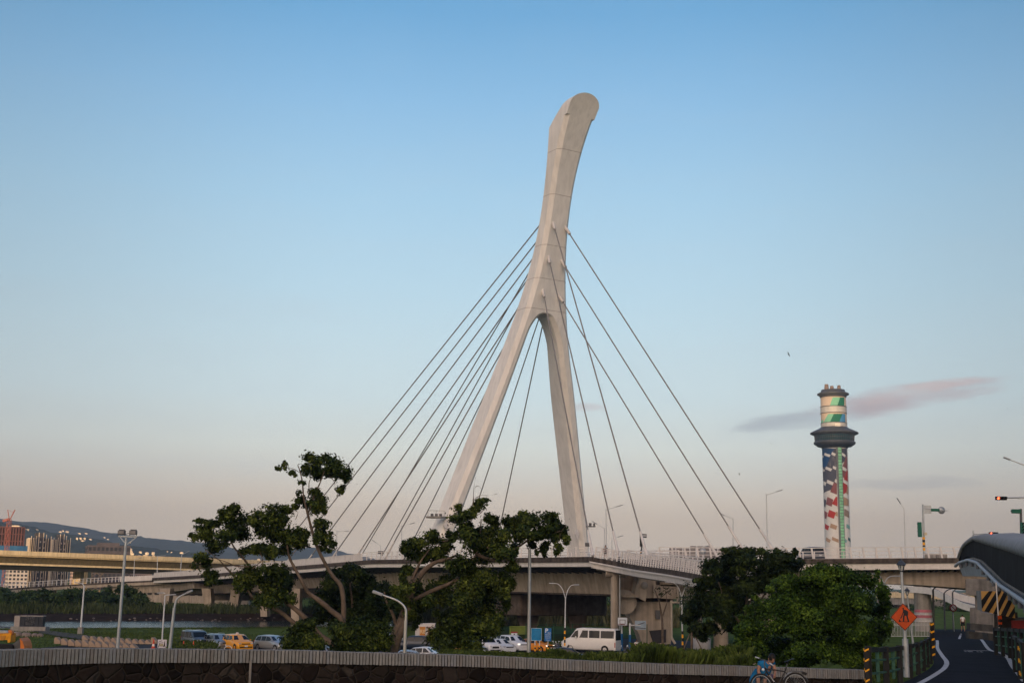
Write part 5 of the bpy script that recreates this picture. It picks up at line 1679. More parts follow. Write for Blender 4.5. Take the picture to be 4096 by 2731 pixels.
limb(b, [(1110, 1180), (1112, 1050), (1095, 930), (1040, 860), (980, 760), (930, 650), (895, 530), (870, 430), (850, 350), (838, 230), (815, 140)], zr2, D - .4, .25, .035, .2)
limb(b, [(880, 445), (915, 340), (960, 240), (985, 170)], zr2, D - .4, .10, .04, .2)
limb(b, [(890, 330), (884, 250), (910, 205), (960, 205)], zr2, D - .2, .04, .02, .2)
limb(b, [(830, 180), (810, 130), (840, 125), (850, 160)], zr2, D - .2, .03, .015)
limb(b, [(835, 190), (790, 160), (740, 145), (690, 150)], zr2, D, .03, .015, .2)
limb(b, [(740, 145), (720, 120), (717, 100)], zr2, D, .02, .012)
limb(b, [(850, 350), (820, 300), (810, 290)], zr2, D, .03, .015)
limb(b, [(795, 490), (810, 440), (770, 430)], zr2, D, .03, .02)
limb(b, [(1000, 180), (1050, 240), (1060, 290), (1090, 310)], zr2, D, .025, .012)
b.build('trunk', BARK, lt)
LT = [(930, 115, 62, 42), (985, 100, 50, 35), (1020, 150, 95, 68), (1090, 175, 50, 45), (1125, 215, 28, 32), (960, 170, 70, 45), (885, 155, 40, 32), (1092, 305, 28, 33), (1080, 285, 16, 16),
      (690, 150, 34, 20), (725, 130, 18, 25), (768, 178, 22, 18), (795, 200, 14, 9), (838, 250, 20, 16), (812, 312, 16, 14),
      (965, 355, 52, 45), (925, 310, 34, 30), (820, 378, 54, 40), (945, 425, 50, 36), (985, 410, 32, 30), (900, 395, 30, 30),
      (955, 520, 45, 40), (985, 560, 30, 34), (1012, 640, 42, 48), (945, 600, 28, 50), (990, 690, 28, 20), (1040, 640, 20, 26),
      (350, 455, 66, 42), (300, 490, 40, 40), (245, 550, 76, 44), (165, 590, 48, 45), (155, 495, 34, 22), (205, 505, 16, 22), (400, 530, 100, 76), (505, 500, 55, 48), (330, 610, 80, 50), (270, 690, 52, 44), (120, 610, 22, 26), (440, 600, 80, 50), (410, 430, 36, 30), (225, 620, 40, 34),
      (660, 415, 76, 34), (620, 490, 62, 44), (720, 560, 110, 70), (800, 610, 84, 60), (640, 590, 78, 55), (720, 690, 44, 36), (850, 640, 42, 46), (590, 540, 60, 50), (740, 430, 30, 26), (700, 500, 70, 50), (860, 575, 40, 34), (560, 450, 30, 26),
      (560, 690, 92, 40), (620, 715, 54, 42), (480, 690, 44, 30), (650, 690, 36, 34), (160, 775, 44, 52), (225, 840, 52, 38), (270, 885, 42, 38), (190, 740, 44, 32), (150, 740, 30, 26), (235, 900, 26, 26),
      (450, 860, 68, 52), (430, 900, 50, 46), (490, 900, 50, 50), (660, 880, 90, 66), (700, 940, 66, 66), (620, 950, 66, 54), (650, 1010, 90, 50), (720, 1010, 50, 50), (600, 830, 40, 30), (710, 810, 24, 26), (640, 800, 24, 20)]
leaves('crown', clumps(LT, zr2, 1.649, D, 1, 1.2), 46000, .092, LEAF1, lt, 11)
# bushy figs between the two big trees
bt = thing('fig_tree', 'dense dark fig tree right of the leaning trunk, filling the gap under the bridge deck', 'tree', at(*zr2(1180, 1400), 74))
b = MB(); limb(b, [(1200, 1480), (1190, 1250), (1170, 1050), (1150, 880)], zr2, 74, .25, .08, .2); limb(b, [(1190, 1250), (1260, 1100), (1290, 950)], zr2, 74, .15, .06, .2); b.build('trunk', BARK, bt)
BT = [(1150, 810, 60, 44), (1120, 850, 66, 50), (1190, 860, 60, 56), (1060, 920, 70, 52), (1130, 960, 110, 80), (1230, 930, 90, 66), (1270, 1000, 80, 80), (1000, 990, 50, 56), (1010, 1080, 90, 66), (960, 1130, 46, 40), (1150, 1080, 120, 80), (1260, 1110, 90, 80), (1300, 900, 40, 44), (1320, 1010, 60, 90), (1080, 1150, 80, 60), (1380, 950, 50, 60), (1400, 1060, 60, 70), (1350, 1150, 70, 60), (1040, 870, 40, 40)]
leaves('crown', clumps(BT, zr2, 1.649, 74, 2, 1.5), 34000, .10, LEAF2, bt, 12)
bt = thing('shrub', 'leafy dark green shrub in front of the fig trunks, just behind the wall', 'shrub', at(*zr2(860, 1350), 62))
leaves('crown', clumps([(850, 1250, 100, 66), (790, 1290, 60, 60), (880, 1300, 90, 60), (830, 1190, 56, 40), (780, 1330, 60, 50), (870, 1350, 80, 50), (890, 1170, 34, 30), (745, 1320, 26, 44)], zr2, 1.649, 62, 3, .6), 15000, .08, LEAF1, bt, 13)
bt = thing('shrub', 'wide lighter green shrub behind the wall left of the curved silver lamp', 'shrub', at(*zr2(1240, 1350), 64))
leaves('crown', clumps([(1130, 1240, 80, 60), (1210, 1210, 80, 60), (1260, 1180, 50, 40), (1080, 1230, 50, 40), (1160, 1290, 120, 56), (1270, 1270, 90, 70), (1330, 1260, 70, 66), (1340, 1190, 50, 40), (1120, 1330, 100, 40), (1250, 1340, 110, 40), (1380, 1300, 40, 60)], zr2, 1.649, 64, 4, .8), 24000, .08, LEAF1, bt, 14)

# centre tree
D = 66
ct = thing('fig_tree', 'broad fig tree in front of the pylon with thick grooved trunk and hanging leaf masses', 'tree', at(*zr3(310, 1420), D))
b = MB()
limb(b, [(285, 1480), (312, 1340), (345, 1220), (390, 1110), (425, 1000), (460, 880), (500, 800), (560, 720), (640, 660), (740, 630), (800, 605)], zr3, D, .62, .07, .05)
limb(b, [(330, 1340), (365, 1230), (410, 1120), (450, 1000)], zr3, D - .3, .36, .22, .05)
limb(b, [(345, 1120), (320, 1040), (275, 950), (260, 880)], zr3, D, .16, .06, .2)
limb(b, [(420, 1010), (470, 800), (500, 720), (540, 640), (600, 560)], zr3, D + .3, .22, .05, .2)
limb(b, [(440, 960), (600, 880), (740, 822), (800, 790), (850, 750), (900, 660), (950, 600), (980, 480), (990, 330)], zr3, D, .2, .05, .3)
limb(b, [(850, 470), (780, 485), (700, 500)], zr3, D, .09, .05, .2)
limb(b, [(960, 600), (1080, 640), (1170, 600), (1270, 540), (1340, 490), (1400, 420)], zr3, D, .16, .05, .3)
limb(b, [(1035, 540), (1080, 578), (1140, 580), (1180, 560)], zr3, D - 1.2, .06, .03)
limb(b, [(940, 310), (980, 290), (1010, 260)], zr3, D, .05, .03, .2)
limb(b, [(910, 275), (930, 200), (935, 100), (948, 15)], zr3, D, .045, .012, .1)
limb(b, [(925, 190), (960, 165), (1000, 150), (1050, 155), (1110, 140)], zr3, D, .025, .008, .1)
limb(b, [(935, 110), (960, 80), (990, 100), (1010, 130)], zr3, D, .018, .008, .1)
limb(b, [(1440, 480), (1560, 430), (1600, 420)], zr3, D, .05, .02, .2)
limb(b, [(1580, 470), (1600, 420), (1630, 380)], zr3, D, .03, .015, .2)
b.build('trunk', BARK, ct)
CT = [(510, 510, 80, 48), (440, 570, 52, 42), (620, 465, 66, 44), (650, 590, 84, 56), (560, 640, 54, 34), (720, 530, 54, 62), (762, 465, 36, 42), (420, 540, 34, 34), (570, 560, 80, 60), (690, 640, 40, 30), (470, 610, 40, 26), (625, 430, 26, 22),
      (795, 248, 40, 28), (850, 305, 76, 46), (860, 365, 56, 44), (1000, 225, 54, 48), (1050, 320, 56, 46), (925, 285, 36, 32), (1085, 365, 28, 28), (820, 330, 40, 40), (1015, 190, 26, 18), (960, 250, 26, 20),
      (930, 445, 100, 66), (880, 480, 70, 60), (1050, 510, 110, 80), (1180, 470, 66, 62), (1150, 590, 100, 80), (960, 590, 110, 84), (1210, 680, 50, 56), (830, 680, 76, 66), (1230, 560, 34, 70), (1070, 440, 60, 44), (770, 700, 40, 44), (1130, 430, 30, 26),
      (1000, 770, 120, 84), (1110, 810, 90, 100), (900, 880, 120, 100), (710, 850, 94, 70), (660, 930, 76, 56), (1080, 990, 100, 110), (900, 1050, 140, 100), (1000, 1140, 120, 90), (760, 1120, 110, 100), (700, 1230, 96, 84), (900, 1240, 90, 76), (1170, 860, 56, 80), (1190, 960, 36, 60), (620, 870, 44, 44), (820, 970, 90, 80), (640, 1260, 44, 56), (660, 1050, 34, 30), (1130, 1110, 40, 80), (820, 1180, 90, 90), (960, 1300, 30, 40),
      (430, 850, 78, 56), (380, 930, 90, 70), (470, 930, 70, 80), (420, 715, 50, 54), (480, 1010, 54, 54), (350, 870, 40, 40), (520, 880, 44, 50), (400, 780, 34, 40), (310, 960, 50, 50), (540, 980, 40, 44), (440, 1060, 44, 40), (500, 1100, 36, 50), (580, 960, 50, 44)]
CR = [(60, 330, 60, 50), (30, 420, 50, 60), (200, 320, 96, 54), (270, 410, 70, 58), (120, 430, 86, 50), (380, 415, 50, 44), (412, 485, 32, 34), (230, 550, 42, 42), (335, 555, 34, 38), (160, 515, 34, 32), (140, 350, 70, 50), (300, 340, 46, 36), (300, 480, 46, 40), (-40, 340, 44, 40), (-10, 380, 60, 50), (250, 600, 20, 24), (350, 590, 18, 20), (200, 470, 60, 44), (320, 420, 40, 40), (180, 590, 14, 22), (345, 395, 30, 26)]
leaves('crown', clumps(CT, zr3, 1.8875, D, 5, 1.5) + clumps(CR, zr4, 1.8875, D, 6, 1.0), 84000, .088, LEAF1, ct, 15, dens=1.0)

# right pair
D = 78
rt = thing('broadleaf_tree', 'broad dark domed tree right of the pier, its crown touching the ramp railing', 'tree', at(*zr5(700, 1300), D))
b = MB(); limb(b, [(690, 1400), (700, 1150), (720, 900), (740, 650)], zr5, D, .32, .08, .2); limb(b, [(700, 1100), (560, 900), (480, 700)], zr5, D, .18, .05, .3); limb(b, [(705, 1050), (880, 800), (980, 600)], zr5, D, .18, .05, .3)
limb(b, [(700, 1000), (860, 620), (960, 470), (968, 405)], zr5, D, .1, .02, .2); b.build('trunk', BARK, rt)
RT = [(600, 470, 90, 46), (590, 425, 36, 26), (740, 450, 90, 50), (830, 440, 40, 30), (930, 510, 110, 56), (1070, 490, 70, 44), (1130, 460, 26, 38), (980, 445, 26, 34), (540, 440, 40, 24), (480, 540, 90, 60), (400, 630, 80, 60), (700, 560, 150, 80), (950, 600, 140, 84), (520, 720, 140, 90), (760, 720, 150, 90), (360, 740, 60, 50), (1100, 560, 70, 50), (1180, 530, 36, 34), (340, 830, 76, 56), (300, 930, 84, 60), (240, 1020, 84, 54), (450, 960, 120, 90), (600, 1060, 110, 80), (380, 1100, 96, 60), (560, 880, 120, 90), (430, 830, 90, 70), (230, 960, 50, 44), (700, 900, 120, 100), (300, 1100, 60, 50), (190, 1010, 36, 34), (360, 1180, 50, 36), (620, 620, 80, 60), (850, 700, 100, 80), (290, 690, 40, 22), (1010, 520, 60, 50), (660, 440, 40, 34)]
leaves('crown', clumps(RT, zr5, 2.145, D, 7, 2.0, 1.3), 52000, .105, LEAF2, rt, 17, tuft=.40, dens=1.2, fill=.88)
D = 52
rb = thing('broadleaf_tree', 'rounded brighter green tree with dense leaves reaching down behind the wall at right', 'tree', at(*zr5(1250, 1450), D))
b = MB(); limb(b, [(1240, 1480), (1250, 1200), (1260, 900)], zr5, D, .2, .06, .1); b.build('trunk', BARK, rb)
RB = [(1100, 690, 90, 60), (1050, 740, 80, 60), (1290, 640, 110, 60), (1400, 590, 60, 40), (1470, 620, 90, 60), (1560, 650, 80, 60), (1000, 820, 96, 70), (930, 760, 40, 30), (860, 900, 96, 70), (800, 840, 30, 26), (1250, 800, 170, 120), (1460, 800, 150, 120), (1100, 900, 140, 110), (780, 1020, 90, 70), (730, 940, 34, 30), (720, 1090, 70, 60), (950, 1050, 150, 110), (1250, 1050, 190, 130), (1500, 1050, 170, 130), (680, 1180, 66, 60), (800, 1160, 110, 90), (660, 1280, 56, 66), (800, 1290, 110, 90), (1000, 1260, 140, 100), (1250, 1280, 180, 100), (1500, 1280, 160, 100), (640, 1090, 26, 22), (620, 1330, 40, 40), (1200, 690, 80, 50), (720, 1350, 90, 50), (900, 1370, 120, 40), (1150, 1380, 140, 40)]
RB6 = [(100, 730, 80, 50), (200, 800, 90, 60), (330, 780, 66, 46), (395, 740, 18, 26), (400, 840, 54, 60), (440, 920, 46, 60), (420, 1040, 66, 66), (470, 980, 34, 34), (390, 1140, 70, 60), (470, 1110, 34, 34), (250, 950, 120, 110), (250, 1150, 120, 80), (130, 1280, 120, 80), (300, 1290, 80, 70), (360, 1230, 60, 50), (60, 850, 110, 90), (130, 1000, 110, 100), (380, 1330, 40, 60), (200, 1380, 120, 60)]
leaves('crown', clumps(RB, zr5, 2.145, D, 8, 1.0, 1.2) + clumps(RB6, zr6, 1.887, D, 9, .8, 1.2), 125000, .060, LEAF3, rb, 19, tuft=.30, dens=1.5, fill=.8)
# young staked tree by the court
q = at(*zr5(252, 1290), 118)
st = thing('sapling', 'young staked tree beside the round planter under the dark domed tree', 'tree', q)
b = MB(); b.tube([q + V((0, 0, -1)), q + V((0, 0, 4.5))], .12, 8)
b.build('trunk', BARK, st)
for sx in (-1.2, 1.3):
    b = MB(); b.tube([q + V((sx, -.5, -.8)), q + V((0, 0, 1.9))], .05, 6); b.build('stake', BARK, st)
leaves('crown', [(q + V((0, 0, 4.6)), (1.6, 1.5, 1.2))], 1200, .10, LEAF2, st, 21)
q = at(*zr4(1135, 1250), 146)
st = thing('bare_sapling', 'thin nearly leafless tree standing in front of the concrete end pier', 'tree', q)
b = MB()
b.tube([q + V((0, 0, -.6)), q + V((-.05, 0, 2.4)), q + V((-.4, 0, 4.4)), q + V((-.9, 0, 5.6)), q + V((-.5, 0, 6.2))], [.16, .12, .08, .04, .02], 8)
b.tube([q + V((-.05, 0, 2.6)), q + V((.5, 0, 4.2)), q + V((.4, 0, 5.2)), q + V((1.2, 0, 5.8))], [.09, .06, .03, .015], 6)
b.tube([q + V((-.3, 0, 4.6)), q + V((.9, 0, 5.7)), q + V((2.2, 0, 6.0))], [.05, .03, .012], 6)
b.build('trunk', BARK, st)
leaves('crown', [(q + V((.2, 0, 5.4)), (1.3, 1, .8))], 120, .12, LEAF2, st, 22)

# far bank trees across the river (individuals)
g = random.Random(4)
ft = [(-40, 2352, 2470, 70, 276), (40, 2378, 2470, 80, 272), (110, 2392, 2465, 60, 280), (170, 2362, 2470, 60, 284), (225, 2350, 2470, 66, 282), (285, 2350, 2475, 62, 282), (335, 2340, 2480, 56, 290), (385, 2372, 2480, 56, 284), (440, 2350, 2480, 66, 290), (500, 2332, 2480, 56, 296), (555, 2366, 2475, 54, 292), (-110, 2360, 2470, 70, 270), (20, 2350, 2440, 50, 300), (120, 2352, 2440, 46, 304), (590, 2390, 2470, 40, 296)]
ft.sort()
for i, (x, yt, yb, rx, d) in enumerate(ft):
    t = thing('riverbank_tree', 'bushy tree on the far riverbank below the ramp, ' + ORD[i] + ' counting from the yellow loader side', 'tree', at(x, yb, d), 'trees on the far riverbank')
    d -= 26; yb -= 22
    base = at(x, yb, d); k = d / FPX; cl = []
    for j in range(15):
        yy = g.uniform(yt + 14, yb + 4); xx = x + g.uniform(-1, 1) * rx * .62 * (0.5 + .5 * (yy - yt) / (yb - yt) if yy < yt + 30 else 1)
        r = g.uniform(.24, .46) * rx
        cl.append((at(xx, yy, d + g.uniform(-2, 2)), (r * k, r * k, r * k * g.uniform(.6, .85))))
    b = MB(); b.tube([base + V((0, 0, -2)), base + V((0, 0, (yb - yt) * k * .7))], [.25, .08], 6); b.build('trunk', BARK, t)
    leaves('crown', cl, 5200, .28, LEAF4, t, 30 + i, tuft=.8)
# trees under and beyond the bridge
bt2 = [(1010, 2400, 2470, 60, 330, 'bushy tree beyond the slanting piers under the bridge'), (1120, 2390, 2480, 60, 345, 'rounded tree under the bridge left of the leaning fig limbs'), (1230, 2385, 2480, 60, 350, 'dark tree under the bridge behind the leaning fig'), (2420, 2400, 2462, 30, 300, 'dark tree seen past the round column under the deck'), (3655, 2412, 2446, 30, 380, 'dark tree beside the banded column under the elevated road'), (3700, 2415, 2446, 34, 360, 'second dark tree beside the banded column'), (3815, 2420, 2452, 40, 380, 'dark hedge tree beyond the riverside lamps'), (3870, 2425, 2452, 34, 370, 'dark tree near the abutment beyond the path')]
for i, (x, yt, yb, rx, d, lab) in enumerate(bt2):
    t = thing('distant_tree', lab, 'tree', at(x, yb, d), 'trees beyond the bridge')
    base = at(x, yb, d); k = d / FPX; cl = []
    for j in range(9):
        yy = g.uniform(yt + 12, yb - 5); xx = x + g.uniform(-1, 1) * rx * .7; r = g.uniform(.3, .5) * rx
        cl.append((at(xx, yy, d + g.uniform(-2, 2)), (r * k, r * k, r * k * .6)))
    b = MB(); b.tube([base + V((0, 0, -3)), base + V((0, 0, (yb - yt) * k * .6))], [.25, .1], 6); b.build('trunk', BARK, t)
    leaves('crown', cl, 2200, .36, LEAF4, t, 60 + i, tuft=.9)

# ---------------------------------------------------------------- ground cover
g = np.random.default_rng(3)
GB = leaf_mat('grass_blade', (.016, .027, .005), (.045, .070, .011), (.105, .130, .028))
RD = leaf_mat('reed', (.03, .036, .012), (.085, .085, .035), (.17, .15, .075))
def scatter(n, x0, x1, y0, y1, keep):
    X = g.uniform(x0, x1, n * 2); Y = g.uniform(y0, y1, n * 2)
    P = [(x, y, ground_z(x, y)) for x, y in zip(X, Y) if keep(x, y)]
    return P[:n]
def wall_z(x):
    return float(np.interp(x, [p.x for p in topc], [p.z for p in topc]))
def wall_y(x):
    return float(np.interp(x, [p.x for p in topc], [p.y for p in topc]))
# tall weeds right behind the wall
P = []; HW = []
for _ in range(34000):
    fx = g.uniform(2130, 3010); dpt = g.uniform(.5, 3.1)
    x = (fx - 2048) / FPX * 38; y = wall_y(x) + dpt
    den = .35 if fx < 2230 else 1
    if g.random() < den: P.append((x, y, wall_z(x) - .40)); HW.append(np.interp(fx, [2130, 2300, 2450, 2700, 3010], [.36, .42, .56, .66, .66]) * (.55 + .9 * patchy(x, y)))
tag(blades('tall_weeds', P, np.array(HW) * .85, .014, GB, None, 5, .2, 2), kind='stuff')
cl = []
gq = random.Random(31)
for k in range(150):
    fx = gq.uniform(2250, 3010); x = (fx - 2048) / FPX * 38; y = wall_y(x) + gq.uniform(.7, 3.0)
    r = gq.uniform(.14, .34) * (0.6 if fx < 2450 else 1)
    cl.append((V((x, y, wall_z(x) - .38 + r * .8)), (r * 1.3, r * 1.2, r)))
tag(leaves('leafy_weeds', cl, 15000, .032, LEAF1, None, 33, tuft=.12), kind='stuff')
P = []
for _ in range(9000):
    fx = g.uniform(1800, 2240); x = (fx - 2048) / FPX * 35; y = wall_y(x) + g.uniform(.5, 3.1)
    P.append((x, y, wall_z(x) - .39))
tag(blades('rough_grass', P, .33, .03, GB, None, 6, .3, 2), kind='stuff')
# front verge grass before the wall
P = []
for _ in range(30000):
    x = g.uniform(-6, 13.5); y = wall_y(x) - g.uniform(.05, 5.5)
    if x > -2 or g.random() < .4: P.append((x, y, ground_z(x, y)))
tag(blades('verge_grass', P, .16, .02, GB, None, 7, .4, 2), kind='stuff')
P = []
for _ in range(9000):
    x = g.uniform(10.5, 17.5); y = g.uniform(38, 58)
    if x < 10.7 + (y - 38) * .34: P.append((x, y, ground_z(x, y)))
tag(blades('fence_grass', P, .25, .03, GB, None, 8, .4, 2), kind='stuff')
# near river bank fringe and far bank reeds
P = []
for _ in range(14000):
    x = g.uniform(-120, 0); u = g.uniform(-4.5, -2.0)
    P.append((x, bank(x) + u, ground_z(x, bank(x) + u)))
tag(blades('bank_weeds', P, .22, .10, GB, None, 9, .3), kind='stuff')
P = []; HR = []
for _ in range(22000):
    x = g.uniform(-125, 30); u = 47 + g.uniform(0, 14)
    P.append((x, bank(x) + u, ground_z(x, bank(x) + u))); HR.append(1.55 * (.3 + 1.0 * patchy(x, u, .35)))
tag(blades('far_bank_reeds', P, HR, .2, leaf_mat('reed_green', (.018, .03, .008), (.045, .06, .018), (.10, .11, .04)), None, 10, .18), kind='stuff')
P = []
for _ in range(9000):
    fx = g.uniform(1600, 2720); d = g.uniform(232, 262); x = (fx - 2048) / FPX * d
    P.append((x, d, 0))
tag(blades('field_reeds', P, 2.9, .22, RD, None, 11, .16), kind='stuff')
P = scatter(9000, -65, 5, 158, 178, lambda x, y: True)
tag(blades('park_grass', P, .22, .10, GB, None, 12, .4), kind='stuff')
P = scatter(12000, -90, -40, 120, 218, lambda x, y: y < bank(x) - 4)
tag(blades('lawn_grass', P, .20, .10, GB, None, 14, .4), kind='stuff')
P = []
for _ in range(4500):
    a = at(g.uniform(690, 850), 2610, g.uniform(118, 132)); P.append((a.x, a.y, 0))
tag(blades('long_grass', P, 1.25, .10, GB, None, 13, .3), kind='stuff')
# rocks along the far waterline
mb = MB(); gg_ = random.Random(8)
for _ in range(260):
    x = gg_.uniform(-75, 25); u = 38 + gg_.uniform(-1, 4)
    r = gg_.uniform(.1, .32); c = V((x, bank(x) + u, ground_z(x, bank(x) + u)))
    mb.lathe([(0, -r * .5), (r, -r * .2), (r * .8, r * .3), (0, r * .5)], c, 6, smooth=False)
tag(mb.build('bank_rocks', mat('bank_rock', (.16, .13, .11), .9, var=.4)), kind='stuff')

# far treeline beyond the river and the field
gw = random.Random(21); cl = []
for k in range(90):
    fx = 850 + k * 35 + gw.uniform(-15, 15)
    d = gw.uniform(395, 450); r = gw.uniform(2.2, 4.2)
    cl.append((V((at(fx, 2400, d).x, d, gw.uniform(1.5, 3.6))), (r * 1.4, r, r)))
tag(leaves('far_wood', cl, 26000, .5, LEAF4, None, 90, tuft=1.2), kind='stuff')
# ================================================================== lamps, signals, signs
def pole_lamp(label, base, top, r0, r1, mtl, arms, head=(.7, .28, .14), group=None, name='street_lamp', sink=.5, stripe=None):
    """base/top world points; arms: list of polylines (offsets from top) ending in a lamp head"""
    t = thing(name, label, 'street lamp', base, group)
    b = MB(); b.tube([base + V((0, 0, -sink)), top], [r0, r1], 10); b.build('pole', mtl, t)
    for a in arms:
        pts = curve_pts([top + V(o) for o in a], 4)
        b = MB(); b.tube(pts, [r1 * .8 + (r1 * .45 - r1 * .8) * i / (len(pts) - 1) for i in range(len(pts))], 8); ar = b.build('arm', mtl, t)
        d = (pts[-1] - pts[-2]).normalized()
        b = MB(); b.beam(pts[-1] - d * .1, pts[-1] + d * head[0], head[1], head[2]); b.build('lamp_head', HEADM, ar, bevel=.03)
    if stripe:
        b = MB()
        h = stripe
        n = 6
        for k in range(n):
            z0 = base.z + .1 + h * k / n
            b.tube([(base.x, base.y, z0), (base.x, base.y, z0 + h / n * .95)], r0 + .015, 10, k % 2)
        b.build('warning_band', [YEL, BLACK], t)
    return t
HEADM = mat('lamp_head_grey', (.28, .29, .30), .45, .2, var=.15)
LW = mat('lamp_white', (.52, .53, .53), .45, var=.1)
# deck street lamps: (base px, top px, head px, distance, label)
DL = [((1346, 2240), (1348, 2122), (1380, 2124), 224, 'white deck lamp over the left stay cables, beside the leaning fig crown'),
      ((1610, 2232), (1606, 2100), (1642, 2094), 205, 'white deck lamp standing left of the pylon foot behind the stay cables'),
      ((1524, 2232), (1523, 2180), (1502, 2168), 235, 'short far deck lamp with its arm turned left among the stay cables'),
      ((2426, 2240), (2424, 2034), (2468, 2025), 165, 'tall white deck lamp just right of the pylon, arm pointing right'),
      ((2416, 2235), (2418, 2110), (2386, 2094), 190, 'far white deck lamp right of the pylon with its arm pointing left'),
      ((2447, 2235), (2448, 2150), (2474, 2146), 200, 'small deck lamp between two right stay cables'),
      ((2784, 2262), (2784, 2190), (2816, 2186), 168, 'low cream lamp by the ramp railing, left of the dark domed tree'),
      ((3070, 2215), (3065, 1975), (3108, 1965), 160, 'tall white road lamp above the dark domed tree'),
      ((2932, 2215), (2932, 2072), (2897, 2060), 182, 'white deck lamp between the two rightmost stay cables'),
      ((3622, 2240), (3616, 2032), (3600, 2010), 172, 'thin white road lamp right of the chimney tower'),
      ((629, 2312), (630, 2222), (649, 2222), 294, 'white lamp on the riverside ramp in front of the viaduct'),
      ((720, 2310), (727, 2216), (746, 2208), 290, 'white lamp on the riverside ramp beside the leaning fig crown'),
      ((535, 2322), (538, 2236), (556, 2232), 298, 'white lamp on the riverside ramp right of the floodlight mast')]
for b_, t_, h_, d, lab in DL:
    B_, T_, H_ = at(*b_, d), at(*t_, d), at(*h_, d)
    pole_lamp(lab, B_, T_, .10, .06, LW, [[V((0, 0, -.12)), H_ - T_]], (.75, .24, .11), 'lamps along the bridge decks', sink=.8)
# lamps in the park
def simple(b, t, d): return at(*b, d), at(*t, d)
B_, T_ = simple((322, 2524), (337, 2342), 172)
pole_lamp('white park lamp on a concrete foot by the river, left of the floodlight mast', B_, T_, .13, .09, LW, [[(0, 0, -.1), (-.25, 0, .25), (-.75, 0, .35)]], (.5, .3, .14), 'park lamps')
mb = MB(); mb.box(B_ + V((0, 0, .1)), (.6, .6, .9))
fo = mb.build('concrete_foot', CONC2, bpy.data.objects['street_lamp.%03d' % 13])
B_, T_ = simple((648, 2560), (660, 2380), 150)
pole_lamp('slim white twin headed lamp beside the grey curved lamp', B_, T_, .10, .07, LW, [[(0, 0, 0), (.3, 0, .05), (.7, 0, .08)], [(0, 0, .25), (-.2, 0, .28), (-.35, 0, .28)]], (.55, .26, .14), 'park lamps', sink=1.5)
B_, T_ = simple((672, 2640), (697, 2430), 98)
pole_lamp('grey curved lamp post with drooping arm pointing right, beside the picture board', B_, T_, .15, .11, STEEL, [[(0, 0, -.1), (.12, 0, .55), (.38, 0, .85), (.9, 0, 1.12)]], (.42, .28, .16), 'park lamps', sink=1)
B_, T_ = simple((1617, 2640), (1623, 2480), 58)
pole_lamp('polished curved lamp post with flat head, in front of the fig trunk at centre', B_, T_, .085, .075, mat('polished_steel', (.50, .49, .47), .3, .6, var=.08), [[(0, 0, -.1), (0, 0, .35), (-.10, 0, .62), (-.42, 0, .86), (-.95, 0, 1.05), (-1.15, 0, 1.12)]], (.38, .27, .13), 'park lamps', sink=1.5)
B_, T_ = simple((2115, 2640), (2119, 2195), 66)
pole_lamp('tall plain grey lamp mast rising into the fig branches beside the blue signs', B_, T_, .115, .075, STEEL, [], group='park lamps', sink=1)
for b_, t_, l_, r_, d, lab, z_ in (((2259, 2585), (2262, 2390), (2213, 2332), (2300, 2338), 141, 'twin armed street lamp behind the white van', 1.9), ((2731, 2610), (2727, 2385), (2679, 2328), (2774, 2335), 128, 'twin armed street lamp beside the access cage of the end pier', 2.0), ((3536, 2440), (3537, 2330), (3486, 2294), (3582, 2303), 112, 'twin armed street lamp behind the bright bush, right end', 0)):
    B_, T_, L_, R_ = at(*b_, d), at(*t_, d), at(*l_, d), at(*r_, d)
    def arc(e): return [V((0, 0, -.1)), V(((e - T_).x * .25, 0, (e - T_).z * .6)), V(((e - T_).x * .6, 0, (e - T_).z * .95)), e - T_]
    pole_lamp(lab, B_, T_, .085, .06, LW if d > 120 else STEEL, [arc(L_), arc(R_)], (.45, .25, .12), 'twin armed street lamps', sink=1.2, stripe=z_ or None)
# floodlight mast
B_, T_ = simple((466, 2640), (505, 2150), 112)
fm = thing('floodlight_mast', 'tall grey floodlight mast with two square floodlights on a crossbar', 'floodlight', B_)
b = MB(); b.tube([B_ + V((0, 0, -1)), T_], [.155, .115], 12); b.build('pole', STEEL, fm)
b = MB(); zt = at(505, 2146, 112)
xl, xr = at(474, 2144, 112), at(549, 2146, 112)
b.beam(xl, xr, .12, .12); b.beam(at(481, 2148, 112), at(501, 2172, 112), .07, .07); b.beam(at(545, 2148, 112), at(509, 2176, 112), .07, .07); b.build('crossbar', STEEL, fm)
for x, kk in ((487, 1), (533, -1)):
    c = at(x, 2129, 112)
    b = MB(); b.box(c, (.60, .42, .36)); b.box(c + V((0, -.24, .0)), (.52, .06, .28), 1); b.beam(c + V((-.3, 0, -.1)), c + V((-.3, 0, -.32)), .05, .05); b.beam(c + V((.3, 0, -.1)), c + V((.3, 0, -.32)), .05, .05); b.box(c + V((0, .05, .22)), (.5, .2, .1)); b.build('floodlight', [STEELD, mat('flood_glass', (.20, .19, .18), .2)], fm, bevel=.02)
b = MB(); b.tube(curve_pts([at(497, 2138, 112), at(510, 2133, 112), at(521, 2130, 112)], 4), .025, 6); b.build('cable', BLACK, fm)

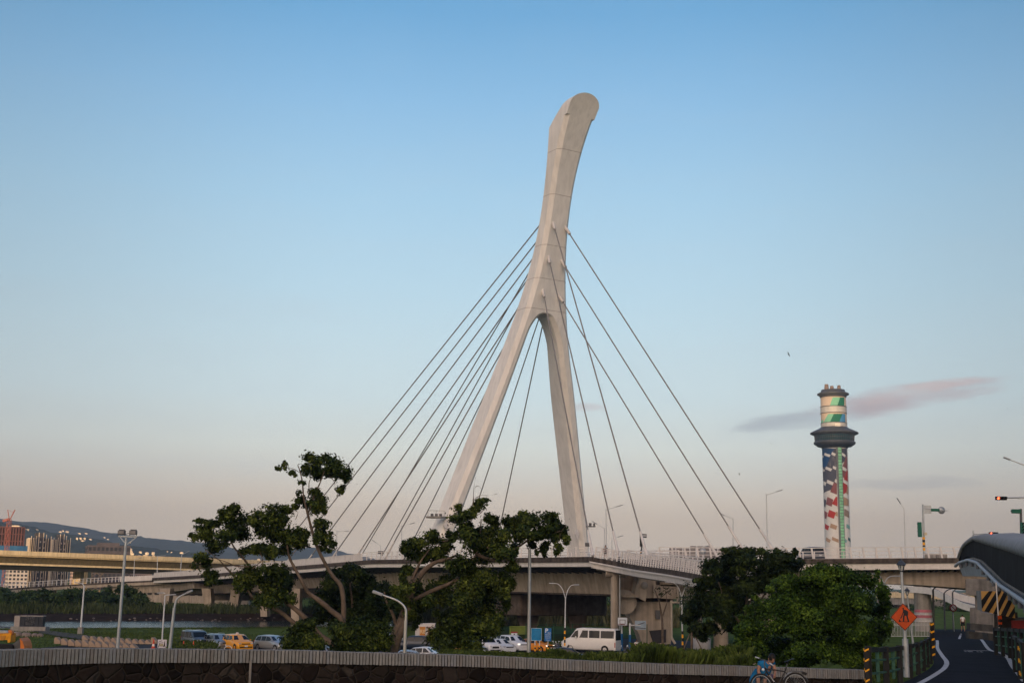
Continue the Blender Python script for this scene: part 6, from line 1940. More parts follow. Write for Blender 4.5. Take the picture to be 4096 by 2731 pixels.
# traffic signals at the junction on the elevated road
SIGG = mat('signal_green', (.012, .10, .062), .5, var=.15)
REDL = mat('red_light', (1.0, .10, .035), .4, var=0, emit=6.0)
DARKL = mat('dark_lens', (.015, .015, .012), .3, var=0)
def sig_head(c, n, size, vertical, parent, lit=None, mtl=SIGG, depth=.35, front=-1, name='signal_head'):
    b = MB()
    L_ = n * size
    b.box(c, (size, depth, L_) if vertical else (L_, depth, size)); o = b.build(name, mtl, parent, bevel=.03)
    for k in range(n):
        off = (k - (n - 1) / 2) * size
        p = c + (V((0, 0, -off)) if vertical else V((off, 0, 0))) + V((0, front * (depth / 2 + .01), 0))
        b = MB(); b.lathe([(0, -.01), (size * .36, -.01), (size * .36, .03)], p, 16, axis='y')
        b.build('lens', REDL if lit == k else DARKL, o)
        b = MB()      # visor
        vs = [p + V((size * .4 * math.cos(t), 0, size * .4 * math.sin(t))) for t in np.linspace(-.2, PI + .2, 9)]
        b.loft([vs, [v_ + V((0, front * .22, 0)) for v_ in vs]], closed=False); b.build('visor', mtl, o)
    return o
d = 158
B_, T_ = at(3698, 2232, d), at(3691, 2016, d)
ts = thing('traffic_signal', 'green housed traffic signal post with long arm and sign backs on the elevated road', 'traffic light', B_, 'traffic signals at the junction')
b = MB(); b.tube([B_ + V((0, 0, -.6)), T_], [.14, .11], 10); b.build('pole', STEEL, ts)
b = MB()
for k in range(5):
    z0 = B_.z + .95 + k * .33
    b.tube([(B_.x, d, z0), (B_.x, d, z0 + .3)], .16, 10, k % 2)
b.build('warning_band', [YEL, BLACK], ts)
b = MB(); b.tube([at(3692, 2032, d), at(3793, 2042, d)], [.07, .035], 8); b.build('arm', STEEL, ts)
sig_head(at(3682, 2117, d) + V((-.1, 0, 0)), 4, .45, True, ts, front=1)
sig_head(at(3740, 2039, d), 3, .34, False, ts, front=1)
b = MB(); b.box(at(3711, 2037, d), (.85, .06, 1.0)); b.build('sign_back', STEEL, ts)
b = MB(); b.lathe([(0, 0), (.45, 0), (.45, .05), (0, .05)], at(3766, 2040, d), 20, axis='y'); b.build('round_sign_back', STEEL, ts)
b = MB(); b.box(at(3701, 2134, d - .2), (.35, .3, .35)); b.build('control_box', mat('box_cream', (.5, .42, .3), .6), ts)
d = 150
B_, T_ = at(3895, 2230, d), at(3893, 2122, d)
ts = thing('traffic_signal', 'small red traffic signal on a horizontal arm just above the footbridge canopy', 'traffic light', B_, 'traffic signals at the junction')
b = MB(); b.tube([B_, T_], [.1, .09], 8); b.build('pole', STEEL, ts)
b = MB(); b.tube([at(3894, 2136, d), at(3960, 2133, d)], [.06, .04], 8); b.build('arm', STEEL, ts)
sig_head(at(3973, 2133, d), 3, .33, False, ts, 0, mtl=BLACK)
d = 112
B_, T_ = at(4088, 2260, d), at(4083, 2034, d)
ts = thing('traffic_signal', 'tall traffic signal post with two green signal heads at the right edge', 'traffic light', B_, 'traffic signals at the junction')
b = MB(); b.tube([B_, T_], [.13, .1], 10); b.build('pole', STEELD, ts)
sig_head(at(4064, 2044, d), 2, .36, False, ts, front=1); sig_head(at(4083, 2112, d) + V((0, -.3, 0)), 4, .25, True, ts, front=-1)
B_, T_ = at(4120, 2260, 108), at(4112, 1960, 108)
ts = thing('traffic_signal', 'glowing red traffic signal on a long arm entering at the upper right edge', 'traffic light', B_, 'traffic signals at the junction')
b = MB(); b.tube([B_, T_], [.14, .1], 10); b.build('pole', STEEL, ts)
b = MB(); b.tube([at(4112, 1990, 108), at(4022, 1990, 108)], [.08, .05], 8); b.beam(at(4112, 1990, 108), at(4075, 1992, 108), .12, .12); b.build('arm', STEEL, ts)
sig_head(at(4004, 1992, 108), 3, .30, False, ts, 0, mtl=BLACK)
B_, T_ = at(4092, 2200, 130), at(4068, 1990, 130)
pole_lamp('white road lamp whose arm enters at the right edge above the red signal', at(4140, 2260, 120), at(4132, 1870, 120), .13, .09, LW, [[(0, 0, 0), (-1.0, 0, .3), (-2.2, 0, .75)]], (.55, .26, .13), 'lamps along the bridge decks')
# road signs and speed camera on the deck near the ramp
for x, y0, y1, d, lab in ((2812, 2192, 2258, 166, 'round traffic sign seen from behind by the noise panels'), (3137, 2190, 2240, 160, 'round traffic sign on the elevated road above the dark tree')):
    c, e = at(x, y0 + 12, d), at(x + 1, y1, d)
    t = thing('road_sign', lab, 'traffic sign', e)
    b = MB(); b.tube([e, c], .05, 8); b.build('pole', STEEL, t)
    b = MB(); b.lathe([(0, 0), (.42, 0), (.42, .05), (0, .05)], c, 20, axis='y'); b.build('sign_plate', STEEL, t)
c, e = at(2568, 2165, 158), at(2564, 2226, 158)
t = thing('speed_camera', 'dark traffic camera box on a black and yellow post beside the third stay cable', 'camera', e)
b = MB(); b.tube([e + V((0, 0, -.3)), c], .09, 8); b.build('pole', STEELD, t)
b = MB(); b.box(c + V((-.12, 0, .2)), (.28, .4, 1.6)); b.box(c + V((.25, 0, .7)), (.6, .5, .45)); b.build('camera_box', BLACK, t)
b = MB(); b.box(c + V((.3, -.3, .72)), (.45, .06, .3)); b.build('lens_plate', mat('lens_grey', (.3, .3, .3), .3), t)
b = MB()
for k in range(4): b.tube([e + V((0, 0, .2 + k * .16)), e + V((0, 0, .34 + k * .16))], .11, 8, k % 2)
b.build('warning_band', [YEL, BLACK], t)
for x, yt, yb, d, lab in ((2353, 2172, 2240, 176, 'dark square floodlight on a post at the right pylon foot'), (1523, 2204, 2248, 200, 'dark square floodlight on a post among the left stay cables')):
    c, e = at(x, yt + 5, d), at(x - 1, yb, d)
    t = thing('deck_floodlight', lab, 'floodlight', e, 'floodlights on the bridge deck')
    b = MB(); b.tube([e + V((0, 0, -.3)), c], .08, 8); b.build('pole', LW, t)
    b = MB(); b.box(c, (.85, .4, .5)); b.build('lamp_box', STEELD, t)

# blue signs by the car park
d = 118
SBL = mat('sign_blue', (.008, .115, .34), .5, var=.12, scale=3)
SBL2 = mat('sign_blue_worn', (.012, .17, .36), .5, var=.25, scale=2.5)
SWH = mat('sign_white_film', (.55, .60, .64), .5, var=.1)
a, b2 = at(2125, 2510, d), at(2166, 2561, d)
t = thing('notice_board', 'large faded blue notice board with a thin pale border beside the grey mast', 'sign', at(2146, 2620, d))
cx_, cz_, w_, h_ = (a.x + b2.x) / 2, (a.z + b2.z) / 2, b2.x - a.x, a.z - b2.z
b = MB(); b.box((cx_, d, cz_), (w_, .05, h_)); b.build('board', SBL2, t)
b = MB()
for s_ in (-1, 1): b.box((cx_ + s_ * (w_ / 2 - .012), d - .035, cz_), (.03, .03, h_)); b.box((cx_, d - .035, cz_ + s_ * (h_ / 2 - .012)), (w_ - .06, .03, .03))
b.build('border', mat('sign_border', (.35, .48, .55), .5), t)
b = MB()
for k in range(7): b.box((cx_ + .1, d - .03, cz_ + h_ * (.32 - k * .085)), (w_ * (.6 - .1 * (k % 2)), .012, .018))
b.build('faint_line', mat('faint_line', (.05, .24, .42), .5), t)
for x in (2140, 2158):
    q, q2 = at(x, 2560, d), at(x, 2628, d)
    b = MB(); b.tube([q2 + V((0, 0, -.5)), q], .045, 8); po = b.build('post', LW, t)
    b = MB()
    for k in range(6):
        z0 = q2.z + .05 + k * .17
        b.tube([(q2.x, d, z0), (q2.x, d, z0 + .16)], .07, 8, (k + 1) % 2)
    b.build('warning_band', [YEL, BLACK], po)
d = 116
a, b2 = at(2178, 2511, d), at(2205, 2563, d)
t = thing('parking_sign', 'narrow blue parking sign with a big white P above rows of small white characters', 'sign', at(2192, 2630, d))
cx_, cz_, w_, h_ = (a.x + b2.x) / 2, (a.z + b2.z) / 2, b2.x - a.x, a.z - b2.z
b = MB(); b.box((cx_, d, cz_), (w_, .05, h_)); b.build('board', SBL, t)
text_obj('P', h_ * .48, facing((cx_ - w_ * .20, d - .04, cz_ + h_ * .30)), SWH, t, bold=.012)
text_obj('入', w_ * .26, facing((cx_ + w_ * .34, d - .04, cz_ + h_ * .14)), SWH, t, bold=.004)
text_obj('口', w_ * .24, facing((cx_ + w_ * .08, d - .04, cz_ + h_ * .14)), SWH, t, bold=.004)
b = MB()
for r_, n_, y_ in ((0, 6, 0.0), (1, 5, -.16), (2, 8, -.29), (3, 5, -.41)):
    for k in range(n_):
        wc = w_ * .8 / n_
        x_ = cx_ - w_ * .4 + wc * (k + .5)
        if r_ == 3: x_ = cx_ + (x_ - cx_) * .6
        hh_ = h_ * (.085 if r_ < 2 else .04)
        b.box((x_, d - .035, cz_ + h_ * y_), (wc * .12, .012, hh_)); b.box((x_, d - .034, cz_ + h_ * y_ + hh_ * .3), (wc * .62, .01, hh_ * .18)); b.box((x_, d - .034, cz_ + h_ * y_ - hh_ * .32), (wc * .62, .01, hh_ * .2))
b.build('small_characters', SWH, t)
q, q2 = at(2192, 2563, d), at(2192, 2632, d)
b = MB(); b.tube([q2 + V((0, 0, -.5)), q], .04, 8); po = b.build('post', LW, t)
b = MB()
for k in range(6):
    z0 = q2.z + .1 + k * .17
    b.tube([(q2.x, d, z0), (q2.x, d, z0 + .16)], .07, 8, k % 2)
b.build('warning_band', [YEL, BLACK], po)
# small red and white notice
d = 150
a, b2 = at(2045, 2527, d), at(2069, 2545, d)
t = thing('notice_sign', 'small white notice with a dark red top on two brown posts beyond the white cars', 'sign', at(2057, 2575, d))
b = MB(); b.box(((a.x + b2.x) / 2, d, (a.z + b2.z) / 2 - .05), (b2.x - a.x, .05, a.z - b2.z)); b.build('board', SWH, t)
b = MB(); b.box(((a.x + b2.x) / 2, d - .01, a.z), (b2.x - a.x + .1, .07, .16)); b.build('red_header', MATS['sign_red'], t)
b = MB(); b.box(((a.x + b2.x) / 2, d - .03, (a.z + b2.z) / 2 + .0), (.12, .01, .2)); b.box(((a.x + b2.x) / 2, d - .03, (a.z + b2.z) / 2 - .16), (.3, .01, .04)); b.build('symbol', BLACK, t)
for x in (a.x, b2.x):
    b = MB(); b.beam((x, d + .06, 0), (x, d + .06, a.z), .07, .07); b.build('post', STEELD, t)
# picture board near the curved lamp
d = 122
a, b2 = at(632, 2556, d), at(665, 2590, d)
t = thing('picture_board', 'white square board with a dark drawn picture, standing by the orange cone', 'sign', at(648, 2612, d))
cx_, cz_, w_, h_ = (a.x + b2.x) / 2, (a.z + b2.z) / 2, b2.x - a.x, a.z - b2.z
b = MB(); b.box((cx_, d, cz_), (w_, .05, h_)); b.build('board', mat('board_white', (.55, .52, .55), .6, var=.1), t)
def pc_(b, pts, mi=0):
    b.prism([(cx_ + (x - 955) / 660 * w_, d - .035 - .004 * mi, cz_ - (y - 825) / 660 * h_) for x, y in pts], (0, .006, 0), mi)
b = MB()
pc_(b, ((670, 690), (780, 610), (800, 650), (690, 730))); pc_(b, ((800, 610), (940, 560), (950, 600), (810, 660)))
pc_(b, ((740, 790), (780, 750), (1050, 720), (1060, 760), (790, 790), (730, 1100), (670, 1110)))
pc_(b, ((770, 1000), (1060, 1000), (1060, 1025), (770, 1025))); pc_(b, ((1140, 600), (1175, 600), (1180, 760), (1230, 1100), (1180, 1110), (1130, 1000), (1060, 1100), (1040, 1060), (1090, 900)))
pc_(b, ((790, 860), (1050, 820), (1050, 990), (770, 990)), 1)
b.build('drawing', [mat('ink_dark', (.05, .035, .03), .7), mat('ink_olive', (.30, .27, .14), .7)], t)
b = MB(); b.beam((cx_, d + .06, -.3), (cx_, d + .06, cz_), .06, .06); b.build('post', STEELD, t)
# traffic cones
def cone(label, px, py, d, s=1.0):
    c = at(px, py, d)
    t = thing('traffic_cone', label, 'traffic cone', c, 'orange traffic cones')
    b = MB(); b.lathe([(.16 * s, .02), (.13 * s, .12 * s), (.06 * s, .5 * s), (.035 * s, .72 * s), (0, .73 * s)], c, 14); b.box(c + V((0, 0, .02)), (.4 * s, .4 * s, .04)); b.build('cone', mat('cone_orange', (.55, .06, .025), .5), t)
    b = MB(); b.lathe([(.122 * s, .18 * s), (.088 * s, .36 * s)], c, 14); b.build('reflective_collar', mat('cone_white', (.75, .62, .55), .4), t)
cone('orange cone with glowing white collar left of the picture board', 613, 2592, 124, 1.2)
cone('orange cone standing before the long grass under the blue van', 733, 2594, 124, 1.0)
cone('orange cone nearest the silver estate car', 773, 2594, 124, 1.0)
cone('small low orange cone between the two cones by the long grass', 756, 2594, 124, .5)
# arched steel hoop behind the wall
c = at(912, 2598, 118); hoop = MB(); hoop.tube([c + V((.36 * math.cos(t), 0, .36 * math.sin(t))) for t in np.linspace(0, PI, 14)], .035, 8)
tag(hoop.build('bike_hoop', LW), 'pale bent steel hoop peeping over the wall below the yellow taxi', 'bike stand')

# ---- wedge shaped concrete blocks laid in two rows on the lawn
CB = mat('block_concrete', (.31, .225, .16), .9, var=.18, scale=1.5)
blk = None
def block_at(x, y, d, w, lab):
    global blk
    c = at(x, y, d)
    mb = MB()
    mb.prism([(-w / 2, 0, 0), (w / 2, 0, 0), (w / 2, 0, .30), (w * .3, 0, .36), (-w * .18, 0, .68), (-w * .36, 0, .72), (-w / 2, 0, .58)], (0, .9, 0))
    if blk is None:
        ob = mb.build('wedge_block', CB, None, bevel=.06); blk = ob
    else:
        ob = blk.copy(); COL.objects.link(ob)
    ob.location = c + V((0, 0, -.15)); ob.rotation_euler = (0, 0, math.radians(-4))
    tag(ob, lab, 'concrete block', 'wedge shaped concrete blocks on the lawn')
front = [(228, 2562), (256, 2567), (284, 2571), (312, 2573), (340, 2574), (366, 2576), (392, 2578), (420, 2580), (448, 2582), (476, 2584), (504, 2586), (532, 2588)]
for i, (x, y) in enumerate(front):
    block_at(x, y + 6, 140, .72, 'wedge shaped concrete block, ' + ORD[i] + ' of the front row counting from the path')
back = [(338, 2554), (370, 2557), (400, 2559), (428, 2560), (456, 2563), (484, 2565), (512, 2566), (540, 2568), (566, 2570), (592, 2571), (614, 2562)]
for i, (x, y) in enumerate(back):
    block_at(x, y + 6, 148, .78, 'wedge shaped concrete block, ' + ORD[i] + ' of the back row counting from the path' if i < 10 else 'raised wedge shaped concrete block next to the picture board')
for i, (x, y) in enumerate(((62, 2545), (76, 2547), (98, 2548), (112, 2549), (138, 2551), (160, 2552))):
    c = at(x, y, 163)
    mb = MB(); mb.lathe([(0, -.1), (.42, 0), (.4, .45), (.2, .62), (0, .62)], c, 8, smooth=False)
    tag(mb.build('edge_stone', mat('edge_stone', (.20, .16, .14), .9, var=.3)), 'low brownish boulder edging the riverside path, ' + ORD[i] + ' from the stone park marker', 'stone', 'boulders edging the riverside path')
# stone park marker by the river
c = at(120, 2520, 178)
t = thing('park_marker', 'wide concrete park marker with weathered dark stone panels by the river', 'monument', c)
a1, a2 = at(45, 2520, 178), at(185, 2520, 178)
mb = MB(); mb.box((c.x, 178, c.z + .15), (a2.x - a1.x, 1.6, .75)); mb.build('plinth', CONC2, t)
mb = MB(); p0, p1 = at(61, 2510, 178), at(86, 2472, 178); mb.box(((p0.x + p1.x) / 2, 178, c.z + 1.2), (p1.x - p0.x, 1.2, 1.5)); q0 = at(178, 2472, 178); mb.box(((p1.x + q0.x) / 2, 178.1, c.z + 1.92), (q0.x - p1.x, 1.1, .12)); mb.build('concrete_end', mat('marker_concrete', (.30, .26, .235), .9, var=.12), t)
SLT = mat('marker_slate', (.022, .026, .034), .5, var=.5, scale=1.0, streak=.3)
for i in range(5):
    w_ = (q0.x - p1.x) / 5
    mb = MB(); mb.box((p1.x + w_ * (i + .5), 178, c.z + 1.2), (w_ - .05, .9, 1.34)); pn = mb.build('slate_panel', SLT, t)
mb = MB(); gq_ = random.Random(2)
for i in range(5):
    x_ = p1.x + (q0.x - p1.x) * (.28 + .08 * i)
    for z_ in (1.62, 1.0):
        for k in range(3): mb.box((x_ + gq_.uniform(-.05, .05), 177.53, c.z + z_ + gq_.uniform(-.2, .2)), (.26 if k else .06, .02, .05 if k else .4))
mb.build('worn_lettering', mat('worn_letter', (.10, .10, .105), .8), t)

# ---- small yellow tracked loader on the left edge
def zl(x, y): return (x / 4.9, 2380 + y / 4.9)
d = 96
t = thing('tracked_loader', 'small yellow tracked loader with raised dark arm and blade, cut by the left edge', 'construction machine', at(40, 2600, d))
YM = mat('machine_yellow', (.62, .26, .012), .5, var=.25, scale=3)
mb = MB(); mb.prism([at(*zl(*p_), d) for p_ in ((-180, 740), (215, 740), (205, 900), (195, 925), (150, 925), (140, 870), (30, 880), (-180, 880))], (0, 1.0, 0)); bo = mb.build('body', YM, t, bevel=.03)
mb = MB(); mb.prism([at(*zl(*p_), d - .05) for p_ in ((-180, 690), (110, 700), (165, 735), (-180, 742))], (0, 1.1, 0)); mb.build('engine_hood', mat('hood_pale', (.35, .33, .31), .5), bo)
mb = MB(); mb.prism([at(*zl(*p_), d + .1) for p_ in ((165, 740), (160, 690), (185, 670), (200, 690), (225, 690), (240, 735), (235, 780), (215, 780), (215, 742))], (0, .4, 0)); mb.build('grab_frame', mat('machine_orange', (.5, .14, .02), .5), bo)
mb = MB(); mb.prism([at(*zl(*p_), d - .02) for p_ in ((10, 790), (120, 790), (90, 870), (5, 872))], (0, .03, 0)); mb.build('side_panel', mat('machine_rust', (.36, .15, .02), .6, var=.3), bo)
mb = MB(); mb.prism([at(*zl(*p_), d - .15) for p_ in ((-180, 950), (200, 950), (245, 985), (240, 1060), (-180, 1080))], (0, .5, 0)); mb.build('track', RUBBER, t, bevel=.06)
mb = MB(); mb.prism([at(*zl(*p_), d + .2) for p_ in ((240, 960), (360, 870), (385, 880), (395, 1040), (270, 1055))], (0, .3, 0)); mb.build('lift_arm', STEELD, t)
mb = MB(); mb.prism([at(*zl(*p_), d - .3) for p_ in ((385, 835), (440, 890), (470, 990), (475, 1070), (400, 1070), (400, 950))], (0, 1.6, 0)); mb.build('blade', mat('machine_orange', (.5, .14, .02), .5), t)

# ---- sports court things
d = 148
def pole3(name, px, y0, y1, d, r, mtl, parent): 
    b = MB(); b.tube([at(px, y1, d), at(px, y0, d)], r, 8); return b.build(name, mtl, parent)
def backboard(label, x0, x1, y0, y1, d, mtl, behind):
    a, b2 = at(x0, y0, d), at(x1, y1, d)
    cx_, cz_, w_, h_ = (a.x + b2.x) / 2, (a.z + b2.z) / 2, b2.x - a.x, a.z - b2.z
    t = thing('basketball_hoop', label, 'basketball hoop', (cx_, d, 0), 'basketball hoops under the bridge')
    b = MB(); b.box((cx_, d, cz_), (w_, .06, h_)); b.build('backboard', mtl, t)
    s_ = 1 if behind else -1
    if not behind:
        b = MB()
        for sx in (-1, 1): b.box((cx_ + sx * .3, d - .04, cz_ - h_ * .05), (.05, .02, .45)); b.box((cx_, d - .04, cz_ - h_ * .05 + sx * .22), (.65, .02, .05))
        for sx in (-1, 1): b.box((cx_ + sx * (w_ / 2 - .02), d - .04, cz_), (.035, .02, h_)); b.box((cx_, d - .04, cz_ + sx * (h_ / 2 - .02)), (w_, .02, .035))
        b.build('target_square', mat('board_brown', (.07, .035, .03), .6), t)
        b = MB(); b.tube([(cx_ + .23 * math.cos(k), d - .3 + .23 * math.sin(k), cz_ - h_ * .34) for k in np.linspace(0, 2 * PI, 16)], .02, 6); b.beam((cx_, d - .07, cz_ - h_ * .34), (cx_ - .55, d - .3, cz_ - h_ * .32), .04, .04); b.build('rim', mat('rim_red', (.25, .05, .04), .5), t)
    else:
        b = MB(); b.beam((cx_ - .75, d - .06, cz_ - .1), (cx_ + .45, d - .06, cz_ + .3), .07, .07); b.beam((cx_ - .75, d - .06, cz_ - .25), (cx_ + .6, d - .06, cz_ - .35), .07, .07); b.build('bracket', STEELD, t)
    px_ = cx_ + (.0 if not behind else -1.2)
    b = MB(); b.tube([(px_, d + (.9 if not behind else -.2), 0), (px_, d + (.9 if not behind else -.2), cz_ + .2)], .1, 10); b.beam((px_, d + (.9 if not behind else -.2), cz_), (cx_, d, cz_), .1, .1); po = b.build('post', LW, t)
    b = MB(); b.tube([(px_, d + (.9 if not behind else -.2), 0), (px_, d + (.9 if not behind else -.2), 2.0)], .15, 10); b.build('blue_padding', mat('pad_blue', (.015, .10, .24), .7, var=.15), po)
backboard('white basketball backboard with a dark target square beside the round column', 2470, 2510, 2467, 2501, d, SWH, False)
backboard('bluish basketball backboard seen from behind in front of the end pier', 2540, 2584, 2481, 2517, 146, mat('board_bluegrey', (.26, .33, .40), .5, var=.15), True)
t = thing('court_fence', 'tall green posted wire court fence between the car park and the bridge', 'fence', at(2300, 2560, 152))
for i, x in enumerate((2104, 2186, 2215, 2290, 2332, 2450, 2458, 2588)):
    pole3('fence_post', x, 2492 if x < 2400 else 2495, 2580, 152, .05, mat('court_green', (.015, .06, .03), .5), t)
b = MB()
for y in (2496, 2530): b.beam(at(2104, y, 152.05), at(2450, y, 152.05), .04, .04)
b.build('top_wire', MATS['court_green'], t)
t = thing('green_screen', 'yellow green mesh screen low on the field left of the pier column', 'screen', at(2080, 2530, 165))
b = MB(); b.prism([at(x, y, 166) for x, y in ((2040, 2504), (2112, 2504), (2112, 2536), (2040, 2536))], (0, .1, 0)); b.build('mesh', mat('mesh_lime', (.11, .145, .03), .8, var=.2), t)
b = MB(); b.beam(at(2040, 2503, 165.9), at(2040, 2540, 165.9), .1, .1); b.beam(at(2040, 2504, 165.9), at(2112, 2504, 165.9), .06, .06); b.build('frame', mat('lime_frame', (.22, .30, .05), .6), t)
# toilet cabin with orange doors
d = 152
t = thing('toilet_cabin', 'white toilet cabin with two orange brown doors behind the parked cars', 'cabin', at(1690, 2575, d))
def zd(x, y): return (1640 + x / 13.07, 2450 + y / 13.07)
b = MB(); b.prism([at(*zd(*p_), d) for p_ in ((270, 560), (1300, 560), (1300, 1560), (270, 1560))], (0, 2.2, 0)); cb = b.build('wall', mat('cabin_white', (.42, .40, .38), .7, var=.12), t)
b = MB()
for y in (560, 610, 655, 695): b.beam(at(*zd(430, y), d - .08), at(*zd(1290, y), d - .08), .06, .08)
b.build('louvre', RAILW, cb)
DOR = mat('door_orange', (.42, .17, .03), .6, var=.12)
b = MB(); b.prism([at(*zd(*p_), d - .06) for p_ in ((510, 720), (800, 720), (785, 1390), (505, 1390))], (0, .05, 0)); dr = b.build('door', DOR, t)
b = MB(); b.prism([at(*zd(*p_), d - .06) for p_ in ((935, 760), (1060, 760), (1050, 1420), (925, 1420))], (0, .05, 0)); b.build('door', mat('door_brown', (.20, .10, .035), .6, var=.15), t)
b = MB(); b.prism([at(*zd(*p_), d - .07) for p_ in ((880, 700), (1110, 700), (1110, 745), (880, 745))], (0, .05, 0)); b.build('red_lintel', MATS['sign_red'], t)
text_obj('R8', .62, facing(at(*zd(665, 985), d - .09)), mat('door_letter', (.55, .42, .25), .6), dr, bold=.008)
b = MB(); c = at(*zd(655, 1190), d - .09); b.box(c, (.3, .02, .1)); b.build('door_vent', BLACK, dr)
t = thing('round_planter', 'round pale concrete planter below the dark domed tree', 'planter', at(2810, 2590, 120))
c = at(2808, 2590, 120)
b = MB(); b.lathe([(.85, -.5), (.8, .2), (.82, .9), (.7, .92), (.6, .7), (0, .7)], c, 20); b.build('tub', mat('planter_conc', (.30, .29, .28), .85, var=.2), t)

# ================================================================== vehicles
def car(name, label, cat, L, Wd, H, kind, paint, loc, rz, group='cars in the riverside car park', taxi=False, rails=False, wheels=True, plate=True, lights=False):
    """built about the wheel-base centre, nose towards +X"""
    t = thing(name, label, cat, (0, 0, 0), group)
    hw = Wd / 2
    zb = .22 * (H / 1.5) ** .3
    if kind == 'sedan':   pr = [(-.5, .50, .62), (-.48, .56, .62), (-.36, .60, .62), (-.34, .61, .62), (-.19, .93, .62), (-.02, 1.0, .62), (.10, .97, .62), (.24, .66, .62), (.42, .58, .58), (.485, .50, .5), (.5, .40, .45)]
    elif kind == 'suv':   pr = [(-.5, .55, .62), (-.48, .66, .62), (-.455, .70, .62), (-.40, .95, .62), (-.20, 1.0, .62), (.02, .99, .62), (.08, .96, .62), (.23, .67, .62), (.42, .61, .6), (.485, .52, .5), (.5, .42, .45)]
    elif kind == 'van':   pr = [(-.5, .45, .5), (-.495, .93, .5), (-.46, .99, .5), (-.2, 1.0, .5), (.15, 1.0, .5), (.22, .97, .5), (.34, .60, .5), (.46, .50, .45), (.495, .40, .35), (.5, .30, .3)]
    elif kind == 'jeep':  pr = [(-.5, .62, .64), (-.495, .92, .64), (-.47, .97, .64), (-.2, 1.0, .64), (.06, .985, .64), (.1, .96, .64), (.19, .68, .64), (.46, .64, .62), (.5, .58, .5), (.5, .40, .4)]
    elif kind == 'caddy': pr = [(-.5, .6, .56), (-.49, .9, .56), (-.46, .97, .56), (-.2, 1.0, .56), (.05, .985, .56), (.12, .95, .56), (.27, .62, .56), (.44, .54, .52), (.49, .46, .45), (.5, .36, .4)]
    else:                 pr = [(-.5, .55, .60), (-.47, .64, .60), (-.39, .93, .60), (-.2, 1.0, .60), (.02, .98, .60), (.08, .95, .60), (.24, .66, .60), (.42, .58, .58), (.485, .50, .5), (.5, .40, .45)]
    rings = []
    for (u, top_, belt) in pr:
        x = u * L; zt = top_ * H; zbelt = min(belt * H, zt - .03)
        e = 1 - .16 * max(0, (abs(u) - .38) / .12) ** 2
        cab = max(0, (zt - zbelt) / (H * (1 - belt)))
        wr = hw * (1 - (.2 if kind not in ('van', 'caddy', 'jeep') else .09) * min(1, cab))
        half = [(hw * e * .93, zb), (hw * e, zb + .12), (hw * e * 1.0, (zb + zbelt) / 2), (hw * e * .975, zbelt), (wr * e * (1.0 if cab > .2 else .95), zt - .05 - .02 * cab), (wr * e * .82, zt), (wr * e * .3, zt + .015)]
        rings.append([V((x, y, z)) for y, z in half] + [V((x, -y, z)) for y, z in reversed(half)])
    mb = MB(); mb.loft(rings, 0, cap=True, smooth=True)
    body = mb.build('body', paint, t)
    # glass
    G = lambda nm, pts, M_=GLASSC, par=None: (lambda q: (q.add(pts, [tuple(range(len(pts)))]), q.build(nm, M_, par or t))[1])(MB())
    def at_u(u):
        us = [p_[0] for p_ in pr]
        return float(np.interp(u, us, [p_[1] for p_ in pr])) * H, float(np.interp(u, us, [p_[2] for p_ in pr])) * H
    inn = .2 if kind not in ('van', 'caddy', 'jeep') else .09
    iw = [i for i in range(len(pr) - 1) if pr[i][0] >= 0 and pr[i][1] > .85 and pr[i + 1][1] < .75]
    i = iw[-1]
    u0, u1 = pr[i][0], pr[i + 1][0]
    def screen(ua, ub, out, nm):
        za, zb_ = at_u(ua)[0], at_u(ub)[0]
        ca = 1 - inn * .96
        n = V((zb_ - za, 0, -(ub - ua) * L)); n = (-n if n.z < 0 else n).normalized() * .012
        A = V((ua + (ub - ua) * .12, 0, 0)); B = V((ua + (ub - ua) * .93, 0, 0))
        xa, xb = A.x * L, B.x * L
        z1, z2 = za + (zb_ - za) * .12, za + (zb_ - za) * .93
        return G(nm, [V((xa, -hw * ca * .84, z1)) + n, V((xa, hw * ca * .84, z1)) + n, V((xb, hw * .90, z2)) + n, V((xb, -hw * .90, z2)) + n])
    screen(u0, u1, 1, 'windscreen')
    if kind in ('sedan',):
        j = [k for k in range(len(pr) - 1) if pr[k][1] < .75 and pr[k + 1][1] > .85][0]
        screen(pr[j + 1][0], pr[j][0], -1, 'rear_window')
    elif kind in ('suv', 'hatch', 'jeep', 'caddy', 'van'):
        ur = pr[3][0] if kind in ('suv',) else (pr[2][0])
        zr = H * .93; zl_ = H * (.68 if kind != 'van' else .52)
        xr = -.5 * L
        x1 = (pr[1][0] if kind in ('van', 'caddy', 'jeep') else -.40) * L - .02; x2 = (pr[1][0] if kind in ('van', 'caddy', 'jeep') else -.47) * L - .03
        G('rear_window', [V((x1, -hw * .74, zr)), V((x1, hw * .74, zr)), V((x2, hw * .84, zl_)), V((x2, -hw * .84, zl_))])
    # side windows
    segs = {'sedan': [(-.29, -.20, -.13), (-.12, -.12, .02), (.035, .06, .20)], 'suv': [(-.44, -.38, -.26), (-.24, -.24, -.06), (-.045, .03, .19)], 'hatch': [(-.42, -.36, -.22), (-.20, -.20, -.04), (-.025, .05, .20)], 'van': [(-.47, -.47, -.235), (-.215, -.215, -.02), (.0, .0, .16), (.19, .235, .30)], 'jeep': [(-.46, -.46, -.2), (-.17, -.17, .07), (.07, .075, .15)], 'caddy': [(-.46, -.46, -.22), (-.20, -.20, -.01), (.01, .06, .22)]}[kind]
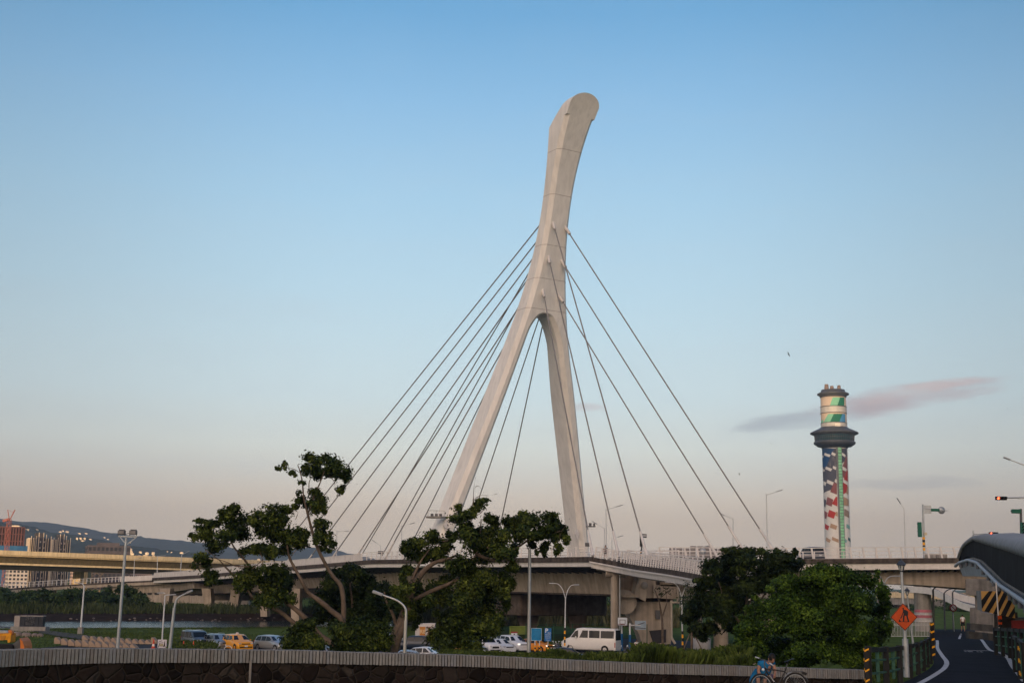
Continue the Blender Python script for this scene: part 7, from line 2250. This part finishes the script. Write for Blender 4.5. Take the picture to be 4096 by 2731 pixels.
    for sy in (-1, 1):
        for (b0, t0, b1) in segs:
            zt = .93 * H if kind != 'van' else .90 * H
            zl_ = {'sedan': .655, 'suv': .665, 'hatch': .645, 'van': .60, 'jeep': .68, 'caddy': .60}[kind] * H
            tops = min(at_u(b1)[0] - .06, zt); tl = min(at_u(t0)[0] - .06, zt)
            def yy(u, z):
                zt_, zb2 = at_u(u)
                cab = max(0, (zt_ - min(zb2, zt_ - .03)) / (H * (1 - [p_[2] for p_ in pr][0])))
                wr = hw * (1 - inn * min(1, cab))
                e = 1 - .16 * max(0, (abs(u) - .38) / .12) ** 2
                zbl = min(zb2, zt_ - .03)
                f_ = min(1, max(0, (z - zbl) / max(.05, (zt_ - .07) - zbl)))
                return (hw * e * .975 * (1 - f_) + wr * e * f_) + .014
            P4 = [(b0, zl_), (b1, zl_), (min(b1, max(b1 - (0 if b1 < .1 else .06), t0)), max(tops, zl_ + .04)), (t0, tl)]
            if b1 > .12 and kind != 'van':      # front quarter follows the pillar
                P4 = [(b0, zl_), (b1, zl_ + .02), (.085, min(zt, at_u(.085)[0] - .07)), (b0, min(zt, at_u(b0)[0] - .07))]
            if kind == 'van' and b1 > .2:
                P4 = [(.18, zl_), (.315, zl_), (.235, .86 * H), (.18, .90 * H)]
            G('side_window', [V((u * L, sy * yy(u, z), z)) for u, z in P4])
    # wheels
    rw = .33 * (1.12 if kind in ('suv', 'jeep') else 1.0) * (L / 4.5) ** .3
    for u in (-.31, .32):
        for sy in (-1, 1):
            c = (u * L, sy * (hw - .11), rw)
            mb = MB(); mb.lathe([(rw * .62, -.11), (rw * .93, -.11), (rw, -.06), (rw, .06), (rw * .93, .11), (rw * .62, .11)], c, 20, axis='y'); w = mb.build('wheel', RUBBER, t)
            mb = MB(); mb.lathe([(rw * .63, sy * .10), (rw * .55, sy * .06), (rw * .2, sy * .08), (0, sy * .09)], c, 20, axis='y')
            mb.build('rim', mat('alloy_rim', (.30, .30, .31), .35, .7, var=.25, scale=14), w)
            mb = MB()
            a_ = [V((c[0] + (rw + .07) * math.cos(q), sy * (hw * .985 + .012), rw + (rw + .07) * math.sin(q))) for q in np.linspace(-.25, PI + .25, 14)]
            b_ = [V((c[0] + (rw - .02) * math.cos(q), sy * (hw * .985 + .012), rw + (rw - .02) * math.sin(q))) for q in np.linspace(-.25, PI + .25, 14)]
            mb.loft([[p_, q_] for p_, q_ in zip(a_, b_)], closed=False); mb.build('wheel_arch', BLACK, body)
    # lights, grille, bumper, mirrors, plate
    zh = .50 * H if kind != 'van' else .34 * H
    for sy in (-1, 1):
        mb = MB(); mb.box((L * .47, sy * hw * .68, zh), (.22, hw * .34, .13), rz=-sy * .35); mb.build('headlight', mat('headlight_on', (.9, .86, .75), .2, var=0, emit=1.4) if lights else mat('headlight_glass', (.45, .46, .47), .15, .2, var=.2, scale=12), t, bevel=.02)
        mb = MB(); mb.box((-L * .487, sy * hw * .78, .58 * H if kind != 'van' else .33 * H), (.10, hw * .22, .16 if kind != 'van' else .55)); mb.build('taillight', mat('taillight_red', (.32, .015, .012), .25), t, bevel=.02)
        mb = MB(); mb.box((L * .215, sy * (hw + .09), .68 * H if kind != 'van' else .60 * H), (.12, .18, .13 if kind != 'van' else .3)); mb.build('mirror', paint, t, bevel=.03)
    mb = MB(); mb.box((L * .492, 0, .44 * H if kind != 'van' else .28 * H), (.06, hw * 1.0, .2)); mb.box((L * .49, 0, .27 * H if kind != 'van' else .16 * H), (.09, hw * 1.5, .14)); mb.build('grille', BLACK, t)
    if plate:
        for sx, z in ((1, .34), (-1, .45)):
            mb = MB(); mb.box((sx * (L * .5 + .03), 0, z * H if kind != 'van' else .25 * H), (.03, .34, .15)); mb.build('number_plate', mat('plate_white', (.55, .55, .55), .5), t)
    mb = MB(); mb.box((0, 0, zb + .0), (L * .92, Wd * .9, .14)); mb.build('underbody', BLACK, t)
    for sy in (-1, 1):
        for u in (-.21, -.03, .17):
            if kind == 'van' and u < .1: continue
            pass
    if rails:
        for sy in (-1, 1):
            mb = MB(); mb.tube([(-L * .36, sy * hw * .66, H * .975), (-L * .3, sy * hw * .7, H + .06), (.02 * L, sy * hw * .7, H + .06), (.07 * L, sy * hw * .66, H * .965)], .022, 6); mb.build('roof_rail', STEEL, t)
    if taxi:
        mb = MB(); mb.lathe([(.0, .2), (.1, .19), (.17, .1), (.18, 0)], (-.03 * L, 0, H), 12); mb.build('roof_sign', mat('taxi_lamp', (.62, .5, .42), .4), t)
    t.location = loc; t.rotation_euler = (0, 0, rz)
    return t
def paintm(n, c, met=.3, r=.28): return mat('paint_' + n, c, r, met, var=.04, coat=.5)
P_BG = paintm('bluegrey', (.085, .11, .135)); P_SI = paintm('silver', (.36, .37, .38), .5); P_SG = paintm('silvergrey', (.23, .245, .25), .5); P_YE = paintm('taxi_yellow', (.70, .29, .012), 0); P_OR = paintm('taxi_orange', (.58, .20, .012), 0)
P_WH = paintm('white', (.62, .63, .64), 0); P_RE = paintm('red', (.26, .012, .014), .1); P_DB = paintm('darkblue', (.010, .018, .035), .3); P_LB = paintm('lightblue', (.26, .34, .42), .3); P_CR = paintm('cream_white', (.66, .645, .61), 0)
def zg(x, d): return V((at(x, 2560, d).x, d, .12))
rq = math.radians
car('parked_car', 'blue grey boxy van with roof bars half hidden by long grass', 'car', 4.5, 1.85, 1.85, 'caddy', P_BG, zg(785, 141), rq(-52), rails=True)
car('parked_car', 'silver grey estate car with roof rails between the blue grey van and yellow taxi', 'car', 4.5, 1.78, 1.6, 'suv', P_SG, zg(872, 139), rq(-54), rails=True)
car('parked_car', 'bright yellow taxi with black grille and roof lamp', 'taxi', 4.5, 1.85, 1.68, 'suv', P_YE, zg(950, 137), rq(-55), taxi=True)
car('parked_car', 'silver crossover car parked alone left of the leaning fig', 'car', 4.4, 1.82, 1.6, 'hatch', P_SI, zg(1092, 138), rq(-40))
car('parked_car', 'second silver car mostly hidden by the shrub left of the fig trunk', 'car', 4.4, 1.82, 1.5, 'sedan', P_SG, zg(1165, 141), rq(-30))
car('parked_car', 'dark car behind the leaning fig trunk', 'car', 4.5, 1.82, 1.5, 'sedan', P_DB, zg(1270, 136), rq(-35))
car('parked_car', 'silver car low behind the wall right of the leaning trunk', 'car', 4.5, 1.8, 1.45, 'sedan', P_SI, zg(1290, 121), rq(150))
car('parked_car', 'red hatchback seen from behind left of the thick fig trunk', 'car', 3.9, 1.7, 1.5, 'hatch', P_RE, zg(1526, 143), rq(75))
car('parked_car', 'white car in front of the red hatchback, left of the thick trunk', 'car', 4.4, 1.8, 1.5, 'sedan', P_WH, zg(1562, 148), rq(-60))
car('parked_car', 'silver estate with glowing tail lamp farthest back left of the thick trunk', 'car', 4.4, 1.8, 1.6, 'hatch', P_SI, zg(1535, 152), rq(110))
car('parked_car', 'dark navy estate right of the thick fig trunk', 'car', 4.8, 1.9, 1.65, 'suv', P_DB, zg(1655, 141), rq(172))
car('parked_car', 'pale blue sedan just showing over the wall behind the curved silver lamp', 'car', 4.5, 1.8, 1.45, 'sedan', P_LB, zg(1625, 116), rq(176))
car('parked_car', 'white car with curved roof right of the pale blue sedan', 'car', 4.5, 1.8, 1.45, 'sedan', P_WH, zg(1700, 122), rq(-20))
car('parked_car', 'yellow taxi almost hidden under the fig leaves at centre', 'taxi', 4.5, 1.8, 1.45, 'sedan', P_YE, zg(1830, 121), rq(10), taxi=False)
car('parked_car', 'silver car in the shade of the fig, left of the white jeep', 'car', 4.4, 1.8, 1.5, 'hatch', P_SG, zg(1868, 136), rq(-35))
car('parked_car', 'boxy white jeep with black slotted grille', 'car', 3.7, 1.65, 1.72, 'jeep', P_WH, zg(1945, 138), rq(-56))
car('parked_car', 'white saloon between the white jeep and the large white SUV', 'car', 4.6, 1.8, 1.45, 'sedan', P_WH, zg(1993, 141), rq(-56))
car('parked_car', 'large white SUV with dark grille and lit headlamps', 'car', 4.7, 1.88, 1.72, 'suv', P_WH, zg(2050, 144), rq(-56), lights=True)
car('parked_car', 'orange taxi saloon seen side on behind the blue signs', 'taxi', 4.6, 1.8, 1.5, 'sedan', P_OR, zg(2138, 143), rq(-38), lights=True)
car('parked_car', 'dark blue saloon in front of the white minibus', 'car', 4.7, 1.82, 1.38, 'sedan', P_DB, zg(2250, 126), rq(172))
car('minibus', 'long white minibus with dark side windows and high roof', 'minibus', 6.4, 2.0, 2.6, 'van', P_CR, zg(2364, 145), rq(155), group=None)
car('parked_car', 'silver car roof showing behind the white minibus', 'car', 4.5, 1.8, 1.5, 'sedan', P_SI, zg(2338, 157), rq(175))
car('parked_car', 'dark van driving on the elevated road beside the chimney foot', 'van', 4.8, 1.9, 1.9, 'caddy', P_DB, V((at(3245, 2230, 164).x, 164, 10.55)), rq(105), group=None)
# motorcycles by the court
def motorbike(label, loc, rz, col):
    t = thing('motor_scooter', label, 'motorcycle', (0, 0, 0), 'parked motor scooters')
    for x in (-.62, .62):
        mb = MB(); mb.lathe([(.17, -.05), (.26, -.05), (.28, 0), (.26, .05), (.17, .05), (.03, .03), (.03, -.03), (.17, -.05)], (x, 0, .28), 16, axis='y'); mb.build('wheel', RUBBER, t)
    mb = MB(); mb.prism([(-.8, -.15, .55), (-.1, -.15, .42), (.25, -.15, .30), (.45, -.15, .45), (.55, -.15, .95), (.46, -.15, .98), (.22, -.15, .42), (-.05, -.15, .62), (-.75, -.15, .78)], (0, .3, 0)); mb.build('body', col, t, bevel=.04)
    mb = MB(); mb.prism([(-.75, -.14, .79), (-.05, -.14, .66), (0, -.14, .72), (-.3, -.14, .82), (-.78, -.14, .86)], (0, .28, 0)); mb.build('seat', BLACK, t, bevel=.03)
    mb = MB(); mb.tube([(.5, 0, .9), (.44, 0, 1.04)], .04, 8); mb.tube([(.36, -.34, 1.04), (.44, 0, 1.05), (.36, .34, 1.04)], .025, 8); mb.tube([(.62, 0, .28), (.52, 0, .8)], .035, 8); mb.build('handlebar', STEELD, t)
    for s in (-1, 1):
        mb = MB(); mb.tube([(.42, s * .24, 1.04), (.40, s * .3, 1.2)], .012, 6); mb.lathe([(0, -.01), (.065, -.01), (.065, .02), (0, .02)], (.39, s * .32, 1.24), 10, axis='x'); mb.build('mirror', SWH, t)
    mb = MB(); mb.box((-.8, 0, .52), (.03, .24, .12)); mb.build('number_plate', MATS['plate_white'], t)
    t.location = loc; t.rotation_euler = (0, 0, rz)
    return t
mk = [motorbike('black scooter nearest the back of the white minibus', zg(2492, 133), rq(65), P_DB)]
for x, d, lab, rz in ((2518, 134, 'second scooter in the row right of the white minibus', 70), (2536, 133, 'third scooter in the row, left of the blue court posts', 62), (2572, 132, 'scooter right of the walking man in white', 110), (2592, 131, 'fifth scooter in the row under the bluish backboard', 65), (2612, 132, 'rightmost scooter of the row by the end pier', 48), (2238, 140, 'black scooter left of the white minibus bonnet', 100), (2222, 141, 'second black scooter left of the minibus', 80)):
    dup(mk[0], zg(x, d), rq(rz), lab)

# ================================================================== people
SKIN = mat('skin', (.32, .17, .11), .6, var=.08); HAIR = mat('hair_black', (.010, .008, .008), .6, var=.2)
def skinned(name, verts, edges, radii, mtl, parent, levels=2, root=0):
    me = bpy.data.meshes.new(name)
    o_ = ORIGIN.get(parent.name, V((0, 0, 0)))
    me.from_pydata([tuple(V(v) - o_) for v in verts], edges, [])
    ob = bpy.data.objects.new(name, me); COL.objects.link(ob); ob.parent = parent
    ORIGIN[ob.name] = o_
    md = ob.modifiers.new('skin', 'SKIN')
    if not me.skin_vertices: 
        bpy.context.view_layer.update()
    for i, sv_ in enumerate(me.skin_vertices[0].data):
        r = radii[i]; sv_.radius = (r, r) if not isinstance(r, tuple) else r
        sv_.use_root = (i == root)
    md.use_smooth_shade = True
    sb = ob.modifiers.new('sub', 'SUBSURF'); sb.levels = levels; sb.render_levels = levels
    me.materials.append(mtl)
    return ob
def head_mesh(c, r, parent, look, tilt=0.0, face=True):
    """ellipsoid skull with brow, nose, ears and hair cap; look = horizontal direction"""
    f = V(look).normalized(); s = V((-f.y, f.x, 0)); u = V((0, 0, 1))
    q = Matrix.Rotation(tilt, 3, s); f = q @ f; u = q @ u
    def P(a, b, c_): return V(c) + f * a * r + s * b * r + u * c_ * r
    mb = MB()
    n, m_ = 14, 10
    vs = []
    for j in range(m_ + 1):
        t = PI * j / m_
        for i in range(n):
            a = 2 * PI * i / n
            x, y, z = math.sin(t) * math.cos(a), math.sin(t) * math.sin(a), math.cos(t)
            jaw = 1 - .28 * max(0, -z)
            vs.append(P(x * .98 * (jaw if x < 0 else 1), y * .80 * jaw, z * 1.22))
    fs = [(j * n + i, j * n + (i + 1) % n, (j + 1) * n + (i + 1) % n, (j + 1) * n + i) for j in range(m_) for i in range(n)]
    mb.add(vs, fs, 0, True)
    mb.add([P(.92, -.14, .1), P(.92, .14, .1), P(1.2, 0, -.22), P(.93, 0, -.3)], [(0, 1, 2), (0, 2, 3), (1, 3, 2)], 0)
    for sy in (-1, 1):
        mb.box(P(.86, sy * .34, .14), (r * .16, r * .16, r * .09), 1)
        mb.box(P(0, sy * .82, -.02), (r * .28, r * .12, r * .4), 0)
    mb.box(P(.86, 0, -.52), (r * .14, r * .36, r * .07), 2)
    h = mb.build('head', [SKIN, HAIR, mat('lip', (.22, .07, .06), .6)], parent)
    mb = MB(); vs = []
    for j in range(7):
        t = PI * .56 * j / 6
        for i in range(n):
            a = 2 * PI * i / n
            x, y, z = math.sin(t) * math.cos(a), math.sin(t) * math.sin(a), math.cos(t)
            vs.append(P(x * 1.06 - .1, y * .90, z * 1.30 + .08))
    mb.add(vs, [(j * n + i, j * n + (i + 1) % n, (j + 1) * n + (i + 1) % n, (j + 1) * n + i) for j in range(6) for i in range(n)], 0, True)
    mb.build('hair', HAIR, h)
    return h
def hand(p, d, side, parent, r=.009):
    """palm with four bent fingers and a thumb; d = pointing direction"""
    d = V(d).normalized(); s = V(side).normalized(); n = d.cross(s).normalized()
    vs = [V(p), V(p) + d * .045, V(p) + d * .085]; ed = [(0, 1), (1, 2)]; rd = [.025, .034, .030]
    for k, l in enumerate((.072, .08, .076, .06)):
        b0 = V(p) + d * .085 + s * (k - 1.5) * .021
        i = len(vs); vs += [b0, b0 + d * l * .5 + n * .008, b0 + d * l * .8 + n * .035]; rd += [r * 1.1, r, r * .85]
        ed += [(2, i), (i, i + 1), (i + 1, i + 2)]
    i = len(vs); vs += [V(p) + d * .03 - s * .035, V(p) + d * .07 - s * .058 + n * .02, V(p) + d * .1 - s * .05 + n * .035]; rd += [r * 1.3, r * 1.1, r]
    ed += [(1, i), (i, i + 1), (i + 1, i + 2)]
    return skinned('hand', vs, ed, rd, SKIN, parent, 2)
def walker(label, base, h, face, top_m, bot_m, shoe_m=None, hairm=None, stride=.28):
    """standing or walking adult, face = horizontal heading"""
    t = thing('person', label, 'person', base)
    f = V((face[0], face[1], 0)).normalized(); s = V((-f.y, f.x, 0))
    k = h / 1.72
    P = lambda a, b, z: V(base) + (f * a + s * b + V((0, 0, z))) * k
    J = dict(pel=P(0, 0, .93), ch=P(.02, 0, 1.22), nk=P(.02, 0, 1.46), hd=P(.04, 0, 1.56), lh=P(0, .09, .9), rh=P(0, -.09, .9), lk=P(stride * .55, .10, .5), rk=P(-stride * .2, -.10, .5), la=P(stride * .75, .10, .09), ra=P(-stride * .95, -.10, .12), lt=P(stride * .75 + .16, .11, .03), rt=P(-stride * .95 + .14, -.11, .03),
             ls=P(.01, .19, 1.4), rs=P(.01, -.19, 1.4), le=P(-.08, .25, 1.12), re=P(.06, -.25, 1.12), lw=P(-.06, .26, .88), rw=P(.2, -.25, .9))
    nm = list(J); ix = {n_: i for i, n_ in enumerate(nm)}
    E = [('pel', 'ch'), ('ch', 'nk'), ('nk', 'hd'), ('pel', 'lh'), ('pel', 'rh'), ('lh', 'lk'), ('rh', 'rk'), ('lk', 'la'), ('rk', 'ra'), ('la', 'lt'), ('ra', 'rt'), ('ch', 'ls'), ('ch', 'rs'), ('ls', 'le'), ('rs', 're'), ('le', 'lw'), ('re', 'rw')]
    Rr = dict(pel=.13, ch=.135, nk=.055, hd=.05, lh=.09, rh=.09, lk=.06, rk=.06, la=.038, ra=.038, lt=.03, rt=.03, ls=.06, rs=.06, le=.042, re=.042, lw=.028, rw=.028)
    skinned('body', [J[n_] for n_ in nm], [(ix[a], ix[b]) for a, b in E], [Rr[n_] * k for n_ in nm], SKIN, t)
    def wear(name, vs, ed, rd, m_): return skinned(name, [J[v_] if isinstance(v_, str) else v_ for v_ in vs], ed, [r_ * k for r_ in rd], m_, t)
    wear('shirt', ['pel', 'ch', P(.02, 0, 1.40), 'ls', 'rs', J['ls'].lerp(J['le'], .55), J['rs'].lerp(J['re'], .55)], [(0, 1), (1, 2), (2, 3), (2, 4), (3, 5), (4, 6)], [.155, .155, .09, .075, .075, .06, .06], top_m)
    wear('trousers', [P(0, 0, .98), 'lh', 'rh', J['lh'].lerp(J['lk'], .9), J['rh'].lerp(J['rk'], .9)], [(0, 1), (0, 2), (1, 3), (2, 4)], [.14, .105, .105, .085, .085], bot_m)
    head_mesh(P(.05, 0, 1.61), .098 * k, t, f)
    for w_, e_ in (('lw', 'le'), ('rw', 're')): hand(J[w_], J[w_] - J[e_], f, t, .009)
    return t
b0 = on_path(*z7(1337, 950))
walker('person in a white sleeveless top and dark shorts walking away along the path', at(*z7(1337, 957), 138), 1.72, (.1, 1), mat('cloth_white', (.55, .53, .50), .9, var=.1), mat('cloth_black', (.015, .015, .018), .9))
walker('person in a white shirt walking beside the parked scooters under the bridge', V((at(2546, 2560, 138).x, 138, .1)), 1.72, (.3, -1), MATS['cloth_white'], MATS['cloth_black'])
walker('person in dark clothes standing at the railing above the round column', V((at(2424, 2230, 151).x, 151.8, 10.25)), 1.7, (0, -1), mat('cloth_dark', (.05, .05, .06), .9), MATS['cloth_black'], stride=.05)

# seated person with the bicycle in the right foreground
def z6(x, y): return (2950 + x / 6.72, 2550 + y / 6.72)
pd = 37.0
ps = thing('person', 'person in a blue T-shirt sitting by the wall behind a bicycle with bowed head', 'person', at(*z6(720, 1260), pd))
Q = lambda x, y, o=0.0: at(*z6(x, y), pd + o)
J = [Q(640, 1165, .18), Q(690, 960, .12), Q(760, 740, .02), Q(840, 655, -.06), Q(885, 600, -.12),
     Q(600, 680, .02), Q(560, 900, -.02), Q(640, 1030, -.22), Q(800, 1020, -.34),
     Q(960, 690, .04), Q(1015, 860, -.08), Q(1010, 985, -.3),
     Q(600, 1165, .08), Q(560, 1020, -.35), Q(560, 1330, -.42), Q(520, 1420, -.52),
     Q(740, 1170, .08), Q(740, 1040, -.42), Q(735, 1340, -.46), Q(720, 1430, -.58)]
E = [(0, 1), (1, 2), (2, 3), (3, 4), (2, 5), (5, 6), (6, 7), (7, 8), (2, 9), (9, 10), (10, 11), (0, 12), (12, 13), (13, 14), (14, 15), (0, 16), (16, 17), (17, 18), (18, 19)]
Rr = [.15, .14, .14, .06, .05, .065, .045, .036, .027, .065, .043, .028, .10, .065, .042, .035, .10, .065, .042, .035]
skinned('body', J, E, Rr, SKIN, ps)
BLU = mat('cloth_blue', (.008, .115, .26), .9, var=.2, scale=6)
skinned('shirt', [J[0], J[1], J[2], Q(835, 665, -.05), J[5], J[5].lerp(J[6], .45), J[9], J[9].lerp(J[10], .4)], [(0, 1), (1, 2), (2, 3), (2, 4), (4, 5), (2, 6), (6, 7)], [.175, .17, .17, .085, .09, .072, .09, .07], BLU, ps)
skinned('trousers', [Q(650, 1150, .18), J[12], J[13], J[13].lerp(J[14], .3), J[16], J[17], J[17].lerp(J[18], .3)], [(0, 1), (1, 2), (2, 3), (0, 4), (4, 5), (5, 6)], [.17, .115, .08, .068, .115, .08, .068], mat('cloth_navy', (.012, .035, .07), .9, var=.15), ps)
skinned('jacket', [Q(520, 820, .16), Q(470, 980, .18), Q(410, 1130, .2), Q(380, 1240, .2)], [(0, 1), (1, 2), (2, 3)], [.05, .10, .11, .09], BLU, ps)
head_mesh(Q(925, 555, -.14), .115, ps, (.25, -.95, 0), .42)
hand(J[8], (J[8] - J[7]), (0, 0, 1), ps); hand(J[11], V((-.3, -.5, -.6)), (1, 0, .2), ps)
mb = MB(); c = Q(925, 1030, -.42); mb.box(c, (.075, .012, .15), M=Matrix.Rotation(.5, 3, 'X')); tag(mb.build('mobile_phone', mat('phone_case', (.12, .10, .20), .4), None, bevel=.004), 'dark mobile phone held in the hands of the seated person', 'phone')
# bicycle, nose to the left
bd = 36.2
bk_ = thing('bicycle', 'black mountain bicycle with rear rack and mudguard standing before the seated person', 'bicycle', at(*z6(1560, 1560), bd))
Z = lambda x, y, o=0.0: at(*z6(x, y), bd + o)
FRM = mat('bike_frame', (.014, .013, .014), .35, .2, var=.1, coat=.4)
rwc, fwc = Z(1560, 1265), Z(640, 1290, -.05)
RW = .335
def bike_wheel(c, ax):
    b = MB()
    f = V(ax).normalized(); u = V((0, 0, 1))
    ring = [c + (f * math.cos(a) + u * math.sin(a)) * (RW - .02) for a in np.linspace(0, 2 * PI, 41)]
    b.tube(ring, .024, 8, cap=False); w = b.build('wheel', RUBBER, bk_)
    b = MB(); b.tube([c + (f * math.cos(a) + u * math.sin(a)) * (RW - .055) for a in np.linspace(0, 2 * PI, 41)], .011, 6, cap=False); b.build('rim', STEEL, w)
    b = MB(); sd_ = f.cross(u)
    for k in range(28):
        a = 2 * PI * k / 28
        b.tube([c + sd_ * (.03 if k % 2 else -.03), c + (f * math.cos(a + .15) + u * math.sin(a + .15)) * (RW - .055)], .0018, 4)
    b.tube([c - sd_ * .05, c + sd_ * .05], .022, 8); b.build('spokes', STEEL, w)
bike_wheel(rwc, (1, 0, 0)); bike_wheel(fwc, (.82, -.55, 0))
hd_t, hd_b = Z(745, 790), Z(775, 900); st_t = Z(1275, 900); bbk = Z(1080, 1300); sp_ = Z(1335, 690)
b = MB(); b.tube([hd_t, hd_b], .025, 10); b.tube([Z(760, 830), Z(1000, 855), st_t], [.024, .022, .019], 10); b.tube([hd_b, bbk], .024, 10); b.tube([bbk, st_t, Z(1310, 780)], .018, 10); b.tube([st_t, rwc + V((0, -.05, 0))], .011, 8); b.tube([st_t, rwc + V((0, .05, 0))], .011, 8); b.tube([bbk, rwc + V((0, -.05, 0))], .012, 8); b.tube([bbk, rwc + V((0, .05, 0))], .012, 8); fr_ = b.build('frame', FRM, bk_)
b = MB()
for k in range(6):
    p_ = hd_b.lerp(bbk, .28 + k * .075) + V((0, -.0265, 0)); b.box(p_, (.016, .003, .032), M=Matrix.Rotation(.9, 3, 'Y'))
b.build('frame_lettering', mat('decal_white', (.6, .6, .6), .5), fr_)
b = MB(); b.tube([Z(1335, 690), Z(1310, 790)], .014, 8); b.build('seat_post', STEELD, bk_)
b = MB()
b.loft([[Z(x, y - h, o) for o, h in ((-w, 0), (-w * .6, 14), (0, 20), (w * .6, 14), (w, 0), (0, -14))] for x, y, w in ((1255, 640, .012), (1310, 635, .025), (1380, 610, .045), (1460, 570, .075), (1520, 565, .07))], cap=True, smooth=True); b.build('saddle', mat('saddle_blue', (.02, .03, .045), .4), bk_)
b = MB(); b.tube([hd_t, Z(720, 700), Z(735, 590)], .017, 8); b.tube(curve_pts([Z(480, 510, .30), Z(570, 540, .2), Z(660, 580, .06), Z(735, 590, 0), Z(830, 650, -.1), Z(960, 740, -.3)], 4), .012, 8); hb_ = b.build('handlebar', STEELD, bk_)
b = MB(); b.tube([Z(480, 510, .30), Z(590, 548, .18)], .018, 8); b.tube([Z(865, 675, -.16), Z(960, 740, -.3)], .018, 8); b.build('grip', mat('grip_pale', (.42, .43, .44), .5), hb_)
b = MB(); b.lathe([(0, -.03), (.035, -.03), (.04, .03), (0, .04)], Z(690, 850, -.08), 10, axis='y'); b.build('front_lamp', SWH, hb_)
b = MB(); b.tube([hd_b, Z(700, 1010, -.03), fwc + V((.03, -.04, 0))], .014, 8); b.tube([hd_b, Z(720, 1010, .03), fwc + V((-.03, .04, 0))], .014, 8); b.build('fork', FRM, bk_)
b = MB()
arc = [rwc + V((math.cos(a), 0, math.sin(a))) * (RW + .03) for a in np.linspace(.25, 2.75, 22)]
b.loft([[p_ + V((0, -.035, -.012)), p_ + V((0, -.02, .004)), p_ + V((0, .02, .004)), p_ + V((0, .035, -.012))] for p_ in arc], closed=False, smooth=True); b.build('mudguard', mat('mudguard_silver', (.28, .28, .28), .35, .5), bk_)
b = MB(); b.beam(Z(1450, 880), Z(1760, 900), .12, .015); b.tube([Z(1480, 880), rwc], .007, 6); b.tube([Z(1640, 890), rwc], .007, 6); b.tube([Z(1360, 880), Z(1460, 880)], .007, 6); b.build('rear_rack', STEELD, bk_)
b = MB(); b.box(Z(1790, 945), (.13, .1, .07), M=Matrix.Rotation(.35, 3, 'Y')); b.build('rear_bag', BLACK, bk_)
b = MB(); b.tube([bbk + V((0, -.06, 0)), bbk + V((.1, -.06, -.13))], .012, 8); b.tube([bbk + V((0, .06, 0)), bbk + V((-.1, .06, .13))], .012, 8); b.lathe([(.09, -.05), (.1, -.05), (.1, -.04), (.09, -.04)], bbk, 24, axis='y'); b.build('crank', STEELD, bk_)

# ================================================================== birds
def bird(label, px, py, d, span, bank_, rz):
    c = at(px, py, d)
    t = thing('bird', label, 'bird', c, 'birds in the evening sky')
    q = Matrix.Rotation(rz, 3, 'Z') @ Matrix.Rotation(bank_, 3, 'X')
    mb = MB()
    L_ = span * .38
    rings = []
    for x, r in ((-.5, .01), (-.3, .05), (0, .09), (.25, .08), (.4, .05), (.5, .01)):
        rings.append([c + q @ V((x * L_, r * L_ * 1.2 * math.cos(a), r * L_ * 1.2 * math.sin(a))) for a in np.linspace(0, 2 * PI, 8, endpoint=False)])
    mb.loft(rings, cap=True, smooth=True); mb.prism([c + q @ V(v_) for v_ in ((-.45 * L_, 0, 0), (-.8 * L_, .12 * L_, 0), (-.72 * L_, 0, 0), (-.8 * L_, -.12 * L_, 0))], q @ V((0, 0, .01)))
    mb.build('body', BLACK, t)
    for s in (-1, 1):
        mb = MB(); mb.prism([c + q @ V(v_) for v_ in ((.2 * L_, 0, .02), (.32 * L_, s * span * .2, .1 * span), (.0, s * span * .5, .05 * span), (-.1 * L_, s * span * .25, .08 * span), (-.2 * L_, 0, .02))], q @ V((0, 0, .012))); mb.build('wing', BLACK, t)
for px, py, d, sp_, bk2, rz, lab in ((3153, 1418, 60, .30, 1.1, .6, 'largest dark bird gliding in the open sky left of the chimney top'), (3083, 1774, 70, .16, .4, 2.0, 'small bird left of the chimney lookout ring'), (2957, 1896, 70, .20, .9, .3, 'bird above the rightmost stay cable'), (3909, 1708, 80, .16, 1.0, 1.2, 'tiny bird right of the pink cloud'), (4030, 1634, 80, .14, .6, .2, 'tiny bird near the right edge under the pink cloud'), (735, 1720, 80, .10, .4, .8, 'tiny bird alone in the sky at left'), (1428, 1936, 75, .13, .7, .4, 'small bird beside the top of the leaning fig'), (2077, 1690, 90, .15, .3, 0, 'small bird between the pylon legs'), (3840, 1783, 85, .08, .3, .1, 'faint tiny bird above the traffic signal')):
    bird(lab, px, py, d, sp_, bk2, rz)
